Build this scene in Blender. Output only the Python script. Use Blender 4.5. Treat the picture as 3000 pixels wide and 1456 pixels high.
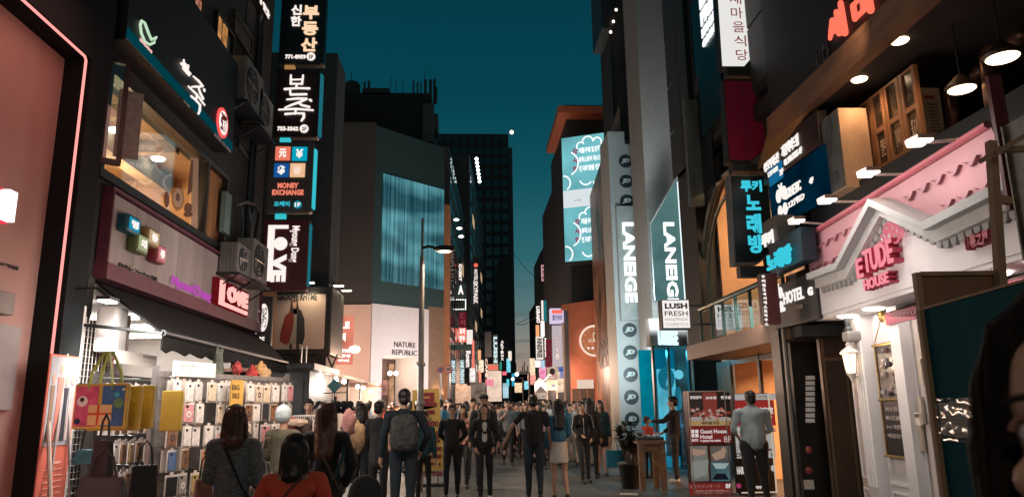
import bpy, bmesh, math, random
from mathutils import Vector, Matrix, noise
R_ = math.radians
rnd = random.Random(11)
S = bpy.context.scene
C = S.collection
for o in list(bpy.data.objects): bpy.data.objects.remove(o)
CAMZ = 1.55
FOC = 2143.0
ROT = Matrix.Rotation(-R_(3.3157), 3, 'Z') @ Matrix.Rotation(math.pi/2 + R_(12.1949), 3, 'X') @ Matrix.Rotation(R_(-0.8667), 3, 'Z')
cd = bpy.data.cameras.new('camera'); cam = bpy.data.objects.new('camera', cd); C.objects.link(cam)
cam.location = (0, 0, CAMZ); cam.rotation_euler = ROT.to_euler()
cd.sensor_width = 36; cd.lens = 36*FOC/3000; cd.clip_start = 0.05; cd.clip_end = 2000
cd.dof.use_dof = True; cd.dof.focus_distance = 12.0; cd.dof.aperture_fstop = 8.0
S.camera = cam
W = bpy.data.worlds.new('World'); S.world = W; W.use_nodes = True
wn = W.node_tree; wn.nodes.clear()
def nn(t, k, **kw):
    n = t.nodes.new(k)
    for a, b in kw.items(): setattr(n, a, b)
    return n
wo = nn(wn, 'ShaderNodeOutputWorld'); wb = nn(wn, 'ShaderNodeBackground'); wb.inputs['Strength'].default_value = 1.0
tc = nn(wn, 'ShaderNodeTexCoord'); sx = nn(wn, 'ShaderNodeSeparateXYZ'); wn.links.new(tc.outputs['Generated'], sx.inputs[0])
rp = nn(wn, 'ShaderNodeValToRGB'); wn.links.new(sx.outputs['Z'], rp.inputs[0])
cr = rp.color_ramp
cr.elements[0].position = 0.0; cr.elements[0].color = (.30, .215, .165, 1)
cr.elements[1].position = 1.0; cr.elements[1].color = (.001, .018, .030, 1)
for p, c in ((.04, (.37, .27, .20)), (.09, (.24, .235, .21)), (.13, (.10, .18, .185)), (.20, (.026, .130, .152)), (.30, (.006, .082, .108)), (.40, (.002, .053, .077)), (.55, (.0015, .040, .060))):
    e = cr.elements.new(p); e.color = (*c, 1)
mp = nn(wn, 'ShaderNodeMapping'); mp.inputs['Scale'].default_value = (1.6, 1.6, 26); wn.links.new(tc.outputs['Generated'], mp.inputs[0])
nz = nn(wn, 'ShaderNodeTexNoise'); nz.inputs['Scale'].default_value = 2.6; nz.inputs['Detail'].default_value = 5; wn.links.new(mp.outputs[0], nz.inputs[0])
r2 = nn(wn, 'ShaderNodeValToRGB'); r2.color_ramp.elements[0].position = .50; r2.color_ramp.elements[1].position = .64; wn.links.new(nz.outputs[0], r2.inputs[0])
r3 = nn(wn, 'ShaderNodeValToRGB'); wn.links.new(sx.outputs['Z'], r3.inputs[0])
r3.color_ramp.elements[0].position = .03; r3.color_ramp.elements[0].color = (1, 1, 1, 1)
r3.color_ramp.elements[1].position = .22; r3.color_ramp.elements[1].color = (0, 0, 0, 1)
mu = nn(wn, 'ShaderNodeMath', operation='MULTIPLY'); wn.links.new(r2.outputs[0], mu.inputs[0]); wn.links.new(r3.outputs[0], mu.inputs[1])
mx = nn(wn, 'ShaderNodeMix', data_type='RGBA'); wn.links.new(mu.outputs[0], mx.inputs[0]); wn.links.new(rp.outputs[0], mx.inputs[6]); mx.inputs[7].default_value = (.05, .085, .095, 1)
wn.links.new(mx.outputs[2], wb.inputs[0]); wn.links.new(wb.outputs[0], wo.inputs[0])
S.view_settings.view_transform = 'Standard'; S.view_settings.look = 'None'; S.view_settings.exposure = 0.0; S.view_settings.gamma = 1.0
S.cycles.max_bounces = 5; S.cycles.diffuse_bounces = 3; S.cycles.glossy_bounces = 3; S.cycles.transmission_bounces = 4; S.cycles.transparent_max_bounces = 8
S.cycles.sample_clamp_indirect = 4.0; S.cycles.caustics_reflective = False; S.cycles.caustics_refractive = False
S.cycles.use_denoising = True; S.cycles.use_light_tree = True
MAT = {}
def mat(name, col, rough=.6, metal=0.0, var=.18, scale=5.0, bump=0.0, streak=1.0, spec=.5, alpha=None, coat=0.0, sub=0.0):
    if name in MAT: return MAT[name]
    m = bpy.data.materials.new(name); m.use_nodes = True; t = m.node_tree
    b = t.nodes['Principled BSDF']
    tcn = nn(t, 'ShaderNodeTexCoord'); mpn = nn(t, 'ShaderNodeMapping'); mpn.inputs['Scale'].default_value = (1, 1, 1/streak)
    t.links.new(tcn.outputs['Object'], mpn.inputs[0])
    n1 = nn(t, 'ShaderNodeTexNoise'); n1.inputs['Scale'].default_value = scale; n1.inputs['Detail'].default_value = 6; n1.inputs['Roughness'].default_value = .62
    t.links.new(mpn.outputs[0], n1.inputs[0])
    rmp = nn(t, 'ShaderNodeMapRange'); rmp.inputs[1].default_value = .3; rmp.inputs[2].default_value = .7; rmp.inputs[3].default_value = 1-var; rmp.inputs[4].default_value = 1+var*.6
    t.links.new(n1.outputs[0], rmp.inputs[0])
    mxn = nn(t, 'ShaderNodeVectorMath', operation='SCALE'); mxn.inputs[0].default_value = col; t.links.new(rmp.outputs[0], mxn.inputs['Scale'])
    t.links.new(mxn.outputs[0], b.inputs['Base Color'])
    rr = nn(t, 'ShaderNodeMapRange'); rr.inputs[3].default_value = max(0.02, rough-.1*min(1, var*3)); rr.inputs[4].default_value = min(1, rough+.1*min(1, var*3)); t.links.new(n1.outputs[0], rr.inputs[0]); t.links.new(rr.outputs[0], b.inputs['Roughness'])
    b.inputs['Metallic'].default_value = metal; b.inputs['Specular IOR Level'].default_value = spec
    if coat: b.inputs['Coat Weight'].default_value = coat; b.inputs['Coat Roughness'].default_value = .15
    if sub: b.inputs['Subsurface Weight'].default_value = sub; b.inputs['Subsurface Radius'].default_value = (.012, .004, .002)
    if alpha is not None: b.inputs['Alpha'].default_value = alpha
    if bump:
        bn = nn(t, 'ShaderNodeBump'); bn.inputs['Strength'].default_value = bump; bn.inputs['Distance'].default_value = .02
        n2 = nn(t, 'ShaderNodeTexNoise'); n2.inputs['Scale'].default_value = scale*6; n2.inputs['Detail'].default_value = 4; t.links.new(mpn.outputs[0], n2.inputs[0])
        t.links.new(n2.outputs[0], bn.inputs['Height']); t.links.new(bn.outputs[0], b.inputs['Normal'])
    MAT[name] = m; return m
def emi(name, col, k=1.0, var=0.0, scale=3.0):
    if name in MAT: return MAT[name]
    m = bpy.data.materials.new(name); m.use_nodes = True; t = m.node_tree; t.nodes.clear()
    o = nn(t, 'ShaderNodeOutputMaterial'); e = nn(t, 'ShaderNodeEmission'); e.inputs[0].default_value = (*col, 1); e.inputs[1].default_value = k
    if var:
        tcn = nn(t, 'ShaderNodeTexCoord'); n1 = nn(t, 'ShaderNodeTexNoise'); n1.inputs['Scale'].default_value = scale; n1.inputs['Detail'].default_value = 3; t.links.new(tcn.outputs['Object'], n1.inputs[0])
        r = nn(t, 'ShaderNodeMapRange'); r.inputs[1].default_value = .3; r.inputs[2].default_value = .7; r.inputs[3].default_value = k*(1-var); r.inputs[4].default_value = k*(1+var)
        t.links.new(n1.outputs[0], r.inputs[0]); t.links.new(r.outputs[0], e.inputs[1])
    t.links.new(e.outputs[0], o.inputs[0]); MAT[name] = m; return m
def glassmat(name, tint=(.8, .9, .9), refl=.12, rough=.02):
    if name in MAT: return MAT[name]
    m = bpy.data.materials.new(name); m.use_nodes = True; t = m.node_tree; t.nodes.clear()
    o = nn(t, 'ShaderNodeOutputMaterial'); mxs = nn(t, 'ShaderNodeMixShader'); tr = nn(t, 'ShaderNodeBsdfTransparent'); gl = nn(t, 'ShaderNodeBsdfGlossy')
    tr.inputs[0].default_value = (*tint, 1); gl.inputs['Roughness'].default_value = rough
    fr = nn(t, 'ShaderNodeLayerWeight'); pw = nn(t, 'ShaderNodeMath', operation='POWER'); pw.inputs[1].default_value = 4; t.links.new(fr.outputs['Facing'], pw.inputs[0])
    ad = nn(t, 'ShaderNodeMath', operation='MULTIPLY_ADD'); ad.inputs[1].default_value = .7; ad.inputs[2].default_value = refl*.5; t.links.new(pw.outputs[0], ad.inputs[0])
    t.links.new(ad.outputs[0], mxs.inputs[0]); t.links.new(tr.outputs[0], mxs.inputs[1]); t.links.new(gl.outputs[0], mxs.inputs[2]); t.links.new(mxs.outputs[0], o.inputs[0])
    MAT[name] = m; return m
def ray(px, py): return ROT @ Vector(((px-1500)/FOC, (728-py)/FOC, -1))
class Fr:
    """a vertical plane: origin, horizontal heading; s runs along it, n out of it towards the street, z up"""
    def __init__(f, x, y, head):
        a = R_(head); f.o = Vector((x, y, 0)); f.d = Vector((math.sin(a), math.cos(a), 0)); n = Vector((f.d.y, -f.d.x, 0))
        if n.dot(f.o) > 0: n = -n
        f.n = n; f.u = Vector((0, 0, 1)).cross(n); f.flip = f.u.dot(f.d) < 0     # u = reading direction
    def w(f, s, n, z): return f.o + f.d*s + f.n*n + Vector((0, 0, z))
    def p(f, px, py, n=0.0):
        r = ray(px, py); q = f.o + f.n*n; t = q.dot(f.n)/r.dot(f.n)
        v = r*t; return (v - q).dot(f.d), v.z + CAMZ
    def r(f, x0, y0, x1, y1, n=0.0):
        a = f.p(x0, y0, n); b = f.p(x1, y1, n)
        return min(a[0], b[0]), max(a[0], b[0]), min(a[1], b[1]), max(a[1], b[1])
LF = Fr(-4.2, 0, 0)
RF = Fr(4.6, 0, 0)
EF = Fr(4.6, 9.4, 4.65)
def FY(y): return Fr(0, y, 90)
class MB:
    def __init__(s): s.v = []; s.f = []; s.m = []; s.cm = 0
    def add(s, vs, fs):
        k = len(s.v); s.v += [tuple(v) for v in vs]; s.f += [tuple(i+k for i in f) for f in fs]; s.m += [s.cm]*len(fs); return s
    def box8(s, c): return s.add(c, [(0, 3, 2, 1), (4, 5, 6, 7), (0, 1, 5, 4), (1, 2, 6, 5), (2, 3, 7, 6), (3, 0, 4, 7)])
    def box(s, x0, x1, y0, y1, z0, z1): return s.box8([(x0, y0, z0), (x1, y0, z0), (x1, y1, z0), (x0, y1, z0), (x0, y0, z1), (x1, y0, z1), (x1, y1, z1), (x0, y1, z1)])
    def fb(s, fr, s0, s1, n0, n1, z0, z1):
        return s.box8([fr.w(a, b, c) for c in (z0, z1) for a, b in ((s0, n0), (s1, n0), (s1, n1), (s0, n1))])
    def prism(s, fr, poly, n0, n1):
        k = len(poly); vs = [fr.w(a, n0, b) for a, b in poly] + [fr.w(a, n1, b) for a, b in poly]
        fs = [tuple(range(k)), tuple(range(2*k-1, k-1, -1))] + [(i, i+k, (i+1) % k + k, (i+1) % k) for i in range(k)]
        return s.add(vs, fs)
    def tube(s, pts, r, seg=8, cap=True, flat=1.0):
        pts = [Vector(p) for p in pts]; k = len(pts); rs = r if isinstance(r, (list, tuple)) else [r]*k
        vs = []; ref = None
        for i, p in enumerate(pts):
            t = (pts[min(i+1, k-1)] - pts[max(i-1, 0)]).normalized()
            if ref is None: ref = Vector((0, 0, 1)) if abs(t.z) < .9 else Vector((1, 0, 0))
            a = (ref - t*ref.dot(t)).normalized(); b = t.cross(a); ref = a
            for j in range(seg):
                q = 2*math.pi*j/seg; vs.append(p + (a*math.cos(q)*flat + b*math.sin(q))*rs[i])
        fs = [(i*seg+j, i*seg+(j+1) % seg, (i+1)*seg+(j+1) % seg, (i+1)*seg+j) for i in range(k-1) for j in range(seg)]
        if cap: fs += [tuple(range(seg-1, -1, -1)), tuple(range((k-1)*seg, k*seg))]
        return s.add(vs, fs)
    def ell(s, c, r, u=10, v=7):
        c = Vector(c); r = (r, r, r) if not isinstance(r, (tuple, list)) else r
        vs = [c+Vector((0, 0, r[2]))]
        for i in range(1, v):
            a = math.pi*i/v
            for j in range(u):
                b = 2*math.pi*j/u; vs.append(c + Vector((math.sin(a)*math.cos(b)*r[0], math.sin(a)*math.sin(b)*r[1], math.cos(a)*r[2])))
        vs.append(c-Vector((0, 0, r[2]))); e = len(vs)-1
        fs = [(0, 1+j, 1+(j+1) % u) for j in range(u)]
        fs += [(1+(i-1)*u+j, 1+i*u+j, 1+i*u+(j+1) % u, 1+(i-1)*u+(j+1) % u) for i in range(1, v-1) for j in range(u)]
        fs += [(e, 1+(v-2)*u+(j+1) % u, 1+(v-2)*u+j) for j in range(u)]
        return s.add(vs, fs)
    def lathe(s, c, prof, seg=12):
        c = Vector(c); vs = [c+Vector((math.cos(2*math.pi*j/seg)*r, math.sin(2*math.pi*j/seg)*r, z)) for r, z in prof for j in range(seg)]; k = len(prof)
        fs = [(i*seg+j, i*seg+(j+1) % seg, (i+1)*seg+(j+1) % seg, (i+1)*seg+j) for i in range(k-1) for j in range(seg)]
        fs += [tuple(range(seg-1, -1, -1)), tuple(range((k-1)*seg, k*seg))]
        return s.add(vs, fs)
    def disc(s, fr, cs, cz, r, n0, n1, seg=20, rz=None):
        return s.prism(fr, [(cs+math.cos(2*math.pi*i/seg)*r, cz+math.sin(2*math.pi*i/seg)*(rz or r)) for i in range(seg)], n0, n1)
    def text(s, fr, txt, s0, s1, z0, z1, n, th=.01, rot=0, bold=.03, sp=1.0, mirror=False, shear=0):
        """lettering filling the rectangle s0..s1, z0..z1 of the plane; rot 90 = reads downwards"""
        vs, fs = glyphs(txt, bold, sp)
        out = []; 
        for x, y, z in vs:
            if shear: x = (x + shear*(y-.5))
            if mirror: x = 1-x
            if rot == 90: a, b = y, 1-x
            elif rot == -90: a, b = 1-y, x
            else: a, b = x, y
            q = (s1-a*(s1-s0)) if fr.flip else (s0+a*(s1-s0))
            out.append(fr.w(q, n+z*th, z0+b*(z1-z0)))
        return s.add(out, fs)
GC = {}
def glyphs(txt, bold, sp=1.0):
    k = (txt, bold, sp)
    if k in GC: return GC[k]
    c = bpy.data.curves.new('t', 'FONT'); c.body = txt; c.resolution_u = 2; c.extrude = .5; c.offset = bold; c.space_character = sp
    c.space_line = .85; c.align_x = 'CENTER' if '\n' in txt else 'LEFT'
    o = bpy.data.objects.new('t', c); me = bpy.data.meshes.new_from_object(o)
    co = [v.co.copy() for v in me.vertices]; x0 = min(v.x for v in co); x1 = max(v.x for v in co); y0 = min(v.y for v in co); y1 = max(v.y for v in co)
    vs = [((v.x-x0)/(x1-x0), (v.y-y0)/(y1-y0), v.z+.5) for v in co]; fs = [tuple(p.vertices) for p in me.polygons]
    bpy.data.objects.remove(o); bpy.data.curves.remove(c); bpy.data.meshes.remove(me)
    GC[k] = (vs, fs); return GC[k]
def root_of(o):
    while o.parent: o = o.parent
    return o
def mesh(name, mb, m, off=None, smooth=False, bevel=0):
    me = bpy.data.meshes.new(name); off = off or Vector()
    me.from_pydata([Vector(v)-off for v in mb.v], [], mb.f)
    ms = m if isinstance(m, (list, tuple)) else [m]
    for x in ms: me.materials.append(x)
    if len(ms) > 1: me.polygons.foreach_set('material_index', mb.m)
    me.validate()
    bm = bmesh.new(); bm.from_mesh(me)
    bmesh.ops.recalc_face_normals(bm, faces=bm.faces)
    if bevel: bmesh.ops.bevel(bm, geom=bm.edges[:], offset=bevel, segments=2, profile=.6, affect='EDGES')
    bm.to_mesh(me); bm.free()
    if smooth: me.polygons.foreach_set('use_smooth', [True]*len(me.polygons))
    me.update(); return me
def link(name, me, parent=None, loc=(0, 0, 0)):
    o = bpy.data.objects.new(name, me); C.objects.link(o); o.location = loc
    if parent: o.parent = parent
    return o
def thing(name, label, cat, loc, group=None, rz=0):
    o = link(name, None, None, loc); o.empty_display_size = .2; o.rotation_euler.z = rz
    o['label'] = label; o['category'] = cat
    if group: o['group'] = group
    return o
def part(parent, name, mb, m, label=None, kind=None, **kw):
    """mesh given in world coordinates, child of an unrotated thing"""
    o = link(name, mesh(name, mb, m, root_of(parent).location.copy(), **kw), parent)
    if label: o['label'] = label
    if kind: o['kind'] = kind
    return o
def lpart(parent, name, mb, m, **kw): return link(name, mesh(name, mb, m, **kw), parent)    # local coordinates
def single(name, mb, m, label, cat, group=None, **kw):
    xs = [v[0] for v in mb.v]; ys = [v[1] for v in mb.v]; zs = [v[2] for v in mb.v]
    c = Vector(((min(xs)+max(xs))/2, (min(ys)+max(ys))/2, min(zs)))
    o = link(name, mesh(name, mb, m, c, **kw), None, c); o['label'] = label; o['category'] = cat
    if group: o['group'] = group
    return o
def struct(name, mb, m, parent=None, **kw):
    o = link(name, mesh(name, mb, m, **kw), parent)
    if not parent: o['kind'] = 'structure'
    return o
def stuff(name, mb, m, label, cat=None, parent=None, **kw):
    o = link(name, mesh(name, mb, m, root_of(parent).location.copy() if parent else None, **kw), parent); o['kind'] = 'stuff'
    if not parent: o['label'] = label; o['category'] = cat or name
    return o
def clone(o, parent=None):
    c = o.copy(); C.objects.link(c); c.parent = parent
    for ch in o.children: clone(ch, c)
    return c
def lamp(kind, loc, power, col=(1, .8, .6), size=.3, aim=None, angle=100, blend=.6):
    l = bpy.data.lights.new('lamp', kind); l.energy = power; l.color = col
    if kind == 'AREA': l.size = size
    else: l.shadow_soft_size = size
    if kind == 'SPOT': l.spot_size = R_(angle); l.spot_blend = blend
    o = bpy.data.objects.new('lamp_light', l); C.objects.link(o); o.location = loc
    if aim is not None:
        o.rotation_euler = (Vector(aim)-Vector(loc)).to_track_quat('-Z', 'Y').to_euler()
    return o
def mid(fr, s0, s1, z, n=0): return fr.w((s0+s1)/2, n, z)
BLACK = mat('black_paint', (.018, .021, .022), .5, var=.3)
DARK = mat('dark_plaster', (.040, .042, .042), .85, var=.35, scale=3, bump=.3)
CHAR = mat('charcoal_metal', (.035, .038, .04), .4, .6)
STEEL = mat('grey_steel', (.30, .31, .31), .4, .8)
WHITE = mat('white_paint', (.78, .75, .73), .5, var=.06)
CREAM = mat('cream_plaster', (.62, .52, .44), .7, var=.1)
GREY = mat('grey_concrete', (.25, .25, .24), .85, var=.15, scale=2.5, bump=.3)
WOOD = mat('brown_wood', (.16, .075, .035), .5, var=.4, scale=4, streak=6, bump=.2)
TIM = mat('raw_timber', (.30, .19, .11), .7, var=.3, scale=5, streak=8, bump=.2)
RED = mat('red_print', (.40, .03, .025), .5)
GLASS = glassmat('window_glass')
DGLASS = mat('dark_glass', (.008, .012, .014), .08, 0, var=.1, spec=.8)
LW = emi('lit_white', (1, .88, .82), 1.05)
LWC = emi('lit_cool_white', (.75, .95, .97), .95)
LWARM = emi('lit_warm', (1, .62, .36), 1.0)
LCY = emi('lit_cyan', (.05, .62, .78), .95)
LHOT = emi('lamp_white', (1, .9, .8), 14)
LHOTW = emi('lamp_warm', (1, .68, .42), 9)
LRED = emi('neon_red', (1, .10, .09), 1.5)
LPINK = emi('neon_pink', (1, .30, .27), 1.5)
PBLK = mat('print_black', (.012, .012, .014), .6)
PWHT = mat('print_white', (.75, .72, .68), .6, var=.05)
g = MB(); 
g.add([(-300, -20, -.03), (300, -20, -.03), (300, 600, -.03), (-300, 600, -.03)], [(0, 1, 2, 3)])
struct('ground', g, mat('far_ground', (.03, .032, .033), .9))
def paving():
    m = bpy.data.materials.new('street_paving'); m.use_nodes = True; t = m.node_tree; b = t.nodes['Principled BSDF']
    tcn = nn(t, 'ShaderNodeTexCoord'); br = nn(t, 'ShaderNodeTexBrick'); br.inputs['Scale'].default_value = 1.0
    br.inputs['Color1'].default_value = (.055, .062, .063, 1); br.inputs['Color2'].default_value = (.09, .095, .093, 1); br.inputs['Mortar'].default_value = (.02, .02, .02, 1)
    br.inputs['Mortar Size'].default_value = .012; br.inputs['Brick Width'].default_value = .6; br.inputs['Row Height'].default_value = .3
    t.links.new(tcn.outputs['Object'], br.inputs['Vector'])
    n1 = nn(t, 'ShaderNodeTexNoise'); n1.inputs['Scale'].default_value = 1.3; n1.inputs['Detail'].default_value = 7; t.links.new(tcn.outputs['Object'], n1.inputs[0])
    mr = nn(t, 'ShaderNodeMapRange'); mr.inputs[3].default_value = .45; mr.inputs[4].default_value = 1.5; t.links.new(n1.outputs[0], mr.inputs[0])
    sc = nn(t, 'ShaderNodeVectorMath', operation='SCALE'); t.links.new(br.outputs[0], sc.inputs[0]); t.links.new(mr.outputs[0], sc.inputs['Scale']); t.links.new(sc.outputs[0], b.inputs['Base Color'])
    rg = nn(t, 'ShaderNodeMapRange'); rg.inputs[3].default_value = .35; rg.inputs[4].default_value = .7; t.links.new(n1.outputs[0], rg.inputs[0]); t.links.new(rg.outputs[0], b.inputs['Roughness'])
    bp = nn(t, 'ShaderNodeBump'); bp.inputs['Strength'].default_value = .5; bp.inputs['Distance'].default_value = .01; t.links.new(br.outputs['Fac'], bp.inputs['Height']); bp.invert = True; t.links.new(bp.outputs[0], b.inputs['Normal'])
    return m
g = MB(); g.add([(-14, -8, 0), (16, -8, 0), (30, 260, 0), (-10, 260, 0)], [(0, 1, 2, 3)])
st = struct('street', g, paving())
slabm = [mat('slab_%s' % c, v, .55, var=.3, scale=3, bump=.15) for c, v in (('a', (.075, .085, .088)), ('b', (.10, .11, .11)), ('c', (.055, .062, .066)), ('d', (.12, .115, .105)))]
sm = []
for k in range(4):
    b = MB(); b.box(-.295, .295, -.295, .295, 0, .010); sm.append(mesh('paving_slab', b, slabm[k], bevel=.004))
cnt = 0
for j in range(40):
    for i in range(-6, 9):
        y = 12.6 + j*.6; x = i*.6 + .3 + (j % 2)*.0
        if cnt >= 295 or x > 4.4 or x < -3.4 or (y > 17.5 and abs(x-.8) > 2.4): continue
        o = link('paving_slab', sm[rnd.choice((0, 0, 1, 2, 2, 3))], st, (x, y, .002)); cnt += 1
s_p = LF.p(190, 175)[0]; z_p = LF.p(190, 175)[1]
s_n, z_n = LF.p(250, 170, .3)
s_e = LF.p(282, 560)[0]; s_fr = LF.p(285, 560, .28)[0]
t0 = thing('pink_shopfront', 'pink lit shop front framed in black with red neon edge, at the far left', 'building', LF.w(4, -.2, 0))
b = MB(); b.fb(LF, 1, s_p+.02, -.4, 0, 0, z_p+.02)
part(t0, 'wall_panel', b, mat('salmon_panel', (.42, .25, .22), .8, var=.08, scale=1.5, bump=.4))
b = MB(); b.fb(LF, s_p, s_fr, -.4, .28, 0, 9); b.fb(LF, s_fr, s_e, -.4, .0, 0, 9); b.fb(LF, 1, s_p, -.4, .28, z_p, 9)
part(t0, 'black_frame', b, mat('black_cladding', (.008, .010, .011), .85, var=.2, spec=.2))
b = MB(); b.tube([LF.w(s_n, .31, .05), LF.w(s_n, .31, z_n-.03), LF.w(s_n-.03, .31, z_n), LF.w(1, .31, z_n)], .013, 8)
part(t0, 'neon_tube', b, LPINK)
b = MB(); a = LF.r(-60, 512, 42, 652, .15); b.text(LF, 'M', a[0], a[1], a[2], a[3], .09, .06, bold=.05)
h = part(t0, 'lit_letter', b, emi('letter_face', (1, .92, .9), 1.6))
b = MB(); b.text(LF, 'M', a[0]-.01, a[1]+.012, a[2]-.012, a[3]+.012, .02, .06, bold=.05); part(h, 'letter_halo', b, emi('halo_red', (1, .06, .10), .9))
b = MB(); a = LF.r(-30, 758, 46, 792); b.text(LF, '로2가점', *a, .012, .012, bold=.02); part(t0, 'branch_lettering', b, PBLK)
b = MB(); a = LF.r(-50, 836, 40, 925, .12); b.fb(LF, a[0], a[1], 0, .12, a[2], a[3]); part(t0, 'wall_speaker_box', b, mat('beige_box', (.24, .20, .18), .6), bevel=.012)
b = MB(); a = LF.r(-90, 935, 17, 1200); b.fb(LF, a[0], a[1], 0, .05, a[2], a[3]); part(t0, 'window_panel', b, mat('pale_panel', (.30, .27, .27), .4))
lamp('AREA', LF.w(6.4, 1.3, 5.2), 15, (1, .42, .34), 1.4, LF.w(6.0, 0, 3.0))
lamp('AREA', LF.w(5.2, 1.2, 1.2), 9, (1, .5, .42), .9, LF.w(6.4, 0, 1.2))
BF = Fr(-3.86, 0, 0)
a = BF.p(150, 1035); c = BF.p(233, 1041); s0, s1, zt = a[0], c[0], a[1]
t1 = thing('banner_stand', 'coral and grey roll banner with a fashion photo standing before the black frame', 'banner', BF.w((s0+s1)/2, -.03, 0))
b = MB(); b.fb(BF, s0, s1, -.012, 0, .12, zt); part(t1, 'banner_sheet', b, mat('banner_coral', (.55, .13, .09), .6))
H_ = zt-.12
b = MB(); b.fb(BF, s0+.02, s1-.02, 0, .004, zt-.42*H_, zt-.02); part(t1, 'photo_print', b, mat('banner_photo', (.30, .30, .33), .6, var=.1))
cols = [mat('dress_%d' % i, c_, .7) for i, c_ in enumerate(((.22, .14, .10), (.55, .16, .13), (.02, .02, .03), (.45, .36, .36)))]
sw = s1-s0
for i, (u, hh) in enumerate(((.17, .31), (.42, .36), (.64, .30), (.84, .31))):
    b = MB(); cx = s0+u*sw; zb = zt-.40*H_
    ww = sw*.075 if i in (0, 2) else sw*.11
    b.prism(BF, [(cx-ww, zb), (cx+ww, zb), (cx+ww*.7, zb+hh*.55*H_), (cx+ww*.95, zb+hh*.82*H_), (cx-ww*.95, zb+hh*.82*H_), (cx-ww*.7, zb+hh*.55*H_)], .004, .008)
    part(t1, 'printed_figure', b, cols[i])
    b = MB(); b.disc(BF, cx, zb+hh*.92*H_, sw*.055, .004, .008, 12, sw*.09); part(t1, 'printed_head', b, mat('print_skin', (.45, .27, .2), .7))
for k, (z, kk) in enumerate(((.50, 7), (.72, 6))):
    b = MB(); z_ = zt-z*H_
    for i in range(kk): b.fb(BF, s0+sw*(.2 if i else .28), s1-sw*(.2 if i else .28), 0, .003, z_-i*.027*H_-.010, z_-i*.027*H_-(0.003 if i else -.012))
    part(t1, 'printed_lines', b, mat('pale_coral', (.75, .38, .32), .7))
b = MB(); b.fb(BF, s0, s1, 0, .003, .12, zt-.88*H_); part(t1, 'purple_band', b, mat('purple_print', (.16, .06, .16), .6))
b = MB(); b.tube([BF.w(s0-.1, .15, 0), BF.w(s0+.35, -.04, zt+.02)], .012, 6); b.tube([BF.w(s1+.05, .12, 0), BF.w(s0+.35, -.04, zt)], .010, 6); part(t1, 'support_pole', b, STEEL)
b = MB(); b.tube([LF.w(s_n+.02, .34, 1.48), LF.w(s_n-.35, .75, 0)], .02, 8)
single('leaning_pole', b, mat('bare_pole', (.35, .27, .24), .5, .5), 'thin bare pole leaning on the lower end of the neon frame', 'pole')
SE = LF.p(748, 975)[0]            # far end of the building
wz0 = LF.p(279, 498)[1]; wz1 = LF.p(384, 258)[1]; ws0 = LF.p(281, 500)[0]; ws1 = LF.p(648, 738)[0]
sgz0 = LF.p(266, 809)[1]; sgz1 = LF.p(283, 547)[1]; sgs0 = LF.p(270, 800)[0]; sgs1 = LF.p(741, 975)[0]
t2 = thing('restaurant_building', 'dark three storey building with an amber second floor window above the accessory shop', 'building', LF.w((s_e+SE)/2, -2, 0))
b = MB()
b.fb(LF, s_e, SE, -.3, 0, wz1, 13); b.fb(LF, s_e, ws0, -.3, 0, sgz0, wz1); b.fb(LF, ws1, SE, -.3, 0, sgz0, wz1); b.fb(LF, ws0, ws1, -.3, 0, sgz0, wz0)
b.fb(LF, s_e, s_e+.14, -.3, .02, 0, sgz0); b.fb(LF, SE-.3, SE, -3, 0, 0, sgz0)
b.fb(LF, SE-.02, SE, -6, 0, sgz0, 13); b.fb(LF, s_e, SE, -6, -5.9, 0, 13)
part(t2, 'wall', b, DARK)
rm = mat('warm_room_wall', (.58, .34, .19), .8, var=.12, scale=1.2)
b = MB(); cz = wz1+.12
b.fb(LF, ws0-.6, ws1+.6, -3.6, -3.5, wz0-.4, cz); b.fb(LF, ws0-.7, ws0-.6, -3.6, -.3, wz0-.4, cz); b.fb(LF, ws1+.6, ws1+.7, -3.6, -.3, wz0-.4, cz); b.fb(LF, ws0-.7, ws1+.7, -3.6, -.3, wz0-.5, wz0-.4)
room = part(t2, 'room', b, rm)
b = MB(); b.fb(LF, ws0-.7, ws1+.7, -3.6, -.3, cz, cz+.1); part(room, 'room_ceiling', b, mat('room_ceiling', (.42, .27, .16), .8))
b = MB()
for q in (-1.3, -2.4): b.fb(LF, ws0-.6, ws1+.6, q, q+.22, cz-.3, cz)
for q in (.33, .66): b.fb(LF, ws0+q*(ws1-ws0), ws0+q*(ws1-ws0)+.14, -3.4, -.3, cz-.18, cz)
part(room, 'ceiling_beam', b, mat('beam_paint', (.46, .31, .2), .7))
for (sx_, nx_) in ((.14, -.9), (.33, -.9), (.55, -1.0), (.2, -2.0), (.62, -2.0), (.85, -.9)):
    b = MB(); p_ = LF.w(ws0+sx_*(ws1-ws0), nx_, cz-.03); b.lathe(p_, [(.09, 0), (.11, .03)], 14); part(room, 'downlight', b, LHOT)
lamp('AREA', LF.w((ws0+ws1)/2, -1.8, cz-.35), 60, (1, .62, .34), 1.6, LF.w((ws0+ws1)/2, -2.2, 0))
for q_ in (.25, .75): lamp('POINT', LF.w(ws0+q_*(ws1-ws0), -1.5, wz0+.5), 130, (1, .62, .35), .25)
b = MB(); ft = .07
b.fb(LF, ws0-.02, ws1, -.12, .06, wz0-.06, wz0+.04); b.fb(LF, ws0, ws1, -.12, .05, wz1-.06, wz1)
mull = [ws0, LF.p(590, 640)[0], ws1-.06]
for q in mull: b.fb(LF, q, q+.07, -.12, .055, wz0+.04, wz1-.06)
wf = part(t2, 'window_frame', b, mat('black_window_frame', (.018, .015, .013), .4))
mid_s = mull[1]
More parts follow.
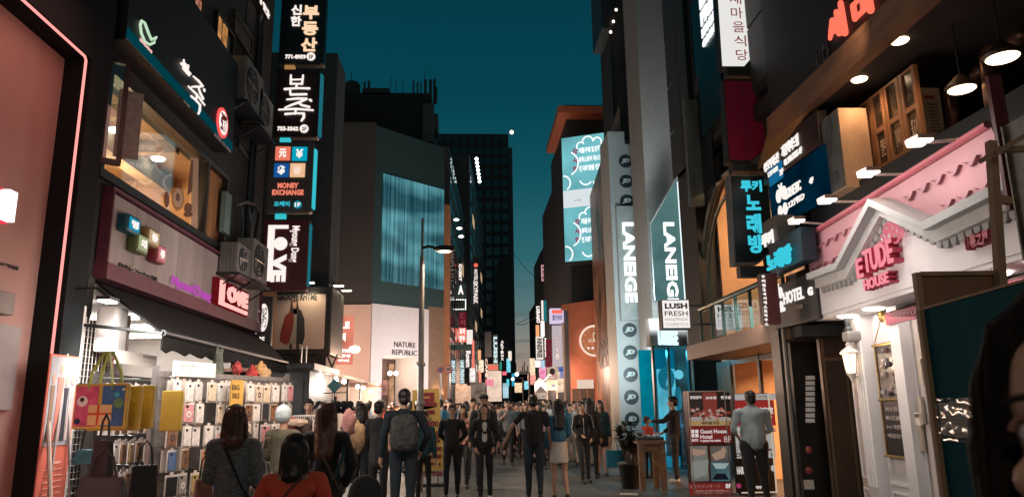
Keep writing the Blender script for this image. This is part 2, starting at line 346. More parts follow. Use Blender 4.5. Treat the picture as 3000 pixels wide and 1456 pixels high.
for k in range(3):
    a0 = ws0+.07+(mid_s-ws0-.07)*k/3; a1 = ws0+.07+(mid_s-ws0-.07)*(k+1)/3-.012
    b = MB(); b.fb(LF, a0, a1, -.06, -.05, wz0+.04, wz1-.06); part(wf, 'window_pane', b, GLASS)
b = MB(); b.fb(LF, mid_s+.07, ws1-.06, -.06, -.05, wz0+.04, wz1-.06); part(wf, 'window_pane', b, mat('amber_curtain', (.45, .22, .09), .8, var=.5, scale=5, streak=12))
def flat(fr, pts, n0, n1, par, nm, m): 
    q = MB(); q.prism(fr, [fr.p(x, y, n0) for x, y in pts], n0, n1); return part(par, nm, q, m)
PB = mat('poster_brown', (.22, .10, .055), .7); PC = mat('poster_cream', (.62, .42, .28), .7, var=.15); PY = mat('poster_gold', (.5, .26, .09), .7)
flat(LF, [(560, 462), (582, 465), (578, 690), (560, 675)], -.045, -.043, wf, 'window_print', PC)
flat(LF, [(560, 470), (566, 470), (563, 560), (548, 575), (552, 520)], -.040, -.038, wf, 'window_print', PB)
def pell(fr, cx, cy, rx, ry, n, par, m, nm='window_print', k=16, th=.002):
    return flat(fr, [(cx+math.cos(2*math.pi*i/k)*rx, cy+math.sin(2*math.pi*i/k)*ry) for i in range(k)], n, n+th, par, nm, m)
pell(LF, 521, 583, 19, 34, -.038, wf, PY); pell(LF, 521, 580, 14, 27, -.034, wf, PC); pell(LF, 521, 578, 6, 12, -.030, wf, PB)
pell(LF, 488, 585, 8, 24, -.038, wf, PB); pell(LF, 551, 610, 12, 16, -.030, wf, PB); pell(LF, 551, 628, 14, 8, -.026, wf, PB)
for zz in (425, 475, 490):
    b = MB(); a = LF.r(498, zz, 526, zz+22); b.text(LF, '맛있는죽', *a, -.045, .002, bold=.0); part(wf, 'window_lettering', b, PB)
CF = Fr(LF.w(ws0, 0, 0).x, ws0, 62)
a = LF.p(382, 178, .55)
b = MB(); z0c, z1c = wz0+.02, wz1-.05
z0c, z1c = LF.p(285, 478, .1)[1], LF.p(381, 178, .3)[1]; hw = [LF.w(LF.p(283, 470, .1)[0], .1, 0), LF.w(LF.p(372, 300, .3)[0], .3, 0)]
def vslab(mb, p, q, z0, z1, t=.02):
    d = (q-p).normalized(); nrm = Vector((-d.y, d.x, 0))*t
    mb.box8([Vector((v.x, v.y, z)) for z in (z0, z1) for v in (p-nrm, q-nrm, q+nrm, p+nrm)])
vslab(b, hw[0], hw[1], z0c, z0c+.06, .03); vslab(b, hw[0], hw[1], z1c-.06, z1c, .03)
d_ = (hw[1]-hw[0]).normalized()*.05
vslab(b, hw[0], hw[0]+d_, z0c+.06, z1c-.06, .03); vslab(b, hw[1]-d_, hw[1], z0c+.06, z1c-.06, .03)
cs = part(t2, 'open_casement', b, mat('dark_red_frame', (.05, .018, .012), .5))
b = MB(); vslab(b, hw[0]+d_, hw[1]-d_, z0c+.06, z1c-.06, .004); part(cs, 'casement_pane', b, GLASS)
b = MB(); q0 = hw[0]+d_*3; q1 = hw[0]+d_*8; vslab(b, q0, q1, z0c+.1, z0c+.9, .006); part(cs, 'menu_sheet', b, mat('menu_sheet', (.30, .28, .25), .7, var=.3, scale=14))
def updark(px0, py0, px1, py1, m, nm='upper_window'):
    a = LF.r(px0, py0, px1, py1); b = MB(); b.fb(LF, a[0], a[1], .005, .03, a[2], a[3]); w_ = part(t2, nm, b, m)
    b = MB()
    for x in (a[0], a[1]-.04): b.fb(LF, x, x+.04, .03, .07, a[2], a[3])
    b.fb(LF, a[0]+.04, a[1]-.04, .03, .07, a[2], a[2]+.05); b.fb(LF, a[0]+.04, a[1]-.04, .03, .07, a[3]-.05, a[3]); part(w_, 'window_frame', b, BLACK)
    return w_
AMB = emi('amber_curtain_light', (1, .45, .14), .42, .7, 6)
updark(527, -80, 552, 60, AMB); updark(560, -40, 580, 110, emi('pink_room', (.9, .35, .22), .5, .6, 5))
updark(628, 30, 672, 190, mat('dark_room', (.02, .014, .01), .3)); 
b = MB(); a = LF.r(632, 40, 652, 180); b.fb(LF, a[0], a[0]+(a[1]-a[0])*.4, .032, .05, a[2], a[3]); b.fb(LF, a[0]+(a[1]-a[0])*.6, a[1], .032, .05, a[2], a[3]); part(t2, 'curtain', b, AMB)
w_ = updark(680, 30, 728, 175, mat('mesh_glass', (.12, .08, .04), .4, var=.8, scale=14), 'lattice_window')
b = MB(); a = LF.r(680, 30, 728, 175)
for i in range(14):
    z = a[2]+(a[3]-a[2])*i/14; b.tube([LF.w(a[0], .05, z), LF.w(a[1], .05, z+.12)], .006, 4)
part(w_, 'lattice_bar', b, CHAR, kind='stuff')
w_ = updark(690, 400, 730, 480, mat('mesh_glass2', (.14, .09, .06), .4, var=.8, scale=14), 'lattice_window')
b = MB(); a = LF.r(625, 200, 668, 290)
for i in range(9): b.fb(LF, a[0], a[1], .01, .06, a[2]+i*(a[3]-a[2])/9, a[2]+i*(a[3]-a[2])/9+.03)
part(t2, 'vent_louvre', b, CHAR, kind='stuff')
for j in range(5):
    for i in range(7):
        a0 = s_e+.16+i*(SE-s_e-.2)/7; z0_ = wz1+1.95+j*1.25; b = MB()
        if 1 <= i <= 4 and j < 3: continue
        b.fb(LF, a0, a0+(SE-s_e-.2)/7-.03, .0, .02, z0_, z0_+1.22); part(t2, 'cladding_panel', b, mat('clad_%d' % (rnd.randrange(3)), (.045, .046, .046), .8, var=.35, scale=2))
b = MB(); b.tube([LF.w(SE-1.2, .08, wz0), LF.w(SE-1.2, .08, 12)], .05, 8); b.tube([LF.w(SE-.9, .06, wz0+1), LF.w(SE-.9, .06, 12)], .03, 8); part(t2, 'downpipe', b, CHAR, kind='stuff')
bz0 = LF.p(366, 114, .3)[1]; bs0 = LF.p(368, 108, .3)[0]; bs1 = LF.p(679, 458, .3)[0]
t3 = thing('porridge_restaurant_sign', 'long black fascia sign with white porridge lettering and a teal strip along its foot', 'sign', LF.w((bs0+bs1)/2, .15, bz0))
b = MB(); b.fb(LF, bs0, bs1, .0, .3, bz0, bz0+1.55); part(t3, 'board', b, mat('sign_black', (.011, .012, .012), .55), bevel=.01)
b = MB(); b.fb(LF, bs0+.01, bs1-.01, .302, .306, bz0+.02, bz0+.16); part(t3, 'teal_strip', b, emi('teal_strip_light', (.0, .13, .17), .34))
def ptext(par, fr, txt, box, n, m, nm='lettering', th=.01, **kw):
    b = MB(); a = fr.r(*box, n); b.text(fr, txt, *a, n, th, **kw); return part(par, nm, b, m)
def brush(fr, par, strokes, box, n, r, m, nm='brush_lettering', wmul=1.0):
    """strokes in a unit box, drawn as raised rounded strokes"""
    a = fr.r(*box, n); b = MB()
    for st_ in strokes:
        pts = []
        for (x, y, w) in st_:
            q = a[1]-x*(a[1]-a[0]) if fr.flip else a[0]+x*(a[1]-a[0]); pts.append((fr.w(q, n+.015, a[3]-y*(a[3]-a[2])), r*w))
        for i in range(len(pts)-1):
            b.tube([pts[i][0], pts[i+1][0]], [pts[i][1], pts[i+1][1]], 8); 
        for p_, r__ in pts: b.ell(p_, r__, 8, 5)
    return part(par, nm, b, m)
BON = [[(.30, .0, .8), (.31, .19, 1)], [(.66, .0, .8), (.64, .19, 1)], [(.31, .10, .7), (.64, .09, .7)], [(.31, .19, .8), (.64, .19, .8)], [(.48, .20, .9), (.48, .29, .9)], [(.14, .31, 1), (.50, .285, .8), (.86, .29, 1)], [(.30, .34, .8), (.32, .43, 1), (.78, .42, 1)],
       [(.22, .54, .7), (.55, .515, 1), (.80, .52, 1), (.58, .60, 1), (.36, .66, .9), (.18, .72, .7)], [(.55, .60, .8), (.66, .66, 1), (.88, .70, 1.1)], [(.9, .545, 1.1), (.93, .56, 1)], [(.0, .765, .7), (.5, .745, 1), (1.0, .77, .8)], [(.50, .76, .9), (.48, .85, .9)], [(.2, .86, 1), (.5, .84, .8), (.74, .845, 1), (.74, .93, 1.1), (.68, 1.0, .9)]]
brush(LF, t3, BON[:7], (524, 163, 556, 262), .31, .017, LW)
brush(LF, t3, [[(x, (y-.5)*2, w) for x, y, w in s_] for s_ in BON[7:]], (553, 204, 593, 350), .31, .017, LW)
ptext(t3, LF, '本粥', (537, 290, 555, 318), .308, PWHT, 'small_lettering', .004, bold=0)
ptext(t3, LF, 'Korean Traditional Porridge Restaurant', (368, 112, 478, 228), .308, PWHT, 'small_lettering', .004, bold=0)
ptext(t3, LF, '명동점 755-3562', (628, 388, 676, 450), .308, PWHT, 'phone_lettering', .004, bold=0)
ptext(t3, LF, 'BON', (410, 112, 443, 158), .308, emi('red_cream', (1, .55, .5), .9), 'logo_lettering', bold=.04)
b = MB()
lp = [(415, 62), (424, 68), (436, 100), (444, 118), (458, 110), (452, 126), (438, 132), (424, 122), (414, 98), (411, 74)]
pts = [LF.w(q[0], .32, q[1]) for q in (LF.p(x, y, .32) for x, y in lp)]; pts.append(pts[0])
b.tube(pts, .016, 6); part(t3, 'leaf_emblem', b, emi('leaf_cream', (.62, .85, .62), .9))
b = MB(); a = LF.p(652, 361, .32); b.disc(LF, a[0], a[1], .24, .305, .33, 24, .24); d = part(t3, 'round_emblem', b, emi('emblem_red', (1, .10, .10), 1.0))
b = MB(); b.disc(LF, a[0], a[1], .19, .331, .336, 24, .19); part(d, 'emblem_face', b, LW)
b = MB(); b.text(LF, '粥', a[0]-.13, a[0]+.13, a[1]-.14, a[1]+.14, .337, .004, bold=.03); part(d, 'emblem_lettering', b, RED)
t4 = thing('high_slanting_sign', 'dark sign with white lettering at the very top of the restaurant building', 'sign', LF.w(*[LF.p(770, 30)[0], .1, LF.p(770, 60)[1]]))
b = MB(); a = LF.r(742, -60, 792, 60, .2); b.fb(LF, a[0], a[1], 0, .2, a[2], a[3]); part(t4, 'board', b, mat('bronze_board', (.05, .04, .03), .4, .5, var=.6, scale=10))
ptext(t4, LF, '미안', (746, -20, 790, 40), .21, LW, bold=.04)
def ac_unit(s, n0, z, lab, w=.8, h=.58, d=.3):
    t = thing('air_conditioner', lab, 'air conditioner', LF.w(s+w/2, n0, z), 'outdoor air conditioner units on the restaurant wall')
    b = MB(); b.fb(LF, s, s+w, n0, n0+d, z, z+h); part(t, 'casing', b, mat('ac_casing', (.22, .21, .19), .5, .2, var=.25, scale=8), bevel=.015)
    b = MB(); b.disc(LF, s+w*.36, z+h*.5, h*.40, n0+d+.001, n0+d+.012, 24); part(t, 'fan_opening', b, BLACK)
    b = MB()
    for k in range(4): b.tube([LF.w(s+w*.36+math.cos(q)*h*(.1+.1*k), n0+d+.016, z+h*.5+math.sin(q)*h*(.1+.1*k)) for q in [2*math.pi*i/18 for i in range(19)]], .004, 4)
    for k in range(8): q = math.pi*k/4; b.tube([LF.w(s+w*.36, n0+d+.018, z+h*.5), LF.w(s+w*.36+math.cos(q)*h*.4, n0+d+.018, z+h*.5+math.sin(q)*h*.4)], .004, 4)
    part(t, 'fan_guard', b, STEEL)
    b = MB()
    for k in range(9): b.fb(LF, s-.012, s-.002, n0+.03, n0+d-.03, z+.05+k*h*.1, z+.065+k*h*.1)
    for k in range(5): b.fb(LF, s-.02, s-.013, n0+.03+k*(d-.06)/4-.004, n0+.03+k*(d-.06)/4+.004, z+.03, z+h-.03)
    part(t, 'side_grille', b, STEEL)
    b = MB(); b.fb(LF, s-.05, s+w+.05, n0-.02, n0+d+.06, z-.05, z-.012); b.tube([LF.w(s, n0-.3, z-.45), LF.w(s, n0+d, z-.05)], .015, 6); b.tube([LF.w(s+w, n0-.3, z-.45), LF.w(s+w, n0+d, z-.05)], .015, 6); part(t, 'bracket', b, CHAR)
a = LF.p(722, 300, .45); ac_unit(a[0], .12, a[1]+.05, 'upper grey air conditioner nearer the camera, on a slanting rack', 1.0, .80)
a = LF.p(762, 362, .45); ac_unit(a[0], .12, a[1], 'upper grey air conditioner farther from the camera, next to the hanging signs', .9, .72)
a = LF.p(700, 800, .45); ac_unit(a[0], .12, a[1]+.02, 'lower grey air conditioner on the left above the shop sign', .7, .5)
a = LF.p(742, 824, .45); ac_unit(a[0]-.1, .16, a[1]+.03, 'lower grey air conditioner on the right beside the red LOVE blade sign', .9, .72)
b = MB(); pts = [LF.p(x, y, .3) for x, y in ((690, 600), (720, 592), (745, 600), (758, 625), (748, 690), (742, 730))]; b.tube([LF.w(q[0], .3, q[1]) for q in pts], .03, 8)
pts = [LF.p(x, y, .2) for x, y in ((705, 600), (712, 640), (708, 700), (712, 730))]; b.tube([LF.w(q[0], .2, q[1]) for q in pts], .018, 6)
pts = [LF.p(x, y, .2) for x, y in ((730, 610), (735, 650), (732, 700))]; b.tube([LF.w(q[0], .2, q[1]) for q in pts], .014, 6)
single('wall_hose_bundle', b, CHAR, 'grey flexible hoses hanging on the dark wall above the lower air conditioners', 'hose')
a = LF.r(664, 560, 672, 690, .1); b = MB(); b.fb(LF, a[0], a[1], .02, .1, a[2], a[3])
single('narrow_light_strip', b, mat('pale_strip', (.2, .3, .28), .3), 'narrow pale vertical strip on the dark wall right of the amber window', 'strip')
t5 = thing('accessory_shop_sign', 'weathered wooden fascia sign with coloured cubes and a glowing LOVE box', 'sign', LF.w((sgs0+sgs1)/2, .1, sgz0))
wn_ = 9; pm = [mat('sign_plank_%d' % k, c_, .75, var=.30, scale=3, streak=9, bump=.1) for k, c_ in enumerate(((.33, .29, .27), (.30, .26, .24), (.36, .32, .29)))]
for i in range(wn_):
    a0 = sgs0+.03+(sgs1-sgs0-.06)*i/wn_; a1 = sgs0+.03+(sgs1-sgs0-.06)*(i+1)/wn_-.008
    b = MB(); b.fb(LF, a0, a1, .02, .10, sgz0+.17, sgz1-.02); part(t5, 'panel', b, pm[i % 3])
fm = mat('sign_magenta_trim', (.12, .030, .048), .6, var=.35)
b = MB(); b.fb(LF, sgs0, sgs1, .0, .16, sgz0-.02, sgz0+.165); b.fb(LF, sgs0-.0, sgs0+.028, .02, .15, sgz0+.165, sgz1); b.fb(LF, sgs1-.03, sgs1, .02, .15, sgz0+.165, sgz1); b.fb(LF, sgs0, sgs1, .02, .14, sgz1, sgz1+.04)
part(t5, 'trim', b, fm)
for (x0, y0, x1, y1, cf, cs_, tx) in ((378, 622, 411, 695, (.02, .42, .62), (.0, .06, .09), '명'), (437, 661, 467, 732, (.85, .60, .34), (.22, .13, .04), '동'), (406, 678, 434, 750, (.55, .62, .33), (.08, .10, .03), '의'), (464, 712, 486, 778, (.92, .30, .32), (.20, .02, .03), '류')):
    a = LF.r(x0, y0, x1, y1, .24); b = MB(); b.fb(LF, a[0], a[1], .11, .235, a[2], a[3])
    q = part(t5, 'cube_box', b, mat('cube_side_%s' % tx, cs_, .5), bevel=.035)
    b = MB(); w_ = (a[1]-a[0])*.10; b.fb(LF, a[0]+w_, a[1]-w_, .237, .243, a[2]+w_, a[3]-w_); part(q, 'cube_face', b, emi('cube_face_%s' % tx, cf, .62), bevel=.003)
    b = MB(); w_ = (a[1]-a[0]); b.text(LF, tx, a[0]+w_*.25, a[1]-w_*.25, a[2]+(a[3]-a[2])*.28, a[3]-(a[3]-a[2])*.28, .245, .006, bold=.05); part(q, 'cube_lettering', b, LW)
ptext(t5, LF, 'めいりん・ファッション雑貨', (347, 766, 459, 826), .105, PBLK, bold=.02)
nm_ = emi('neon_violet', (.62, .10, .55), .75)
ptext(t5, LF, 'MyounG', (505, 806, 572, 872), .13, nm_, 'neon_lettering', .02, bold=-.004); ptext(t5, LF, 'Dong', (573, 835, 614, 893), .13, nm_, 'neon_lettering', .02, bold=-.004)
a = (LF.p(635, 860, .19)[0], LF.p(727, 880, .19)[0]); b = MB()
z0_, z1_ = LF.p(633, 893, .19)[1], LF.p(636, 809, .19)[1]
b.fb(LF, a[0], a[1], .11, .18, z0_, z1_); lb = part(t5, 'lit_box', b, emi('love_box', (.40, .02, .03), .28))
A0, A1 = a[0], a[1]; w_ = A1-A0; hh = z1_-z0_
b = MB(); b.fb(LF, A0+w_*.08, A0+w_*.20, .181, .21, z0_+hh*.07, z1_-hh*.06); b.fb(LF, A0+w_*.20, A0+w_*.97, .181, .21, z0_+hh*.07, z0_+hh*.20)
b.text(LF, 'OVE', A0+w_*.30, A0+w_*.97, z0_+hh*.30, z1_-hh*.1, .182, .028, bold=.06)
part(lb, 'lit_lettering', b, emi('love_letters', (1, .42, .38), 1.35))
lamp('AREA', LF.w(sgs0+2.6, 2.4, 3.0), 38, (1, .8, .76), 1.5, LF.w(sgs0+2.6, 0, sgz1))
FB = FY(SE-.15)
def blade(lab, x0, y0, x1, y1, m, th=.22, bev=.02, edge=None, nm='hanging_blade_sign', cat='sign', fr=None, poly=None):
    fr = fr or FB; a = fr.r(x0, y0, x1, y1, 0)
    t = thing(nm, lab, cat, fr.w((a[0]+a[1])/2, -th/2, a[2]), 'blade signs hanging over the street')
    b = MB()
    if poly: b.prism(fr, [fr.p(x, y) for x, y in poly], -th, 0)
    else: b.fb(fr, a[0], a[1], -th, 0, a[2], a[3])
    part(t, 'sign_box', b, m, bevel=bev)
    return t, a
t, a = blade('topmost black blade sign with peach and white letters and phone number 771-8959', 826, -20, 948, 188, mat('blade_black', (.010, .018, .020), .35))
PE = emi('peach_light', (1, .66, .42), 1.05)
for i, ch in enumerate('부동산'): ptext(t, FB, ch, (889-i*3, 18+i*47, 934-i*3, 58+i*47), .012, PE, th=.02, bold=.035)
for i, ch in enumerate('신한'): ptext(t, FB, ch, (855-i*2, 16+i*33, 884-i*2, 45+i*33), .012, LW, th=.02, bold=.03)
ptext(t, FB, '771-8959', (836, 161, 896, 174), .012, LW, bold=.05)
def disc(par, fr, cx, cy, r, n, m, nm='round_badge'):
    q = fr.p(cx, cy, n); q2 = fr.p(cx+r, cy, n); b = MB(); b.disc(fr, q[0], q[1], abs(q2[0]-q[0]), n, n+.012, 22); return part(par, nm, b, m)
disc(t, FB, 911, 167, 13, .012, LW); ptext(t, FB, '3F', (904, 161, 918, 174), .026, mat('badge_grey', (.35, .3, .32), .6), 'badge_lettering', .002)
t, a = blade('dark maroon blade sign with white brush lettering and phone number 755-3562', 812, 203, 930, 402, mat('blade_maroon', (.028, .012, .012), .4), edge=1)
brush(FB, t, BON, (823, 222, 916, 355), .012, .026, LW)
ptext(t, FB, '755-3562', (813, 371, 874, 384), .012, LW, bold=.05); disc(t, FB, 891, 378, 13, .012, LW); ptext(t, FB, '2F', (884, 372, 898, 384), .026, MAT['badge_grey'], 'badge_lettering', .002)
b = MB(); a_ = FB.r(929, 215, 936, 395, 0); b.fb(FB, a_[0], a_[1], -.2, -.02, a_[2], a_[3]); part(t, 'lit_edge', b, emi('edge_cyan', (.02, .22, .28), .6))
t, a = blade('grey money exchange blade sign with four coloured currency squares', 785, 415, 912, 622, mat('blade_grey', (.075, .075, .07), .5), bev=.05)
for (x0, y0, cc, tx) in ((808, 430, (.95, .22, .14), '元'), (857, 431, (.0, .42, .60), '¥'), (804, 479, (.01, .10, .35), '$'), (851, 479, (1, .58, .32), '₩')):
    q = FB.r(x0, y0, x0+42, y0+41, .01); b = MB(); b.fb(FB, q[0], q[1], .004, .03, q[2], q[3]); sq = part(t, 'currency_square', b, emi('sq_'+tx, cc, .85), bevel=.012)
    w_ = (q[1]-q[0]); b = MB(); b.text(FB, tx, q[0]+w_*.25, q[1]-w_*.25, q[2]+w_*.18, q[3]-w_*.18, .032, .004, bold=.05); part(sq, 'currency_symbol', b, LW if tx != '₩' else emi('pale_peach', (1, .75, .6), .95))
SAL = emi('salmon_light', (1, .25, .16), .95)
ptext(t, FB, 'MONEY', (814, 536, 874, 552), .012, SAL, bold=.04); ptext(t, FB, 'EXCHANGE', (798, 556, 889, 572), .012, SAL, bold=.04)
ptext(t, FB, '오케이', (803, 590, 848, 605), .012, LCY, bold=.02); disc(t, FB, 872, 600, 12, .012, emi('badge_cyan', (.0, .35, .5), .7)); ptext(t, FB, '1F', (864, 594, 880, 606), .026, LW, 'badge_lettering', .002, bold=.04)
b = MB(); a_ = FB.r(911, 435, 918, 608, 0); b.fb(FB, a_[0], a_[1], -.18, -.03, a_[2], a_[3]); part(t, 'lit_edge', b, emi('edge_cyan2', (.05, .65, .75), .8))
t, a = blade('dark red LOVE blade sign with white lettering turned on its side', 775, 642, 897, 850, mat('blade_red', (.085, .016, .022), .45), bev=.02)
ptext(t, FB, 'VE', (796, 745, 836, 826), .012, LW, rot=90, bold=.06, th=.02); 
q = FB.r(787, 660, 797, 823, .012); b = MB(); b.fb(FB, q[0], q[1], .004, .03, q[2], q[3]); q2 = FB.r(798, 660, 845, 670, .012); b.fb(FB, q[1], q2[1], .004, .03, q[3]-(q2[3]-q2[2]), q[3]); part(t, 'lettering', b, LW)
disc(t, FB, 822, 714, 20, .012, LW, 'lettering_disc')
ptext(t, FB, 'Myoung\u00a0Dong', (850, 662, 874, 768), .012, LW, rot=90, bold=.03)
b = MB(); a_ = FB.r(896, 655, 902, 835, 0); b.fb(FB, a_[0], a_[1], -.18, -.03, a_[2], a_[3]); part(t, 'lit_edge', b, MAT['edge_cyan'])
ZB = [FB.p(820, y)[1] for y in (195, 409, 632)]
for i, z in enumerate(ZB):
    b = MB(); x_ = FB.p(832-i*14, 200+i*215)[0]; b.fb(FB, x_, x_+.2, -.16, -.04, z-.05, z+.05)
    single('sign_connector', b, (emi('con_amber', (.7, .35, .12), .5), MAT['edge_cyan2'], MAT['edge_cyan2'])[i], ('small amber block joining the two topmost blade signs', 'small cyan block joining the maroon blade sign to the money exchange sign', 'small cyan block joining the money exchange sign to the red LOVE sign')[i], 'bracket')
t, a = blade('small dark blade sign with a white disc below the LOVE blade sign', 738, 868, 792, 1020, mat('blade_dim', (.03, .03, .03), .5), th=.12, nm='small_blade_sign')
q = FB.p(772, 930, .01); b = MB(); b.disc(FB, q[0], q[1], .085, .004, .03, 22, .27); d = part(t, 'white_disc', b, LW)
b = MB(); b.text(FB, '粥', q[0]-.06, q[0]+.06, q[1]-.19, q[1]+.19, .032, .004, bold=0); part(d, 'disc_lettering', b, mat('grey_ink', (.2, .2, .2), .6))
brush(FB, t, [[(x, (y-.5)*2, w) for x, y, w in s_] for s_ in BON[7:]], (741, 905, 757, 975), .012, .016, LW); ptext(t, FB, '2F', (760, 986, 774, 1006), .012, LW, bold=.03)
AZ = LF.p(478, 975, 1.0)[1]; as0 = LF.p(478, 975, 1.0)[0]; as1 = LF.p(840, 1063, 1.0)[0]
t6 = thing('shop_awning', 'long black awning sloping out over the phone case racks', 'awning', LF.w((as0+as1)/2, .5, AZ))
b = MB(); zt = sgz0-.06; w0 = s_e+.15; w1 = sgs1+.6
b.add([LF.w(w0, .05, zt), LF.w(w1, .05, zt), LF.w(as1, 1.0, AZ), LF.w(as0, 1.0, AZ), LF.w(w0, .05, zt-.03), LF.w(w1, .05, zt-.03), LF.w(as1, 1.0, AZ-.03), LF.w(as0, 1.0, AZ-.03)], [(0, 1, 2, 3), (7, 6, 5, 4), (0, 3, 7, 4), (3, 2, 6, 7), (2, 1, 5, 6), (1, 0, 4, 5)])
part(t6, 'canvas', b, mat('black_canvas', (.009, .009, .009), .9, var=.3, bump=.3, spec=.2))
b = MB(); k = 40; pts = []
for i in range(k+1):
    q = as0+(as1-as0)*i/k; pts.append((q, AZ-.17-.02*math.sin(i*1.7)-.012*(i % 2)))
b.prism(LF, [(as0, AZ-.02), (as1, AZ-.02)]+pts[::-1], .985, 1.0); part(t6, 'valance', b, MAT['black_canvas'])
b = MB(); b.tube([LF.w(as0, 1.0, AZ), LF.w(as1, 1.0, AZ)], .035, 10); b.tube([LF.w(as0, 1.0, AZ), LF.w(as0+.1, .0, zt-.5)], .018, 6); part(t6, 'front_bar', b, CHAR)
def flood(fr, s, n, z, lab, col=(1, .93, .86), P=60, aim=None, group=None, em=None):
    t = thing('flood_lamp', lab, 'lamp', fr.w(s, n, z), group)
    b = MB(); b.fb(fr, s-.10, s+.10, n-.07, n+.07, z+.012, z+.05); part(t, 'housing', b, CHAR, bevel=.008)
    b = MB(); b.fb(fr, s-.085, s+.085, n-.055, n+.055, z, z+.011); part(t, 'lit_panel', b, em or LHOT)
    b = MB(); b.tube([fr.w(s, n, z+.05), fr.w(s, n-.12, z+.14), fr.w(s, 0, z+.14)], .012, 6); part(t, 'arm', b, CHAR)
    if P: lamp('SPOT', fr.w(s, n, z-.02), P, col, .12, aim or fr.w(s, n-.3, 0), 150, .5)
    return t
q = LF.p(315, 885, .6); flood(LF, q[0], .6, q[1], 'bright white flood lamp under the near end of the awning', P=230, aim=LF.w(q[0]+1.0, 1.6, .6), em=emi('flood_white', (1, .96, .92), 40))
t = thing('shop_interior', 'brightly lit white inside of the phone case shop under the black awning', 'shop', LF.w((s_e+SE)/2, -1.5, 0))
b = MB(); b.fb(LF, s_e+.14, SE-.3, -2.6, -2.5, 0, sgz0); b.fb(LF, s_e+.02, s_e+.14, -2.6, -.3, 0, sgz0); b.fb(LF, SE-.42, SE-.32, -2.6, -.3, 0, sgz0)
wl = part(t, 'wall', b, mat('shop_white_wall', (.72, .68, .64), .7, var=.15, scale=2))
b = MB(); b.fb(LF, s_e+.1, SE-.3, -2.6, -.0, sgz0-.16, sgz0-.06); part(t, 'ceiling', b, MAT['shop_white_wall'])
for k in range(4):
    s_ = s_e+.8+k*1.35; b = MB(); b.fb(LF, s_, s_+.12, -2.2, -.4, sgz0-.22, sgz0-.165); part(t, 'tube_light', b, emi('tube_light', (1, .93, .86), 14))
for k in range(5):
    for j in range(4):
        s_ = s_e+.5+k*1.05; z_ = .5+j*.55
        b = MB(); b.fb(LF, s_, s_+.95, -2.49, -2.15, z_, z_+.03); sh = part(t, 'shelf', b, PWHT)
        for i in range(5):
            b = MB(); b.fb(LF, s_+.06+i*.18, s_+.20+i*.18, -2.4, -2.2, z_+.032, z_+.16+rnd.random()*.25); part(sh, 'boxed_goods', b, mat('goods_%d' % ((i*3+j+k) % 6), ((.6, .5, .45), (.5, .12, .12), (.15, .3, .4), (.65, .55, .3), (.7, .66, .64), (.2, .2, .22))[(i*3+j+k) % 6], .6))
lamp('AREA', LF.w((s_e+SE)/2, -.9, sgz0-.3), 120, (1, .90, .82), 1.6, LF.w((s_e+SE)/2, -1.2, 0))
t = thing('wire_mesh_panel', 'white wire mesh panel at the near end of the phone case shop', 'rack', LF.w(s_e+.5, .1, 0))
a = LF.r(243, 925, 335, 1160, .12)
b = MB(); A0, A1, B0, B1 = a[0], a[1], .2, a[3]
for i in range(13): s_ = A0+(A1-A0)*i/12; b.tube([LF.w(s_, .12, B0), LF.w(s_, .12, B1)], .006, 4)
k = 34
for i in range(k): z = B0+(B1-B0)*i/k; b.tube([LF.w(A0, .128, z), LF.w(A1, .128, z)], .0045, 4)
part(t, 'wire_grid', b, mat('white_wire', (.65, .6, .56), .4, .2), kind='stuff')
b = MB(); b.fb(LF, A0-.05, A0, .09, .15, 0, B1+.1); b.fb(LF, A1, A1+.05, .09, .15, 0, B1+.1); part(t, 'post', b, WHITE)
b = MB(); b.fb(LF, A0, A1, .02, .04, 0, B1); part(t, 'backing_sheet', b, mat('backing_sheet', (.10, .09, .085), .7))
q = LF.p(350, 970, .35)
t = thing('wall_fan_heater', 'white rounded wall unit hanging in the bright shop opening', 'heater', LF.w(q[0], .3, q[1]-.2))
b = MB(); b.fb(LF, q[0]-.16, q[0]+.10, .15, .4, q[1]-.24, q[1]+.26); part(t, 'casing', b, WHITE, bevel=.05)
b = MB(); b.fb(LF, q[0]+.105, q[0]+.2, .17, .38, q[1]-.2, q[1]+.2); part(t, 'side_panel', b, mat('warm_panel', (.45, .36, .3), .6), bevel=.02)
CC = {'white': (.78, .74, .72), 'cream': (.66, .55, .42), 'black': (.02, .02, .022), 'red': (.45, .05, .045), 'pink': (.65, .30, .32), 'teal': (.12, .38, .38), 'orange': (.62, .26, .13), 'brown': (.22, .11, .06), 'grey': (.30, .29, .28), 'blue': (.08, .16, .32), 'clear': (.60, .60, .60), 'gold': (.45, .32, .14), 'green': (.10, .24, .14)}
PM = mat('blister_card', (.62, .58, .54), .25, var=.05, coat=.6)
caseme = {}
def case_mesh(c):
    if c in caseme: return caseme[c]
    b = MB(); b.box(-.068, .068, -.004, .004, 0, .208); b.box(-.02, .02, -.004, .004, .208, .232)                                                    # card
    body = mesh('package', b, PM)
    b = MB(); b.box(-.056, .056, -.018, -.005, .012, .190); cm = mesh('case', b, mat('case_'+c, CC[c], .3, var=.25, scale=22, coat=.4), bevel=.006)
    b = MB(); b.box(-.04, -.008, -.0215, -.0185, .155, .18); lens = mesh('lens_hole', b, BLACK)
    b = MB(); 
    for i in range(9): 
        q = 2*math.pi*i/9; b.ell((math.cos(q)*.022, -.019, .09+math.sin(q)*.024), (.010, .002, .010), 5, 4)
    deco = mesh('case_print', b, mat('case_print_%d' % (len(caseme) % 3), ((.75, .7, .68), (.5, .2, .15), (.05, .05, .06))[len(caseme) % 3], .5))
    caseme[c] = (body, cm, lens, deco); return caseme[c]
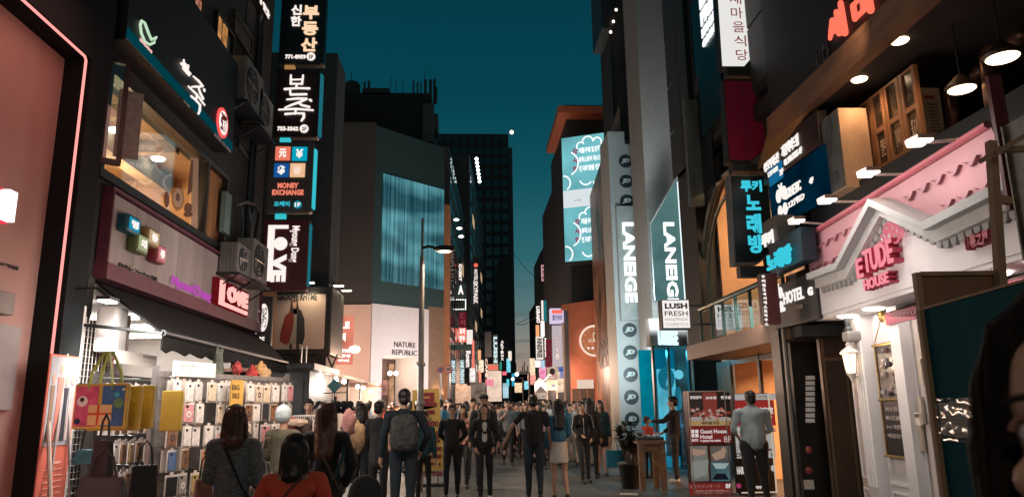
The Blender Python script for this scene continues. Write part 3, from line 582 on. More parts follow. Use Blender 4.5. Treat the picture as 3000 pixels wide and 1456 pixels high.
ORD = ('top', 'second', 'third', 'fourth', 'fifth', 'sixth', 'seventh', 'eighth', 'ninth', 'tenth', 'eleventh', 'twelfth')
def case(c, loc, rz, lab, grp, deep=True, tilt=0):
    body, cm, lens, deco = case_mesh(c)
    o = link('phone_case', body, None, loc); o.rotation_euler = (tilt, 0, rz); o['label'] = lab; o['category'] = 'phone case'; o['group'] = grp
    if deep:
        k = link('case', cm, o); link('lens_hole', lens, k)
        if rnd.random() < .5: link('case_print', deco, k)
    return o
RC = Fr(-3.02, 7.5, 21)
L_C = 2.1; rowz = [1.66-.222*i for i in range(8)]
t = thing('phone_case_rack', 'white perforated display rack full of phone cases standing under the awning', 'rack', RC.w(L_C/2, -.05, 0))
b = MB(); b.fb(RC, -.03, L_C+.03, -.09, -.06, .02, 1.95); part(t, 'back_board', b, mat('rack_board', (.22, .20, .19), .6, var=.5, scale=12))
for s_ in (-.06, L_C+.03):
    b = MB(); b.fb(RC, s_, s_+.04, -.1, -.05, 0, 2.0); part(t, 'post', b, STEEL)
for i, z in enumerate(rowz):
    b = MB(); b.tube([RC.w(-.02, -.02, z+.23), RC.w(L_C+.02, -.02, z+.23)], .008, 6)
    rl = part(t, 'rail', b, STEEL)
    b = MB()
    for j in range(13): b.tube([RC.w(.08+j*.16, -.05, z+.235), RC.w(.08+j*.16, .11, z+.23)], .004, 4)
    part(rl, 'hook', b, STEEL, kind='stuff')
lightrows = ['white', 'clear', 'white', 'cream', 'white', 'clear', 'pink']
mixrows = ['orange', 'white', 'black', 'brown', 'cream', 'gold', 'red', 'pink', 'teal', 'grey', 'green', 'white', 'blue', 'cream', 'black']
ang = -R_(21)+math.pi/2; rzC = math.atan2(RC.n.y, RC.n.x)+math.pi/2
ends = ['leftmost'] + ['%s from the left' % w for w in ('second', 'third', 'fourth', 'fifth', 'sixth', 'seventh', 'eighth', 'ninth', 'tenth', 'eleventh', 'twelfth')] + ['rightmost']
for i, z in enumerate(rowz):
    for j in range(13):
        c = rnd.choice(lightrows if i == 0 else mixrows if i > 2 else lightrows+mixrows[:8])
        if rnd.random() < .06: continue
        p = RC.w(.08+j*.16+rnd.uniform(-.012, .012), .09+rnd.uniform(-.02, .02), z-.012+rnd.uniform(-.02, .012))
        case(c, p, rzC+R_(rnd.uniform(-16, 16)), '%s phone case in its package, %s, %s row of the white rack' % (c, ends[j], ORD[i]), 'phone cases on the white display rack')
        if rnd.random() < .25 and i < 6:
            p2 = RC.w(.08+j*.16, .03, z-.012); case('white', p2, rzC+R_(rnd.uniform(-5, 5)), 'white package behind the %s case of the %s row, white rack' % (ends[j], ORD[i]), 'packages hanging behind the front phone cases', False)
RB = Fr(-3.62, 0, 0)
t = thing('side_hook_rack', 'dark rack with long hooks of edge-on phone cases at the left of the stall', 'rack', (-3.75, 8.4, 0))
b = MB(); b.box(-3.86, -3.80, 7.75, 9.3, .05, 1.95); part(t, 'back_panel', b, mat('grey_grid_panel', (.04, .037, .035), .6, var=.5, scale=30))
rz_ = R_(90)
for i in range(7):
    z = 1.62-i*.285
    b = MB()
    for k in range(4): b.tube([(-3.8, 7.88+k*.38, z+.285), (-3.42, 7.88+k*.38, z+.27)], .005, 4)
    part(t, 'hook_row', b, STEEL, kind='stuff')
    for k in range(4):
        for d in range(5):
            c = rnd.choice(mixrows if i > 3 or i == 0 else lightrows+['gold', 'cream', 'brown'])
            case(c, (-3.74+d*.072, 7.88+k*.38, z), rz_+R_(rnd.uniform(-14, 14)), '%s edge-on phone case, %s on the %s hook, %s row, dark side rack' % (c, ('rearmost', 'second', 'middle', 'fourth', 'foremost')[d], ('nearest', 'second', 'third', 'farthest')[k], ORD[i]), 'edge-on phone cases on the dark side rack', d > 1)
def board(fr, box, txts, lab, n=0.05, m=None, tm=None):
    a = fr.r(*box, n); t = thing('shop_notice', lab, 'sign', fr.w((a[0]+a[1])/2, n, a[2]))
    b = MB(); b.fb(fr, a[0], a[1], n, n+.02, a[2], a[3]); part(t, 'board', b, m or PWHT)
    for (x0, y0, x1, y1, tx, *kw) in txts: ptext(t, fr, tx, (x0, y0, x1, y1), n+.022, tm or mat('grey_ink', (.2, .2, .2), .6), th=.002, bold=0)
    return t
board(RC, (508, 1056, 626, 1106), [(530, 1066, 572, 1076, 'iphone'), (530, 1080, 562, 1088, 'ケース')], 'white notice reading iphone above the phone case rack')
board(RB, (338, 1024, 452, 1078), [(420, 1040, 440, 1052, 'iphone'), (420, 1055, 440, 1064, 'ケース')], 'white notice board above the edge-on phone cases')
t = board(RC, (676, 1112, 706, 1192), [(681, 1126, 701, 1142, 'BIG'), (681, 1150, 701, 1166, 'SALE')], 'yellow BIG SALE card between the phone cases', .2, mat('sale_yellow', (.62, .36, .08), .6), PBLK)
def gift_bag(x, y, z, lab, w=.52, h=.36, c1=(.62, .10, .22), c2=(.03, .15, .35), full=True, ry=0):
    t = thing('gift_bag', lab, 'bag', (x, y, z), 'printed gift bags hanging by the stall', R_(-18))
    b = MB(); b.box(-w/2, w/2, -.045, -.012, 0, h); lpart(t, 'bag_body', b, mat('bag_yellow', (.60, .42, .08), .45, coat=.5), bevel=.01)
    if full:
        b = MB(); b.box(-w/2+.02, -.02, -.050, -.0465, .02, h-.02); lpart(t, 'printed_panel', b, mat('bag_pink', c1, .4, coat=.5, var=.5, scale=9))
        b = MB(); b.box(.02, w/2-.02, -.050, -.0465, .02, h-.02); lpart(t, 'printed_panel', b, mat('bag_blue', c2, .4, coat=.5, var=.5, scale=9))
        b = MB(); b.box(-.10, .13, -.055, -.0505, .03, .19); g_ = lpart(t, 'printed_parcel', b, mat('bag_parcel', (.70, .50, .22), .5))
        b = MB(); b.box(-.01, .01, -.059, -.0555, .03, .19); b.box(-.10, .13, -.0625, -.0595, .11, .125); lpart(t, 'printed_ribbon', b, mat('ribbon_red', (.6, .08, .03), .5))
        for k, (cx, cz, r, cm) in enumerate(((-.17, .22, .055, PWHT), (-.17, .23, .03, PBLK), (.19, .20, .05, mat('print_green', (.12, .28, .12), .5)), (.17, .27, .03, mat('print_cyan', (.03, .4, .5), .5)), (.23, .31, .014, PWHT), (-.2, .06, .03, mat('print_navy', (.02, .03, .1), .5)))):
            b = MB(); b.ell((cx, -.052-k*.0008, cz), (r, .004, r*.8), 12, 6); lpart(t, 'printed_spot', b, cm)
        for sy in (-.05, .05):
            b = MB(); pts = [(-.12, sy, h-.05), (-.10, sy, h+.1), (-.02, sy*.4, h+.26), (.02, sy*.4, h+.26), (.09, sy, h+.1), (.12, sy, h-.05)]
            b.tube(pts, .017, 6, flat=.3); lpart(t, 'handle', b, mat('handle_green', (.35, .45, .10), .5))
    return t
q = ray(298, 1255); k = 6.3/q.y; pb = q*k
gift_bag(pb.x, 6.3, CAMZ+pb.z, 'yellow edged gift bag with pink and blue printed panels, foremost of its stack')
gift_bag(pb.x+.04, 6.45, CAMZ+pb.z-.02, 'yellow gift bag mostly hidden behind the pink and blue one', full=False)
gift_bag(pb.x+.08, 6.6, CAMZ+pb.z-.01, 'yellow gift bag at the back of the stack of gift bags', full=False)
q = ray(505, 1262); k = 7.0/q.y; pb = q*k
t = gift_bag(pb.x, 7.0, CAMZ+pb.z, 'narrow yellow gift bag beside the white racks', w=.22, h=.36, full=False)
def lump(nm, lab, cat, c, r, m, grp=None, seedv=0, amp=.12, u=20, v=14):
    b = MB(); b.ell(c, 1.0, u, v); c = Vector(c)
    for i, p in enumerate(b.v):
        d = Vector(p)-c; f = 1+amp*(noise.noise(d*2.3+Vector((seedv, 0, 0)))*2); b.v[i] = tuple(c+Vector((d.x*r[0]*f, d.y*r[1]*f, d.z*r[2]*f)))
    return single(nm, b, m, lab, cat, grp, smooth=True)
for i, (px, py, y, r, c, lab) in enumerate(((300, 1345, 6.0, (.13, .10, .28), (.012, .012, .014), 'black fabric bag hanging below the gift bags'), (300, 1420, 5.9, (.24, .12, .12), (.015, .015, .017), 'black hold-all below the black fabric bag'), (255, 1330, 6.6, (.12, .06, .08), (.03, .16, .22), 'crumpled blue string bag at the left of the stall'), (420, 1415, 6.6, (.14, .05, .3), (.02, .02, .02), 'black pouch with pale dots hanging low on the stall'), (595, 1440, 6.7, (.1, .05, .22), (.2, .08, .05), 'brown leather pouch hanging low on the stall'))):
    q = ray(px, py)*(y/ray(px, py).y); t = thing('hanging_bag', lab, 'bag', (q.x, y, CAMZ+q.z-r[2]), 'dark bags hanging on the stall', R_(20*i-30)); w_, h_ = r[0]*.85, r[2]*1.5
    b = MB(); b.box8([(-w_, -.05, 0), (w_, -.05, 0), (w_, .05, 0), (-w_, .05, 0), (-w_*.8, -.02, h_), (w_*.8, -.02, h_), (w_*.8, .02, h_), (-w_*.8, .02, h_)]); lpart(t, 'bag_body', b, mat('bag_mat_%d' % i, c, .6, var=.5, scale=18), bevel=.012)
    b = MB(); b.tube([(-w_*.5, 0, h_), (-w_*.35, 0, h_+.14), (0, 0, h_+.2), (w_*.35, 0, h_+.14), (w_*.5, 0, h_)], .009, 6); lpart(t, 'handle', b, CHAR)
def at(px, py, y): q = ray(px, py)*(y/ray(px, py).y); return Vector((q.x, y, CAMZ+q.z))
for i, (px, py, r, c, lab) in enumerate(((742, 1105, .10, (.45, .05, .05), 'red and cream heart shaped cushion hanging under the awning'), (762, 1085, .07, (.5, .28, .12), 'tan soft toy hanging at the top of the awning edge'), (790, 1150, .10, (.6, .08, .05), 'bright red tassel toy at the right end of the stall'), (775, 1105, .08, (.55, .35, .2), 'cream and orange soft toy hanging beside the red tassel'), (748, 1135, .06, (.08, .25, .4), 'small blue soft toy under the heart cushion'), (695, 1080, .06, (.5, .08, .08), 'small red plush key ring under the awning'), (637, 1090, .07, (.15, .17, .14), 'bundle of grey green cords hanging from the awning'))):
    p = at(px, py, 9.3); lump('soft_toy', lab, 'toy', p, (r, r*.7, r*1.25 if i != 6 else .28), mat('toy_%d' % i, c, .9, var=.5, scale=25), 'soft toys hanging under the awning', i*1.7, .3)
    b = MB(); b.tube([p+Vector((0, 0, r*.9)), p+Vector((0, 0, .5))], .003, 4)
sockc = ((.70, .67, .64), (.25, .24, .24), (.62, .5, .48), (.5, .5, .5))
sm_ = []
for k, c in enumerate(sockc):
    b = MB(); b.box(-.045, .045, -.01, .01, 0, .24); sm_.append(mesh('sock_pack', b, mat('sock_%d' % k, c, .6, var=.6, scale=28), bevel=.006))
for r_ in range(3):
    for i in range(8):
        p = at(728+i*13, 1240+r_*68, 9.2+i*.12); o = link('sock_pack', sm_[rnd.randrange(4)], None, p); o.rotation_euler.z = R_(rnd.uniform(-20, 20))
        o['label'] = 'packed socks hanging %s in the %s sock row beyond the phone cases' % (('leftmost', 'second', 'third', 'fourth', 'fifth', 'sixth', 'seventh', 'rightmost')[i], ('top', 'middle', 'bottom')[r_]); o['category'] = 'socks'; o['group'] = 'packed socks hanging in rows'
t = thing('sock_rack', 'thin steel rack holding the rows of packed socks', 'rack', (at(770, 1200, 9.75).x, 9.8, 0))
b = MB()
for r_ in range(3): b.tube([at(724, 1176+r_*68, 9.3), at(828, 1176+r_*68, 10.2)], .007, 5)
part(t, 'rail', b, STEEL, kind='stuff')
for px, y in ((724, 9.35), (828, 10.25)):
    b = MB(); p = at(px, 1200, y); b.tube([(p.x, y, 0), (p.x, y, 2.0)], .014, 6); part(t, 'post', b, STEEL)
lamp('AREA', RC.w(1.1, 1.2, 2.75), 62, (1, .80, .66), 1.6, RC.w(1.0, -.1, .9))
lamp('AREA', (-2.75, 7.0, 2.4), 22, (1, .88, .8), .8, (-3.7, 8.0, 1.0))
t = thing('spinner_stand', 'low wire spinner heaped with clear wrapped trinkets behind the woman in grey', 'rack', (-1.98, 6.9, 0))
b = MB(); b.tube([(-1.98, 6.9, 0), (-1.98, 6.9, 1.35)], .02, 8); b.lathe((-1.98, 6.9, 0), [(.2, 0), (.2, .03), (.02, .05)], 14); part(t, 'pole', b, STEEL)
for i in range(60):
    a_ = rnd.uniform(0, 6.28); z = rnd.uniform(.5, 1.3); b = MB(); r_ = .13+rnd.random()*.05
    c = Vector((-1.98+math.cos(a_)*r_, 6.9+math.sin(a_)*r_, z)); b.box(-.035, .035, -.006, .006, -.05, .05)
    M_ = Matrix.Rotation(rnd.uniform(0, 6), 3, 'Z') @ Matrix.Rotation(rnd.uniform(-.5, .5), 3, 'X')
    b.v = [tuple(c+M_ @ Vector(v)) for v in b.v]; part(t, 'trinket', b, mat('trinket_%d' % (i % 4), ((.55, .53, .5), (.2, .3, .28), (.5, .4, .3), (.12, .12, .12))[i % 4], .25, coat=.8, var=.4, scale=20))
t = thing('shuttered_kiosk', 'black shuttered kiosk between the phone case stall and the bright second stall', 'kiosk', (-3.55, 14.1, 0))
kx0, kx1 = at(800, 1150, 13.4).x, at(905, 1150, 13.4).x
b = MB(); b.box(kx0-.3, kx1, 13.4, 15.6, .05, 2.25); part(t, 'body', b, BLACK, bevel=.02)
for i in range(12):
    b = MB(); b.box(kx0-.1, kx1-.1, 13.37, 13.398, .4+i*.14, .525+i*.14); part(t, 'shutter_slat', b, CHAR)
b = MB(); b.box(kx0-.4, kx1+.12, 13.2, 15.7, 2.25, 2.36); part(t, 'roof', b, CHAR, bevel=.01)
b = MB(); p0, p1 = at(880, 1070, 13.6), at(896, 1030, 13.6)
for (x0, x1, z0, z1) in ((p0.x, p0.x+.02, 2.36, p1.z+.1), (p1.x, p1.x+.02, 2.36, p1.z+.1), (p0.x+.02, p1.x, p1.z+.08, p1.z+.1)): b.box(x0, x1, 13.58, 13.62, z0, z1)
part(t, 'roof_frame', b, STEEL)
SFr = Fr(-2.95, 0, 0)
a0 = SFr.p(893, 1100)[0]; a1 = SFr.p(1110, 1168)[0]; zr = SFr.p(893, 1085)[1]
t = thing('second_stall', 'bright white stall with a string of bulbs along its roof, beyond the black kiosk', 'stall', SFr.w((a0+a1)/2, -.8, 0))
b = MB(); b.fb(SFr, a0, a1, -1.7, .15, zr, zr+.06); part(t, 'roof', b, mat('roof_warm', (.3, .16, .12), .6))
b = MB(); b.fb(SFr, a0+.1, a1-.1, -1.6, -1.5, 0, zr); b.fb(SFr, a1-.3, a1-.2, -1.5, 0, 0, zr); part(t, 'back_sheet', b, mat('tent_sheet', (.75, .70, .66), .7, var=.1))
for k in range(4):
    s_ = a0+.6+k*2.0; b = MB(); b.fb(SFr, s_, s_+.05, -.02, .03, 0, zr); part(t, 'post', b, CHAR)
for i, (px, py) in enumerate(((938, 1102), (985, 1112), (1008, 1117), (1048, 1132), (1064, 1136), (1087, 1146))):
    p = at(px, py, SFr.p(px, py, .1)[0]); b = MB(); b.ell(p, .05, 10, 7); part(t, 'bulb', b, emi('bulb_white', (1, .93, .85), 22))
for k in range(16):
    s_ = a0+.5+k*.42; b = MB(); b.fb(SFr, s_, s_+.3, -.9, -.7, 1.0+rnd.random()*.2, 1.55+rnd.random()*.25)
    part(t, 'hanging_goods', b, mat('stallgoods_%d' % (k % 5), ((.5, .4, .34), (.3, .2, .14), (.6, .5, .42), (.35, .14, .1), (.4, .35, .3))[k % 5], .8, var=.5, scale=10))
b = MB(); b.fb(SFr, a0+.2, a1-.3, -1.3, -.1, .0, .9); part(t, 'counter', b, mat('counter_dark', (.06, .05, .045), .7))
lamp('AREA', SFr.w((a0+a1)/2, -.6, zr-.1), 420, (1, .84, .70), 2.0, SFr.w((a0+a1)/2, .3, 0))
lamp('POINT', SFr.w(a1-1.5, .4, zr-.2), 160, (1, .68, .48), .2)
lamp('POINT', SFr.w(a0+1.5, .3, zr-.25), 60, (1, .9, .8), .1)
t = thing('hat_stand', 'stand heaped with black hats in front of the bright second stall', 'rack', (at(982, 1200, 11.6).x, 11.6, 0))
c = at(982, 1200, 11.6)
b = MB(); b.tube([(c.x, 11.6, 0), (c.x, 11.6, c.z+.2)], .02, 8); b.tube([at(930, 1200, 11.6), at(1036, 1200, 11.6)], .012, 6); b.lathe((c.x, 11.6, 0), [(.22, 0), (.22, .02), (.02, .05)], 12); part(t, 'frame', b, CHAR)
for i in range(12):
    px = 935+(i % 6)*18; py = 1188+(i//6)*17; p = at(px, py, 11.5+(i//6)*.12); b = MB(); b.ell(p+Vector((0, 0, .02)), (.06, .06, .055), 12, 8); b.lathe((p.x, p.y, p.z-.02), [(.085, 0), (.09, .008), (.05, .012)], 14)
    part(t, 'hat', b, mat('black_felt', (.014, .015, .016), .95), smooth=True)
t = thing('diamond_sign', 'small blue-green diamond sign on a thin crossbar above the black hats', 'sign', (at(980, 1165, 11.9).x, 11.9, 0))
p = at(980, 1130, 11.9); DFr = FY(11.9); q = .115
b = MB(); b.prism(DFr, [(p.x-q, p.z), (p.x, p.z-q), (p.x+q, p.z), (p.x, p.z+q)], 0, .02); part(t, 'plate', b, mat('diamond_teal', (.03, .16, .18), .6))
b = MB(); b.tube([(p.x, 11.9, 0), (p.x, 11.9, p.z-.05)], .009, 6); b.tube([at(946, 1151, 11.9), at(1014, 1149, 11.9)], .008, 6); part(t, 'post', b, CHAR)
t = thing('wire_basket', 'white wire basket rack on legs in front of the black kiosk', 'rack', (at(895, 1220, 9.6).x, 9.6, 0))
p0, p1 = at(858, 1218, 9.6), at(934, 1218, 9.6); zt = p0.z
b = MB()
for z in (zt, zt-.12): b.tube([(p0.x, 9.6, z), (p1.x, 9.6, z), (p1.x, 10.0, z), (p0.x, 10.0, z), (p0.x, 9.6, z)], .008, 5)
for i in range(14): x = p0.x+(p1.x-p0.x)*i/13; b.tube([(x, 9.6, zt), (x, 9.6, zt-.12)], .005, 4)
part(t, 'basket', b, WHITE, kind='stuff')
for x in (p0.x, p1.x):
    b = MB(); b.tube([(x, 9.6, zt), (x, 9.6, 0)], .012, 6); part(t, 'leg', b, WHITE)
for i, (px, py, y, r, c, lab) in enumerate(((858, 1262, 9.3, (.06, .06, .15), (.45, .10, .13), 'pink speckled toy hanging from the wire basket'), (898, 1262, 9.3, (.09, .07, .15), (.05, .03, .03), 'dark brown toy hanging from the wire basket'), (862, 1238, 9.25, (.17, .07, .05), (.55, .42, .32), 'cream coloured plush heap lying on the wire basket'), (925, 1262, 9.2, (.05, .05, .16), (.6, .5, .45), 'cream wrapped toy beside the long haired woman'), (1022, 1238, 8.6, (.075, .06, .16), (.32, .15, .14), 'pink plush in a clear plastic bag right of the long haired woman'), (1045, 1280, 8.8, (.09, .06, .18), (.35, .22, .12), 'bag of brown trinkets below the pink plush'))):
    lump('plush_item', lab, 'toy', at(px, py, y), r, mat('plush_%d' % i, c, .8, var=.5, scale=20), 'plush goods around the wire basket', i*2.3+9, .16)
BY = 20.0; GF = FY(BY)
a = GF.r(805, 850, 967, 1030); gx0, gx1 = a[0]-.35, a[1]
t = thing('billboard_building', 'black boxed building corner carrying a fashion billboard and three lamps', 'building', ((gx0+gx1)/2, BY+2, 0))
ztop = GF.p(900, 838)[1]; gd = 1.9
b = MB(); b.box(gx0, gx1, BY, BY+gd, 3.0, ztop); part(t, 'upper_box', b, BLACK, bevel=.03)
b = MB(); b.box(gx0-.1, gx0+.42, BY-.06, BY+gd, 0, ztop-.1); part(t, 'side_pillar', b, mat('tan_pillar', (.42, .24, .13), .7))
b = MB(); b.box(gx0-2.5, gx1-.2, BY+.5, BY+gd, 0, 12); part(t, 'wall', b, DARK)
b = MB()
for i in range(5): 
    x = gx0+.7+i*.28; b.tube([(x, BY-.02, 2.3), (x+.28, BY-.02, 3.0)], .02, 5); b.tube([(x+.28, BY-.02, 2.3), (x, BY-.02, 3.0)], .02, 5)
b.box(gx0+.5, gx1-.1, BY-.04, BY, 2.26, 2.3)
part(t, 'lattice', b, CHAR, kind='stuff')
q = GF.r(812, 863, 950, 1022)
t8 = thing('fashion_billboard', 'framed billboard of a person in a red and black jacket headed GROOVE RHYME', 'billboard', ((q[0]+q[1])/2, BY-.05, q[2]))
b = MB(); b.fb(GF, q[0]-.05, q[1]+.05, .01, .05, q[2]-.05, q[3]+.05); part(t8, 'frame', b, CHAR)
b = MB(); b.fb(GF, q[0], q[1], .051, .056, q[2], q[3]); part(t8, 'poster', b, mat('poster_backdrop', (.36, .30, .27), .7, var=.12, scale=1))
ptext(t8, GF, 'GROOVE RHYME', (812, 859, 929, 880), .058, mat('poster_title', (.02, .035, .04), .5), bold=.05, th=.004)
def fl(pts, n, m, nm='printed_shape'): q_ = MB(); q_.prism(GF, [GF.p(x, y, n) for x, y in pts], n, n+.003); return part(t8, nm, q_, m)
fl([(858, 905), (836, 925), (822, 975), (820, 1000), (838, 1010), (852, 1000), (860, 950), (866, 905)], .060, mat('jacket_red', (.16, .018, .018), .8))
fl([(866, 905), (882, 908), (892, 935), (893, 985), (886, 1008), (862, 1006), (866, 950)], .0602, mat('jacket_black', (.012, .014, .018), .8))
fl([(860, 903), (870, 903), (868, 1005), (850, 1008), (848, 998), (861, 950)], .064, mat('shirt_grey', (.22, .20, .19), .8))
fl([(848, 1008), (856, 1008), (856, 1022), (848, 1022)], .064, PBLK); fl([(868, 1006), (876, 1006), (876, 1022), (868, 1022)], .064, PBLK)
fl([(854, 880), (872, 880), (876, 905), (870, 920), (856, 920), (851, 905)], .064, mat('print_hair', (.03, .022, .02), .8)); fl([(857, 884), (869, 884), (868, 900), (863, 906), (858, 900)], .068, mat('print_face', (.35, .22, .17), .8))
for i, (px, py, y) in enumerate(((905, 829, BY-.35), (992, 838, 20.9), (1015, 852, 21.6))):
    p = at(px, py, y); t = thing('billboard_lamp', ('leftmost lamp, right over the billboard poster', 'middle lamp on the corner of the black billboard building', 'rightmost lamp on the side of the black billboard building')[i], 'lamp', p, 'lamps over the billboard')
    b = MB(); b.box(p.x-.14, p.x+.14, y-.1, y+.1, p.z+.012, p.z+.06); part(t, 'housing', b, CHAR)
    b = MB(); b.box(p.x-.13, p.x+.13, y-.09, y+.09, p.z, p.z+.011); part(t, 'lit_panel', b, emi('lamp_face', (1, .85, .6), 12))
    b = MB(); b.tube([(p.x, y, p.z+.05), (p.x-.05, y+.45, p.z+.0)], .015, 6); part(t, 'arm', b, CHAR)
    lamp('SPOT', p-Vector((0, 0, .03)), 60 if i == 0 else 40, (1, .72, .45), .1, p+Vector((-.3 if i else 0, .3, -2)), 130)
NF = FY(24.0)
t, a = blade('salmon lit blade sign with white lettering between the billboard and the pale corner building', 984, 925, 1030, 1066, emi('salmon_box', (1, .30, .20), .75, .25, 2), th=.25, fr=NF)
for i, (y0, y1, tx, x0, x1) in enumerate(((942, 962, 'LE', 1000, 1024), (1022, 1032, '네일', 990, 1024), (1037, 1046, '미용실', 988, 1026), (1052, 1060, '헤어', 990, 1022), (975, 1000, '뷰티', 990, 1012))): ptext(t, NF, tx, (x0, y0, x1, y1), .01, emi('white_hot', (1, .85, .8), 1.8), bold=.05)
b = MB(); p = NF.p(1040, 1024, 0); b.ell(NF.w(p[0], .1, p[1]), (.18, .05, .12), 12, 8); part(t, 'bright_lamp', b, emi('flare', (1, .86, .75), 7))
NY = 30.0; NRF = FY(NY)
cx_, cz_ = NRF.p(1096, 600); zt = NRF.p(1000, 358)[1]; zb = NRF.p(1000, 893)[1]
cc = Vector((math.sin(R_(46)), math.cos(R_(46)), 0))
DF = Fr(cx_, NY, 46)
L_D = DF.p(1301, 700)[0]
t = thing('corner_shop_building', 'pale windowless corner building with a dark upper wall and a recessed lit doorway', 'building', (cx_-1, NY+2, 0))
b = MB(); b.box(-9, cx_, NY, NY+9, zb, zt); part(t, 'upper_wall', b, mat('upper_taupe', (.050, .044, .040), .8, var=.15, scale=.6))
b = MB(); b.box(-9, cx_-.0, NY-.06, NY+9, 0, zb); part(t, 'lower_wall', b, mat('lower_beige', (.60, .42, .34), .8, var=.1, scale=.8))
def painted_teal_reflection():  # cyan reflection on the glass corner, put in as streaky colour and emission
    m = bpy.data.materials.new('painted_teal_reflection'); m.use_nodes = True; tt = m.node_tree; p = tt.nodes['Principled BSDF']; p.inputs['Roughness'].default_value = .22; p.inputs['Metallic'].default_value = .35
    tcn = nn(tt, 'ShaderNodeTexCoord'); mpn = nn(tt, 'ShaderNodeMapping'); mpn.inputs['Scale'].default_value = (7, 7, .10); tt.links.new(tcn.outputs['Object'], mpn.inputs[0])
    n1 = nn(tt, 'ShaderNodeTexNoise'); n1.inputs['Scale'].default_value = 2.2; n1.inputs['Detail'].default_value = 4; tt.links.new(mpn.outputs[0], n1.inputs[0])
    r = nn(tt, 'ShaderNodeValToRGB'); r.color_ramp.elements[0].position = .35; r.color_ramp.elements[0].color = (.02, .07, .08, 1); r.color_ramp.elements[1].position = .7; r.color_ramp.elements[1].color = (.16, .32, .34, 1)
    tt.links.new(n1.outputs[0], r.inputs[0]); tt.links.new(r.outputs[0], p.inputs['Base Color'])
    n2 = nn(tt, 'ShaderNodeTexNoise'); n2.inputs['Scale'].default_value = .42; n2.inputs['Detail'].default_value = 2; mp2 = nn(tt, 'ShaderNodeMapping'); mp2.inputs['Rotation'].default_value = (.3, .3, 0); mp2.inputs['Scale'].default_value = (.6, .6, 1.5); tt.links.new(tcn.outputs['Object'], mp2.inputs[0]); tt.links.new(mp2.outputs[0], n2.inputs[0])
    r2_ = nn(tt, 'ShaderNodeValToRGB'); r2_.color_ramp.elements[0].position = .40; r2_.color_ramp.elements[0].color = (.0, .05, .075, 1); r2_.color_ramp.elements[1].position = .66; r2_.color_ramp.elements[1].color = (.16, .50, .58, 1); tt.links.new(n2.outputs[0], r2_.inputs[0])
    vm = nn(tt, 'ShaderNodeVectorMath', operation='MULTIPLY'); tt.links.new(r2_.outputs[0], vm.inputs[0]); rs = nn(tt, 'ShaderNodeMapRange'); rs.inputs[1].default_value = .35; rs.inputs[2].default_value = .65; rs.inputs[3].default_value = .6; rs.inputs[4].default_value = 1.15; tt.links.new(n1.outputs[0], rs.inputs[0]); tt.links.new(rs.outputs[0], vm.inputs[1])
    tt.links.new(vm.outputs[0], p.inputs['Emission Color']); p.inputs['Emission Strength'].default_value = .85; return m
TC = painted_teal_reflection()
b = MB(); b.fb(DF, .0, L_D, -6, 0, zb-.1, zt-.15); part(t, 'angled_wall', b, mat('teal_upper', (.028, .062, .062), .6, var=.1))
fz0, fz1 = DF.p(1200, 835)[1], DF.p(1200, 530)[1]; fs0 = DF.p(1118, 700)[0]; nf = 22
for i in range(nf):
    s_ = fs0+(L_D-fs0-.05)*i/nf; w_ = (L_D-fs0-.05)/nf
    b = MB(); b.fb(DF, s_, s_+w_*.997, .0, .05, fz0, fz1); part(t, 'reflection_fin', b, TC)
dz = DF.p(1160, 1044)[1]; d0, d1 = DF.p(1116, 1100)[0], DF.p(1222, 1100)[0]
b = MB(); b.fb(DF, .0, d0, -1.5, .06, 0, zb+.05); b.fb(DF, d0, d1, -1.5, .06, dz, zb+.05); b.fb(DF, d1, DF.p(1253, 1000)[0], -1.5, .06, 0, zb+.05); part(t, 'white_front', b, mat('white_front', (.62, .60, .60), .6, var=.05))
b = MB(); b.fb(DF, DF.p(1253, 1000)[0], L_D, -1.5, .03, 0, zb+.2); part(t, 'orange_side', b, mat('brown_side', (.20, .13, .085), .7, var=.2))
b = MB(); b.fb(DF, d0-.0, d1, -3.0, -1.55, 0, dz+.4); part(t, 'door_lobby', b, mat('lobby_dark', (.10, .065, .05), .5, var=.5, scale=2))
for i, (px, y0, y1, c_) in enumerate(((1135, 1075, 1200, 'warm'), (1172, 1070, 1200, 'dark'), (1190, 1110, 1155, 'poster'), (1208, 1060, 1200, 'warm'), (1128, 1120, 1180, 'warm'))):
    q = DF.p(px, y0); z1_ = DF.p(px, y0)[1]; z0_ = max(0.0, DF.p(px, y1)[1]); b = MB(); b.fb(DF, q[0]-.12, q[0]+.12, -1.5+.02*i, -1.45+.03*i, z0_, z1_)
    part(t, 'lobby_panel', b, {'warm': emi('lobby_warm', (1, .55, .30), .38, .8, 2), 'dark': BLACK, 'poster': emi('lobby_poster', (.9, .4, .3), .5, .5, 4)}[c_])
for px in (1142, 1160):
    q = DF.p(px, 1093, -.2); b = MB(); b.ell(DF.w(q[0], -.2, q[1]), .09, 10, 7); part(t, 'door_lamp', b, emi('door_lamp', (1, .9, .8), 16))
lamp('POINT', DF.w((d0+d1)/2, -.6, dz-.6), 34, (1, .70, .48), .3)
NT = mat('dark_bronze_letters', (.05, .04, .035), .4, .3)
ptext(t, DF, 'NATURE', (1155, 1000, 1216, 1019), .075, NT, th=.02, bold=-.003); ptext(t, DF, 'REPUBLIC', (1149, 1023, 1221, 1042), .075, NT, th=.02, bold=-.003)
lamp('AREA', (cx_-2.5, NY-3.2, 2.6), 190, (1, .68, .52), 2.5, (cx_-2.6, NY, 3.4))
lamp('AREA', DF.w(1.6, 3.4, 2.3), 190, (1, .88, .86), 2.4, DF.w(1.4, 0, 3.8))
RY = 41.0; RT = FY(RY)
t = thing('rooftop_building', 'black flat roofed building with a water tank and aerials behind the pale corner building', 'building', (-6, RY+3, 0))
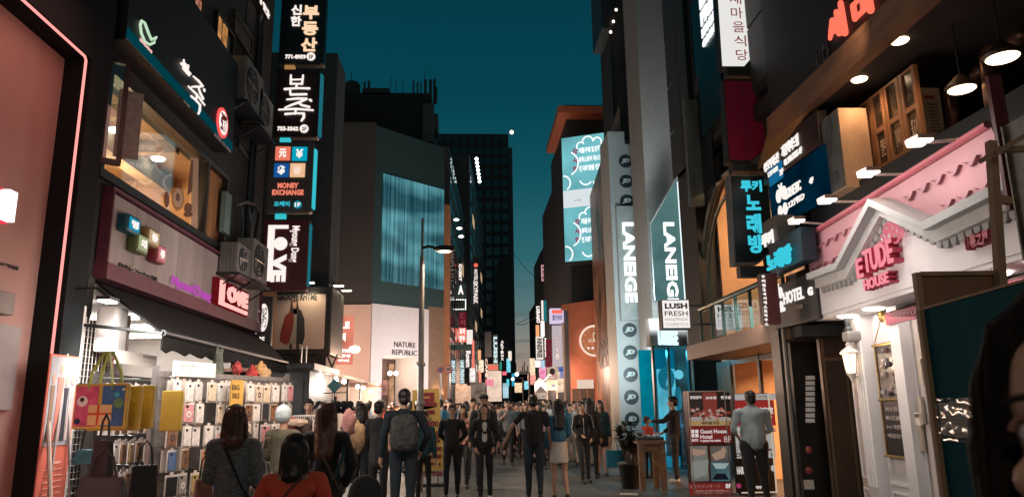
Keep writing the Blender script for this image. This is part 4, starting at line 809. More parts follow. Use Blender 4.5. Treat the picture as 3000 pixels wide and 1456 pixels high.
q = RT.r(850, 270, 1262, 500); b = MB(); b.box(q[0]-4, q[1], RY, RY+8, 0, q[3]); part(t, 'wall', b, mat('roof_block', (.012, .014, .014), .9))
q2 = RT.r(1240, 310, 1276, 420); b = MB(); b.box(q2[0], q2[1]-.1, RY-.3, RY+.4, q2[2], q2[3]); b.box(q[1]-.1, q2[1]+.1, RY+.5, RY+2, q2[2]+1.0, q2[3]-.3); part(t, 'corner_duct', b, mat('duct_grey', (.05, .055, .055), .6))
p = RT.p(1025, 268); b = MB(); b.lathe((p[0], RY+.8, p[1]-.2), [(.48, 0), (.48, .95), (.38, 1.1)], 16); part(t, 'water_tank', b, mat('tank_dark', (.02, .025, .025), .8))
q = RT.r(1062, 258, 1140, 272); b = MB(); b.box(q[0], q[1], RY, RY+1, q[2]-.1, q[3]); part(t, 'roof_unit', b, MAT['tank_dark'])
for px, y1, w_ in ((1026, 205, .02), (1065, 235, .06), (1078, 232, .07), (1143, 220, .02), (1158, 225, .02), (1178, 222, .02), (1210, 232, .05), (1222, 235, .05), (1232, 236, .04), (1243, 200, .02), (1245, 228, .08), (1260, 228, .09), (1272, 226, .08), (1278, 250, .05)):
    p = RT.p(px, 272); p1 = RT.p(px, y1); b = MB(); b.tube([(p[0], RY+.3, p[1]-.6), (p[0], RY+.3, p1[1])], w_, 6); part(t, 'aerial', b, MAT['tank_dark'])
def block(lab, fr, x0, x1, ytop, m, depth=6, nm='far_building', wins=None, lit=.1, zb=0):
    a = fr.r(x0, ytop, x1, 1150); t = thing(nm, lab, 'building', fr.w((a[0]+a[1])/2, -depth/2, 0))
    b = MB(); b.fb(fr, a[0], a[1], -depth, 0, zb, a[3]); part(t, 'wall', b, m)
    if wins:
        nx_, nz_ = wins; wm = [mat('win_dark', (.014, .022, .026), .1, spec=.8), emi('win_lit', (1, .7, .4), .5)]
        cw = (a[1]-a[0])/nx_; ch = (a[3]-4)/nz_
        for i in range(nx_):
            for j in range(nz_):
                b = MB(); b.fb(fr, a[0]+cw*(i+.15), a[0]+cw*(i+.85), 0, .04, 4+ch*(j+.2), 4+ch*(j+.8)); part(t, 'window', b, wm[1] if rnd.random() < lit else wm[0])
    return t, a
FL = Fr(-1.15, 34.2, 2.5)
FDK = mat('far_wall_dark', (.030, .034, .036), .7, var=.3)
t, a = block('dark glazed building front on the left beyond the angled teal wall', FL, 1316, 1362, 430, FDK, 5, wins=(8, 9), lit=.02)
t, a = block('narrow orange lit building edge beside the teal reflecting corner', FY(34.0), 1296, 1316, 600, mat('orange_edge', (.48, .20, .08), .7, var=.2), 1.5)
lamp('AREA', (a[0]-.2, 32.6, 2.2), 26, (1, .55, .28), .8, (a[0]+.2, 34, 6))
FL2 = Fr(.55, 62, 3.5)
t, a = block('taller dark building with a glazed side and roof lights, left of the street', FL2, 1375, 1418, 452, mat('far_wall_dark2', (.022, .028, .03), .7), 9, wins=(7, 14), lit=.03)
b = MB()
for i in range(7): p = FL2.p(1396-i*1.5+i*3, 466+i*11, .5); part(t, 'roof_lamp', MB().add(*[(lambda m_: (m_.v, m_.f))(MB().ell(FL2.w(p[0], .5, p[1]), .13, 6, 5))][0]), emi('cool_lamp', (.85, 1, 1), 6))
HY = 105.0; HF = FY(HY)
t, a = block('tall black hotel tower closing the left side of the street', HF, 1250, 1500, 392, mat('tower_black', (.014, .017, .018), .8), 22, wins=(10, 22), lit=.012)
b = MB(); p = HF.p(1499, 388); b.ell((p[0], HY, p[1]), .3, 8, 6); part(t, 'roof_beacon', b, emi('beacon', (1, .8, .6), 4))
b = MB(); b.box(a[1], a[1]+.6, HY+.5, HY+21.5, 0, a[3]-2); part(t, 'side_wall', b, mat('tower_side', (.03, .045, .05), .7))
for j in range(26):
    b = MB(); b.box(a[1]+.601, a[1]+.66, HY+2, HY+20, 4+j*1.45, 4.7+j*1.45); part(t, 'window_band', b, MAT['win_dark'])
def fsign(lab, fr, box, m, txt=None, tm=None, th=.2, rot=90, tb=None, group=None, nm='street_sign', bold=.05, pad=.12, n0=0):
    a = fr.r(*box); t = thing(nm, lab, 'sign', fr.w((a[0]+a[1])/2, n0, a[2]), group)
    b = MB(); b.fb(fr, a[0], a[1], n0-th, n0, a[2], a[3]); part(t, 'sign_box', b, m)
    if txt:
        for k, tx in enumerate(txt if isinstance(txt, list) else [txt]):
            nt = len(txt) if isinstance(txt, list) else 1
            w_ = a[1]-a[0]; h_ = (a[3]-a[2])/nt; b = MB()
            b.text(fr, tx, a[0]+w_*pad, a[1]-w_*pad, a[3]-h_*(k+1)+h_*pad*.6, a[3]-h_*k-h_*pad*.6, n0+.01, .02, rot=rot, bold=bold); part(t, 'lettering', b, tm or LW)
    return t
G1 = 'lit signs on the far left side of the street'; G2 = 'lit signs on the far right side of the street'
S36 = FY(36.5); S40 = FY(41); S48 = FY(50); S60 = FY(64); S80 = FY(84)
DKS = mat('sign_dark', (.012, .014, .015), .5)
HOTC = emi('hot_red_sign', (1, .16, .10), 1.0); HW = emi('hot_white_sign', (1, .86, .80), 1.3); MRN = emi('maroon_sign', (.30, .02, .05), .35); HC = emi('hot_cyan_sign', (.1, .75, .85), .9); ORG = emi('orange_sign', (1, .45, .2), 1.0)
fsign('tall dark sign with vertical WHO.A.U lettering', S36, (1312, 728, 1333, 820), DKS, 'WHO.A.U', mat('sign_print_pale', (.5, .42, .38), .6), group=G1)
fsign('black vertical hotel sign with HOTEL SKYPARK in white', S48, (1384, 755, 1403, 896), DKS, None, group=G1, n0=.3)
t = thing('hotel_lettering', 'white vertical HOTEL SKYPARK letters with a red dot above', 'sign', S48.w(S48.p(1393, 890)[0], .35, S48.p(1393, 890)[1]), G1)
ptext(t, S48, 'HOTEL', (1389, 789, 1399, 822), .36, LW, rot=90); ptext(t, S48, 'SKYPARK', (1387, 823, 1400, 890), .36, LW, rot=90); disc(t, S48, 1394, 777, 6, .36, HOTC)
fsign('narrow vertical white lettered sign left of the hotel sign', S40, (1343, 770, 1354, 828), DKS, 'EXIBIT', LW, group=G1)
fsign('small lit sign with two pale panels on the dark front', S40, (1334, 830, 1366, 868), mat('teal_dim_sign', (.03, .08, .09), .5), ['A'], HW, rot=0, group=G1, pad=.25)
t = fsign('dark square sign bordered with small white bulbs', S40, (1320, 876, 1366, 908), DKS, group=G1)
sb = S40.r(1322, 878, 1364, 906)
b = MB()
for i in range(9):
    for z in (sb[2], sb[3]): b.ell(S40.w(sb[0]+(sb[1]-sb[0])*i/8, .05, z), .03, 5, 4)
for j in range(1, 6):
    for s_ in (sb[0], sb[1]): b.ell(S40.w(s_, .05, sb[2]+(sb[3]-sb[2])*j/6), .03, 5, 4)
part(t, 'bulb_border', b, emi('bulb_cool', (.9, 1, .95), 3), kind='stuff')
fsign('dim maroon sign with Korean lettering under the bulb bordered sign', S40, (1344, 914, 1366, 955), MRN, ['한', '식'], mat('maroon_print', (.5, .1, .15), .6), rot=0, group=G1)
fsign('red lit sign with white lettering, left of the pair above the crowd', S40, (1317, 961, 1339, 1000), HOTC, ['명동', '칼국수'], HW, rot=0, group=G1)
fsign('red lit sign with a round white mark, right of the pair above the crowd', S40, (1343, 960, 1366, 1001), HOTC, ['교자', '만두'], HW, rot=0, group=G1)
fsign('blank white light box right of the red lit pair', S48, (1367, 966, 1385, 1007), emi('white_box', (1, .88, .80), .95), group=G1)
fsign('dark green awning shaped sign over the white lettered one', S40, (1336, 1010, 1381, 1024), mat('green_dark', (.01, .06, .05), .5), group=G1)
fsign('black sign with white script Roem lettering reading downwards', S40, (1363, 1024, 1381, 1078), DKS, 'Roem', LW, group=G1, pad=.1)
fsign('tall pink neon strip at the edge of the black script sign', S48, (1383, 996, 1390, 1085), emi('pink_strip', (1, .22, .16), .95), group=G1, th=.08)
fsign('teal edged vertical white lettered sign, left of two alike', S36, (1321, 1050, 1335, 1126), mat('teal_side', (.01, .08, .09), .5), 'SKIN FOOD', LWC, group=G1)
fsign('vertical sign with LINE FRIENDS style white capitals, right of two alike', S40, (1347, 1050, 1361, 1128), mat('teal_side', (.01, .08, .09), .5), 'LINE FRIENDS', LWC, group=G1)
fsign('small amber lantern sign beside the dark shop fronts', S48, (1400, 1025, 1409, 1052), ORG, group=G1)
fsign('narrow vertical dim white sign at the dark block edge', S60, (1420, 1045, 1430, 1110), DKS, 'CAFE', PWHT, group=G1)
fsign('grey tall panel sign in the dim side street', S60, (1420, 972, 1440, 1045), mat('panel_grey_far', (.12, .12, .12), .6), group=G1)
fsign('grey glazed panel sign with small vertical lettering', S60, (1444, 980, 1459, 1068), mat('panel_teal_far', (.08, .12, .12), .5), 'LUSH', LWC, group=G1)
t = thing('artbox_lettering', 'vertical white ARTBOX lettering on the dark block', 'sign', S80.w(S80.p(1471, 1055)[0], .1, S80.p(1471, 1055)[1]), G1)
for i, ch in enumerate('ARTBOX'): ptext(t, S80, ch, (1467, 997+i*10, 1476, 1005+i*10), .05, LW, bold=.06)
fsign('green lit vertical sign under the vertical ARTBOX letters', S80, (1464, 1060, 1470, 1082), emi('green_sign', (.05, .45, .3), .7), group=G1)
t = fsign('red neon lettered sign over a bright white shop front', S60, (1428, 1066, 1460, 1084), emi('peach_panel', (.9, .42, .3), .6), 'finn', HOTC, rot=0, group=G1)
fsign('bright white lit shop front under the red neon letters', S60, (1426, 1086, 1470, 1175), emi('warm_shopfront', (1, .74, .58), .85, .25, 1.2), group=G1, nm='lit_shopfront')
fsign('pink neon corner sign beyond the white shop front', S80, (1472, 1088, 1484, 1098), emi('pink_neon_far', (1, .15, .2), 1.2), group=G1)
fsign('cyan lit sign low at the far end on the left', S80, (1484, 1110, 1492, 1130), HC, group=G1); fsign('small blue vertical sign right of the cyan one', FY(100), (1499, 1094, 1508, 1130), emi('blue_sign', (.03, .40, .6), .9), group=G1)
fsign('pale blue lit shop front at the far end on the left', S80, (1473, 1122, 1490, 1165), emi('pale_blue_front', (.5, .75, .85), .9, .4, 1), group=G1, nm='lit_shopfront')
t, a = block('black building block right behind the vertical ARTBOX letters', FY(86), 1459, 1500, 760, mat('tower_black'  , (.014, .017, .018), .8), 10)
fsign('row of warm lit shop windows behind the crowd on the left', S40, (1316, 1130, 1380, 1180), emi('warm_row', (1, .60, .40), .75, .5, 1.5), group=G1, nm='lit_shopfront')
fsign('dim lit shop windows behind the crowd, next to the warm row', S48, (1381, 1120, 1424, 1180), emi('dim_row', (.5, .36, .28), .35, .6, 2), group=G1, nm='lit_shopfront')
t = thing('neon_bracket', 'slanting pink neon tube at the top of the orange building edge', 'sign', at(1310, 700, 35.5))
b = MB(); b.tube([at(1312, 640, 35.5), at(1308, 700, 35.5), at(1313, 712, 35.5)], .06, 6); part(t, 'neon_tube', b, emi('pink_strip', (1, .22, .16), .95))
for i, (px, py) in enumerate(((1337, 644), (1346, 669), (1351, 693))):
    p = at(px, py, 37); t = thing('facade_spot', '%s of three small white spot lamps on the dark left front' % ('topmost', 'middle', 'lowest')[i], 'lamp', p, 'spot lamps on the dark left front'); b = MB(); b.ell(p, (.14, .1, .06), 8, 5); part(t, 'lit_head', b, emi('spot_head', (1, .95, .9), 8)); b = MB(); b.tube([p, p+Vector((-.7, .3, .1))], .02, 5); part(t, 'arm', b, CHAR)
def rsign(px, py, y, r, lab, face, ring, txt=None):
    p = at(px, py, y); fr = FY(y); t = thing('traffic_sign', lab, 'traffic sign', (p.x, y, 0))
    b = MB(); b.tube([(p.x, y+.05, 0), (p.x, y+.05, p.z+r)], .035, 8); part(t, 'post', b, STEEL)
    b = MB(); b.disc(fr, p.x, p.z, r, 0, .02, 24); part(t, 'rim', b, ring)
    b = MB(); b.disc(fr, p.x, p.z, r*.78, .021, .026, 24); part(t, 'face', b, face)
    if txt: b = MB(); b.text(fr, txt, p.x-r*.5, p.x+r*.5, p.z-r*.35, p.z+r*.35, .028, .004, bold=.04); part(t, 'lettering', b, PBLK)
rsign(1314, 1081, 27, .155, 'round speed limit sign reading 30 with a red rim', mat('sign_pink', (.5, .36, .34), .5), mat('sign_rim_red', (.42, .05, .05), .5), '30')
rsign(1290, 1083, 26, .12, 'round dark blue traffic sign left of the speed limit sign', mat('sign_blue', (.05, .06, .16), .5), mat('sign_rim_red', (.42, .05, .05), .5))
LY = 14.6; p0 = at(1228, 1410, LY); p1 = at(1238, 640, LY)
t = thing('street_lamp', 'slim grey street lamp with one curved arm standing before the yellow banner', 'street lamp', (p0.x, LY, 0))
b = MB(); b.tube([(p0.x, LY, 0), (p0.x, LY, 1.0), (p0.x+.01, LY, 2.4), (p1.x, LY, p1.z-.8)], [.075, .07, .058, .048], 14); b.tube([(p1.x, LY, p1.z-.8), (p1.x, LY, p1.z)], .025, 10)
part(t, 'pole', b, mat('galvanised_pole', (.27, .25, .24), .45, .5, var=.3, streak=4))
hp = at(1302, 733, LY)
b = MB(); b.tube([(p1.x, LY, p1.z-.62), (p1.x+.12, LY, hp.z+.08), (hp.x-.2, LY, hp.z+.06)], .03, 8); part(t, 'arm', b, CHAR)
b = MB(); b.ell((hp.x, LY, hp.z+.03), (.23, .14, .07), 18, 8); part(t, 'lamp_head', b, CHAR, smooth=True)
b = MB(); b.ell((hp.x+.0, LY, hp.z-.01), (.15, .10, .045), 14, 6); part(t, 'lens', b, emi('lamp_lens', (1, .82, .6), 9))
b = MB(); 
for z in (2.35, 1.6): b.lathe((p0.x, LY, z), [(.09, 0), (.095, .02), (.095, .06), (.09, .08)], 12)
part(t, 'band', b, STEEL, kind='stuff')
lamp('SPOT', (hp.x, LY, hp.z-.08), 420, (1, .78, .55), .12, (hp.x, LY, 0), 140)
lamp('SPOT', (-1.2, -3.5, 4.9), 220, (1, .78, .55), .2, (0, 3, 1), 130)  # fill spot added behind the camera, no lamp known there
added_fill_lamp = clone(t); added_fill_lamp.location = (-1.9, -3.5, 0); added_fill_lamp['label'] = 'added unseen street lamp behind the camera that softly fills the near street'  # unseen copy of the lamp, added to carry the fill spot
YF = FY(15.4); q = YF.r(1208, 1140, 1298, 1392)
q = (q[0], q[1], .32, q[3])
t = thing('yellow_menu_banner', 'yellow standing menu banner with dark red prices behind the lamp post', 'banner', YF.w((q[0]+q[1])/2, 0, 0))
b = MB(); b.prism(YF, [(q[0], q[2]), (q[1]+.04, q[2]), (q[1]-.1, q[3]+.02), (q[0]-.0, q[3]-.02)], -.01, 0); part(t, 'sheet', b, mat('banner_yellow', (.55, .36, .10), .6, var=.12))
DR = mat('banner_maroon', (.20, .02, .03), .6)
for (tx, bx, m_) in (('몬', (1214, 1150, 1280, 1212), DR), ('(맛집)', (1216, 1220, 1264, 1234), mat('banner_green', (.08, .16, .04), .6)), ('8,000', (1236, 1232, 1284, 1252), DR), ('w20,000', (1242, 1308, 1294, 1322), DR), ('w18,000', (1242, 1330, 1294, 1345), DR), ('4', (1283, 1352, 1291, 1364), DR), ('5-7008', (1240, 1380, 1297, 1395), DR)): ptext(t, YF, tx, bx, .002, m_, th=.004, bold=.05)
b = MB(); a_ = YF.r(1240, 1354, 1276, 1361); b.fb(YF, a_[0], a_[1], .001, .005, a_[2], a_[3]); part(t, 'price_bar', b, DR)
for i in range(9):
    p = YF.p(1256+(i % 3)*11+(i//3)*2, 1268+(i//3)*11); b = MB(); b.ell(YF.w(p[0], .004, p[1]), (.055, .006, .045), 9, 5); part(t, 'printed_dish', b, mat('dish_%d' % (i % 3), ((.28, .08, .03), (.4, .2, .08), (.18, .05, .03))[i % 3], .6))
b = MB(); b.box(q[0]-.02, q[1]+.02, 15.35, 15.7, 0, .06); b.tube([(q[0]+.1, 15.45, .05), (q[0]+.15, 15.45, q[3])], .012, 6); b.tube([(q[1]-.1, 15.45, .05), (q[1]-.12, 15.45, q[3])], .012, 6); part(t, 'stand', b, CHAR)
FR_ = Fr(3.5, 27.5, 4.2)
CKY = 30.2; CK = FY(CKY)
q = CK.r(1652, 250, 1760, 480)
t = thing('screen_building', 'dark building with an amber roof edge carrying the large lit video screen', 'building', (q[0]+1.5, CKY+4, 0))
b = MB(); z_cl = CK.p(1690, 880)[1]; ztop = CK.p(1690, 312)[1]
b.box(q[0]+.25, q[1]+2, CKY+1.4, CKY+8, 0, ztop); part(t, 'wall', b, mat('screen_wall', (.02, .024, .026), .8))
b = MB(); x0 = CK.p(1641, 315)[0]; b.box(x0, q[1]+1.0, CKY+.6, CKY+6, ztop-.05, ztop+.28); part(t, 'roof_edge', b, mat('amber_eave', (.42, .13, .06), .7))
b = MB(); b.box(q[0]+.15, q[1]+1, CKY+1.6, CKY+6, ztop+.28, ztop+.75); part(t, 'parapet', b, BLACK)
lamp('SPOT', (x0-.6, CKY-1.0, ztop-2.0), 24, (1, .4, .25), .2, (x0+.8, CKY+.6, ztop+.1), 60)
px0 = CK.p(1651, 600)[0]; SC = Fr(px0, CKY, 113)
a = [SC.p(1651, 406), SC.p(1651, 768), SC.p(1769, 378)]
s1 = a[2][0]; zb = a[1][1]; zt = a[0][1]
s0 = SC.p(1651, 600)[0]; s1 = SC.p(1770, 420)[0]
t = thing('video_screen', 'large lit cyan video screen with white Korean captions hung above the street', 'screen', SC.w((s0+s1)/2, -.2, zb))
if s0 > s1: s0, s1 = s1, s0
hh = zt-zb; m1 = zb+hh*.565; m0 = zb+hh*.425
b = MB(); b.fb(SC, s0-.05, s1+.05, -.5, 0, zb-.08, zt+.08); part(t, 'housing', b, BLACK)
SCY = emi('screen_cyan', (.20, .60, .66), .80, .3, .5)
for z0_, z1_, m_, nm in ((zb, m0, SCY, 'lower_picture'), (m0, m1, emi('screen_white', (.82, .90, .93), .85), 'middle_picture'), (m1, zt, SCY, 'upper_picture')):
    b = MB(); b.fb(SC, s0, s1, .002, .012, z0_, z1_); part(t, nm, b, m_)
L_ = s1-s0
scw = emi('screen_text', (.9, .97, 1), 1.15); scr = emi('screen_maroon', (.35, .04, .12), .8)
for z0_, z1_ in ((zb, m0), (m1, zt)):
    h_ = z1_-z0_
    for r_ in range(3):
        zz = z1_-h_*(.28+.17*r_)
        for c_, (u0, u1, tx, mm) in enumerate(((.25, .37, ('감', '사', '합')[r_], scr), (.40, .98, ('제품구매 할인행사', '뷰티스토어 마스크팩', '한국화장품 전문점')[r_], scw))):
            b = MB(); b.text(SC, tx, s0+L_*u0, s0+L_*u1, zz-h_*.055, zz+h_*.055, .014, .006, bold=.05); part(t, 'caption', b, mm)
    b = MB()
    def arc(u, v, r, a0, a1): return [SC.w(s0+L_*(u+r*math.cos(R_(q_))), .02, z0_+h_*v+r*L_*math.sin(R_(q_))*1.1) for q_ in range(a0, a1+1, 15)]
    for (u, v, r, a0, a1) in ((.45, .80, .09, 30, 210), (.62, .86, .13, 0, 180), (.84, .84, .10, -30, 150), (.12, .5, .26, -70, 70), (.02, .14, .16, -60, 90), (.9, .12, .18, 180, 300), (.55, .20, .15, 200, 330)): b.tube(arc(u, v, r, a0, a1), .035, 5)
    b.v = [tuple(v) for v in b.v]; part(t, 'cloud_outline', b, scw, kind='stuff')
b = MB(); b.text(SC, 'Laneige', s0+L_*.26, s0+L_*.42, m0+.25, m0+.34, .014, .004, bold=0); part(t, 'caption', b, mat('screen_grey', (.3, .4, .45), .5))
q = CK.r(1646, 885, 1800, 1200)
t = thing('clock_wall', 'orange brown wall with a large round flower clock above a bright shop opening', 'building', (q[0]+1, CKY+.5, 0))
b = MB(); 
b.prism(CK, [(q[0]+.3, 0), (q[1], 0), (q[1], CK.p(1735, 873)[1]), (q[0], CK.p(1646, 892)[1]), (q[0], CK.p(1646, 905)[1]), (q[0]+.3, CK.p(1668, 905)[1])], -.4, 0); part(t, 'wall', b, mat('orange_brown_wall', (.40, .14, .08), .8, var=.15, scale=2))
CX, CZ = CK.p(1742, 998)
b = MB(); k = 48; b.prism(CK, [(CX+math.cos(2*math.pi*i/k)*(.96+.09*abs(math.sin(math.pi*i/6))), CZ+math.sin(2*math.pi*i/k)*(.96+.09*abs(math.sin(math.pi*i/6)))) for i in range(k)], .001, .02); part(t, 'scalloped_relief', b, mat('clock_relief', (.36, .13, .07), .7, var=.2))
b = MB(); b.disc(CK, CX, CZ, .61, .021, .05, 36); cf = part(t, 'clock_face', b, mat('clock_face', (.45, .22, .12), .6))
b = MB(); b.tube([CK.w(CX+math.cos(2*math.pi*i/36)*.61, .08, CZ+math.sin(2*math.pi*i/36)*.61) for i in range(37)], .045, 8); part(cf, 'lit_ring', b, emi('clock_ring', (1, .72, .58), 1.0))
for i in range(12):
    q_ = 2*math.pi*i/12; b = MB(); b.disc(CK, CX+math.cos(q_)*.47, CZ+math.sin(q_)*.47, .035, .051, .07, 10); part(cf, 'hour_mark', b, mat('cream_mark', (.6, .42, .3), .5))
for an, l_ in ((180, .26), (95, .34)):
    b = MB(); dx, dz_ = math.cos(R_(an)), math.sin(R_(an)); pts = [CK.w(CX-.0+dx*l_*.5+math.cos(u)*l_*.5*dx-math.sin(u)*.05*dz_, .1, CZ+dz_*l_*.5+math.cos(u)*l_*.5*dz_+math.sin(u)*.05*dx) for u in [2*math.pi*i/14 for i in range(15)]]
    b.tube(pts, .012, 5); part(cf, 'clock_hand', b, emi('hand_light', (1, .8, .65), 1.0))
for dx in (-.28, -.1):
    b = MB(); b.ell(CK.w(CX+dx, .09, CZ-.3), (.06, .02, .05), 8, 5); part(cf, 'small_light', b, emi('hand_light', (1, .8, .65), 1.0))
b = MB(); a = CK.r(1690, 1112, 1740, 1146); b.fb(CK, a[0], a[1], .002, .04, a[2], a[3]); part(t, 'lit_transom', b, emi('pale_transom', (1, .75, .6), .8))
lamp('AREA', (CX-1.6, CKY-2.6, 1.6), 85, (1, .50, .30), 1.6, (CX-.6, CKY, 4.0))
WB = FY(25.5); a = WB.r(1676, 1138, 1748, 1260)
t = thing('plywood_screen', 'brown plywood hoarding standing below the round flower clock', 'hoarding', WB.w((a[0]+a[1])/2, 0, 0))
for i in range(3):
    b = MB(); w_ = (a[1]-a[0])/3; b.fb(WB, a[0]+w_*i, a[0]+w_*(i+1)-.015, -.03, .0, .05, a[3]); part(t, 'panel', b, WOOD)
b = MB(); b.fb(WB, a[0], a[1], -.08, -.035, .0, .08); b.fb(WB, a[0], a[1], -.08, -.035, a[3]-.08, a[3]); part(t, 'rail', b, TIM)
for (x0, x1, y, yy, lab) in ((1632, 1665, 520, 36, 'tall dark building just left of the video screen'), (1604, 1636, 696, 52, 'dark building rising behind the maroon hanging sign'), (1585, 1607, 735, 66, 'lower dark building farther down the right side'), (1566, 1588, 890, 84, 'farthest dark building on the right side of the street')):
    block(lab, FY(yy), x0, x1+14, y, FDK, 8, wins=(3, 12), lit=.02)
S30 = FY(29.5); S34 = FY(34); S42 = FY(42); S55 = FY(55); S70 = FY(72)
fsign('pink and white lit panel at the edge of the dark right buildings', S55, (1586, 776, 1603, 822), emi('pink_white', (1, .55, .6), .7, .5, 2), ['바', '노', '래'], mat('maroon_print', (.5, .1, .15), .6), rot=0, group=G2)
fsign('tall dull maroon blade sign framed with a cyan strip', S42, (1601, 796, 1629, 898), mat('maroon_blade', (.10, .025, .02), .6), None, group=G2)
fsign('narrow cyan light strip beside the maroon blade sign', S42, (1630, 812, 1634, 892), HC, group=G2, th=.05)
fsign('vertical white lettered sign at the far right end', S55, (1569, 893, 1584, 950), DKS, 'LXRASO', HW, group=G2)
fsign('bright white vertical light box beside the white lettered sign', S55, (1586, 880, 1593, 937), emi('white_box', (1, .88, .80), .95), group=G2)
fsign('small teal vertical sign next to the bright white box', S42, (1594, 880, 1602, 940), emi('teal_small', (.02, .25, .28), .7), group=G2)
t = fsign('violet edged light box with a red band and white panel', S34, (1612, 903, 1652, 945), emi('violet_white', (.75, .62, .85), .95), group=G2, th=.5)
ptext(t, S34, '할인마트', (1618, 922, 1648, 938), .01, mat('blue_print', (.1, .2, .5), .6)); q = S34.r(1617, 908, 1648, 918); b = MB(); b.fb(S34, q[0], q[1], .0, .012, q[2], q[3]); part(t, 'red_band', b, HOTC)
fsign('dim brown sign behind the hanging signs on the right', S42, (1632, 842, 1650, 880), mat('brown_fig', (.3, .16, .09), .7, var=.7, scale=4), group=G2)
fsign('amber lit upright sign at the far right', S55, (1570, 952, 1580, 985), ORG, group=G2)
fsign('white lit upright sign right of the amber one', S55, (1584, 940, 1596, 988), HW, group=G2)
fsign('white vertical sign with grey lettering at the far right', S55, (1570, 986, 1592, 1052), emi('white_box', (1, .88, .80), .95), 'INNISFREE', mat('grey_print', (.3, .3, .3), .6), group=G2)
fsign('dark upright panel with white letters beside the maroon vertical sign', S42, (1594, 985, 1602, 1052), DKS, 'MISSHA', HW, group=G2)
fsign('maroon vertical sign with dark capital lettering', S34, (1600, 995, 1618, 1073), emi('maroon_lit', (.30, .015, .05), .55), 'TONY MOLY', mat('maroon_ink', (.1, .01, .02), .5), group=G2)
fsign('pale hanging banner with thin grey olive lettering reading downwards', S30, (1618, 953, 1652, 1073), emi('pale_sign', (.85, .72, .76), .62), 'olive', mat('grey_print', (.3, .3, .3), .6), group=G2, bold=-.02, pad=.3)
fsign('bright white lamp cluster sign under the white vertical sign', S42, (1568, 1055, 1584, 1075), HW, group=G2)
fsign('vertical blue and white sign under the dark upright panel', S42, (1586, 1055, 1596, 1080), emi('bluewhite', (.5, .75, .9), .9), group=G2)
t = fsign('lit advert showing a woman in a pink top', S34, (1603, 1076, 1636, 1116), emi('advert_bg', (.75, .55, .38), .7), group=G2)
for (x, y, rx, ry, m_) in ((1618, 1105, 13, 10, emi('advert_pink', (.85, .35, .35), .7)), (1618, 1088, 8, 10, mat('print_hair', (.03, .022, .02), .8)), (1618, 1090, 5, 7, emi('advert_skin', (.9, .55, .4), .7))): pell(S34, x, y, rx, ry, .012+.006*abs(1110-y)/10, t, m_, 'printed_shape')
fsign('blue lit advert right of the woman advert', S34, (1638, 1075, 1652, 1108), emi('advert_blue', (.1, .2, .6), .8, .6, 4), group=G2)
for i, (px, py, w_, h_, fr_, c_, lab) in enumerate(((1402, 1100, 8, 22, S60, (1, .3, .2), 'small red lit upright sign left of the dim white vertical sign'), (1410, 1072, 7, 18, S60, (1, .8, .6), 'small cream lit sign above the red upright one'), (1434, 1120, 12, 10, S60, (.9, .2, .3), 'tiny pink lit sign on the bright shop front'), (1490, 1070, 6, 20, S80, (.2, .7, .8), 'tiny cyan upright sign beside the green lit one'), (1494, 1042, 5, 14, S80, (1, .85, .7), 'tiny white upright sign above the cyan one'), (1560, 1075, 8, 26, S70, (1, .75, .5), 'small amber lit upright sign at the far right end'), (1558, 1112, 12, 14, S70, (1, .35, .3), 'small red lit sign low at the far right end'), (1544, 1128, 8, 12, S70, (.3, .8, .9), 'tiny cyan lit sign at the end of the street'), (1520, 1135, 12, 14, S80, (1, .7, .45), 'tiny amber shop light at the end of the street'), (1352, 1136, 16, 12, S36, (1, .55, .35), 'small orange lit sign over the warm shop windows'), (1384, 1098, 8, 20, S48, (1, .9, .85), 'small white lit upright sign under the pink strip'), (1590, 1092, 10, 18, S42, (.95, .3, .5), 'small magenta lit sign beside the woman advert'), (1640, 1118, 12, 30, S34, (1, .7, .5), 'small warm lit panel under the blue advert'))):
    fsign(lab, fr_, (px-w_, py-h_, px+w_, py+h_), emi('tiny_sign_%d' % i, c_, 1.0, .5, 4), group=G1 if px < 1515 else G2)
for i, (x0, x1, y0, y1, yy) in enumerate(((1566, 1602, 1122, 1150, 30), (1600, 1634, 1112, 1142, 28), (1572, 1604, 1150, 1168, 26))):
    fr = FY(yy); a = fr.r(x0, y0, x1, y1); t = thing('market_tent', ('left white peaked stall roof above the crowd', 'right white peaked stall roof above the crowd', 'low white stall roof nearest the crowd')[i], 'stall', fr.w((a[0]+a[1])/2, -.5, 0), 'white stall roofs above the crowd')
    c = ((a[0]+a[1])/2, yy+.5, a[3]+.25); cs_ = [(a[0], yy, a[3]), (a[1], yy, a[3]), (a[1], yy+1.2, a[3]), (a[0], yy+1.2, a[3])]
    b = MB(); b.add(cs_+[c], [(0, 1, 4), (1, 2, 4), (2, 3, 4), (3, 0, 4), (3, 2, 1, 0)]); part(t, 'roof', b, mat('tent_white', (.6, .56, .55), .7))
    b = MB(); b.fb(fr, a[0], a[1], -.02, 0, a[2], a[3]); part(t, 'valance', b, MAT['tent_white'])
    b = MB(); b.fb(fr, a[0]+.2, a[1]-.1, .005, .02, a[2]+(a[3]-a[2])*.3, a[2]+(a[3]-a[2])*.5); part(t, 'printed_line', b, mat('blue_print', (.1, .2, .5), .6))
    for x in (a[0]+.03, a[1]-.03):
        b = MB(); b.tube([(x, yy+.02, 0), (x, yy+.02, a[2])], .03, 6); part(t, 'post', b, STEEL)
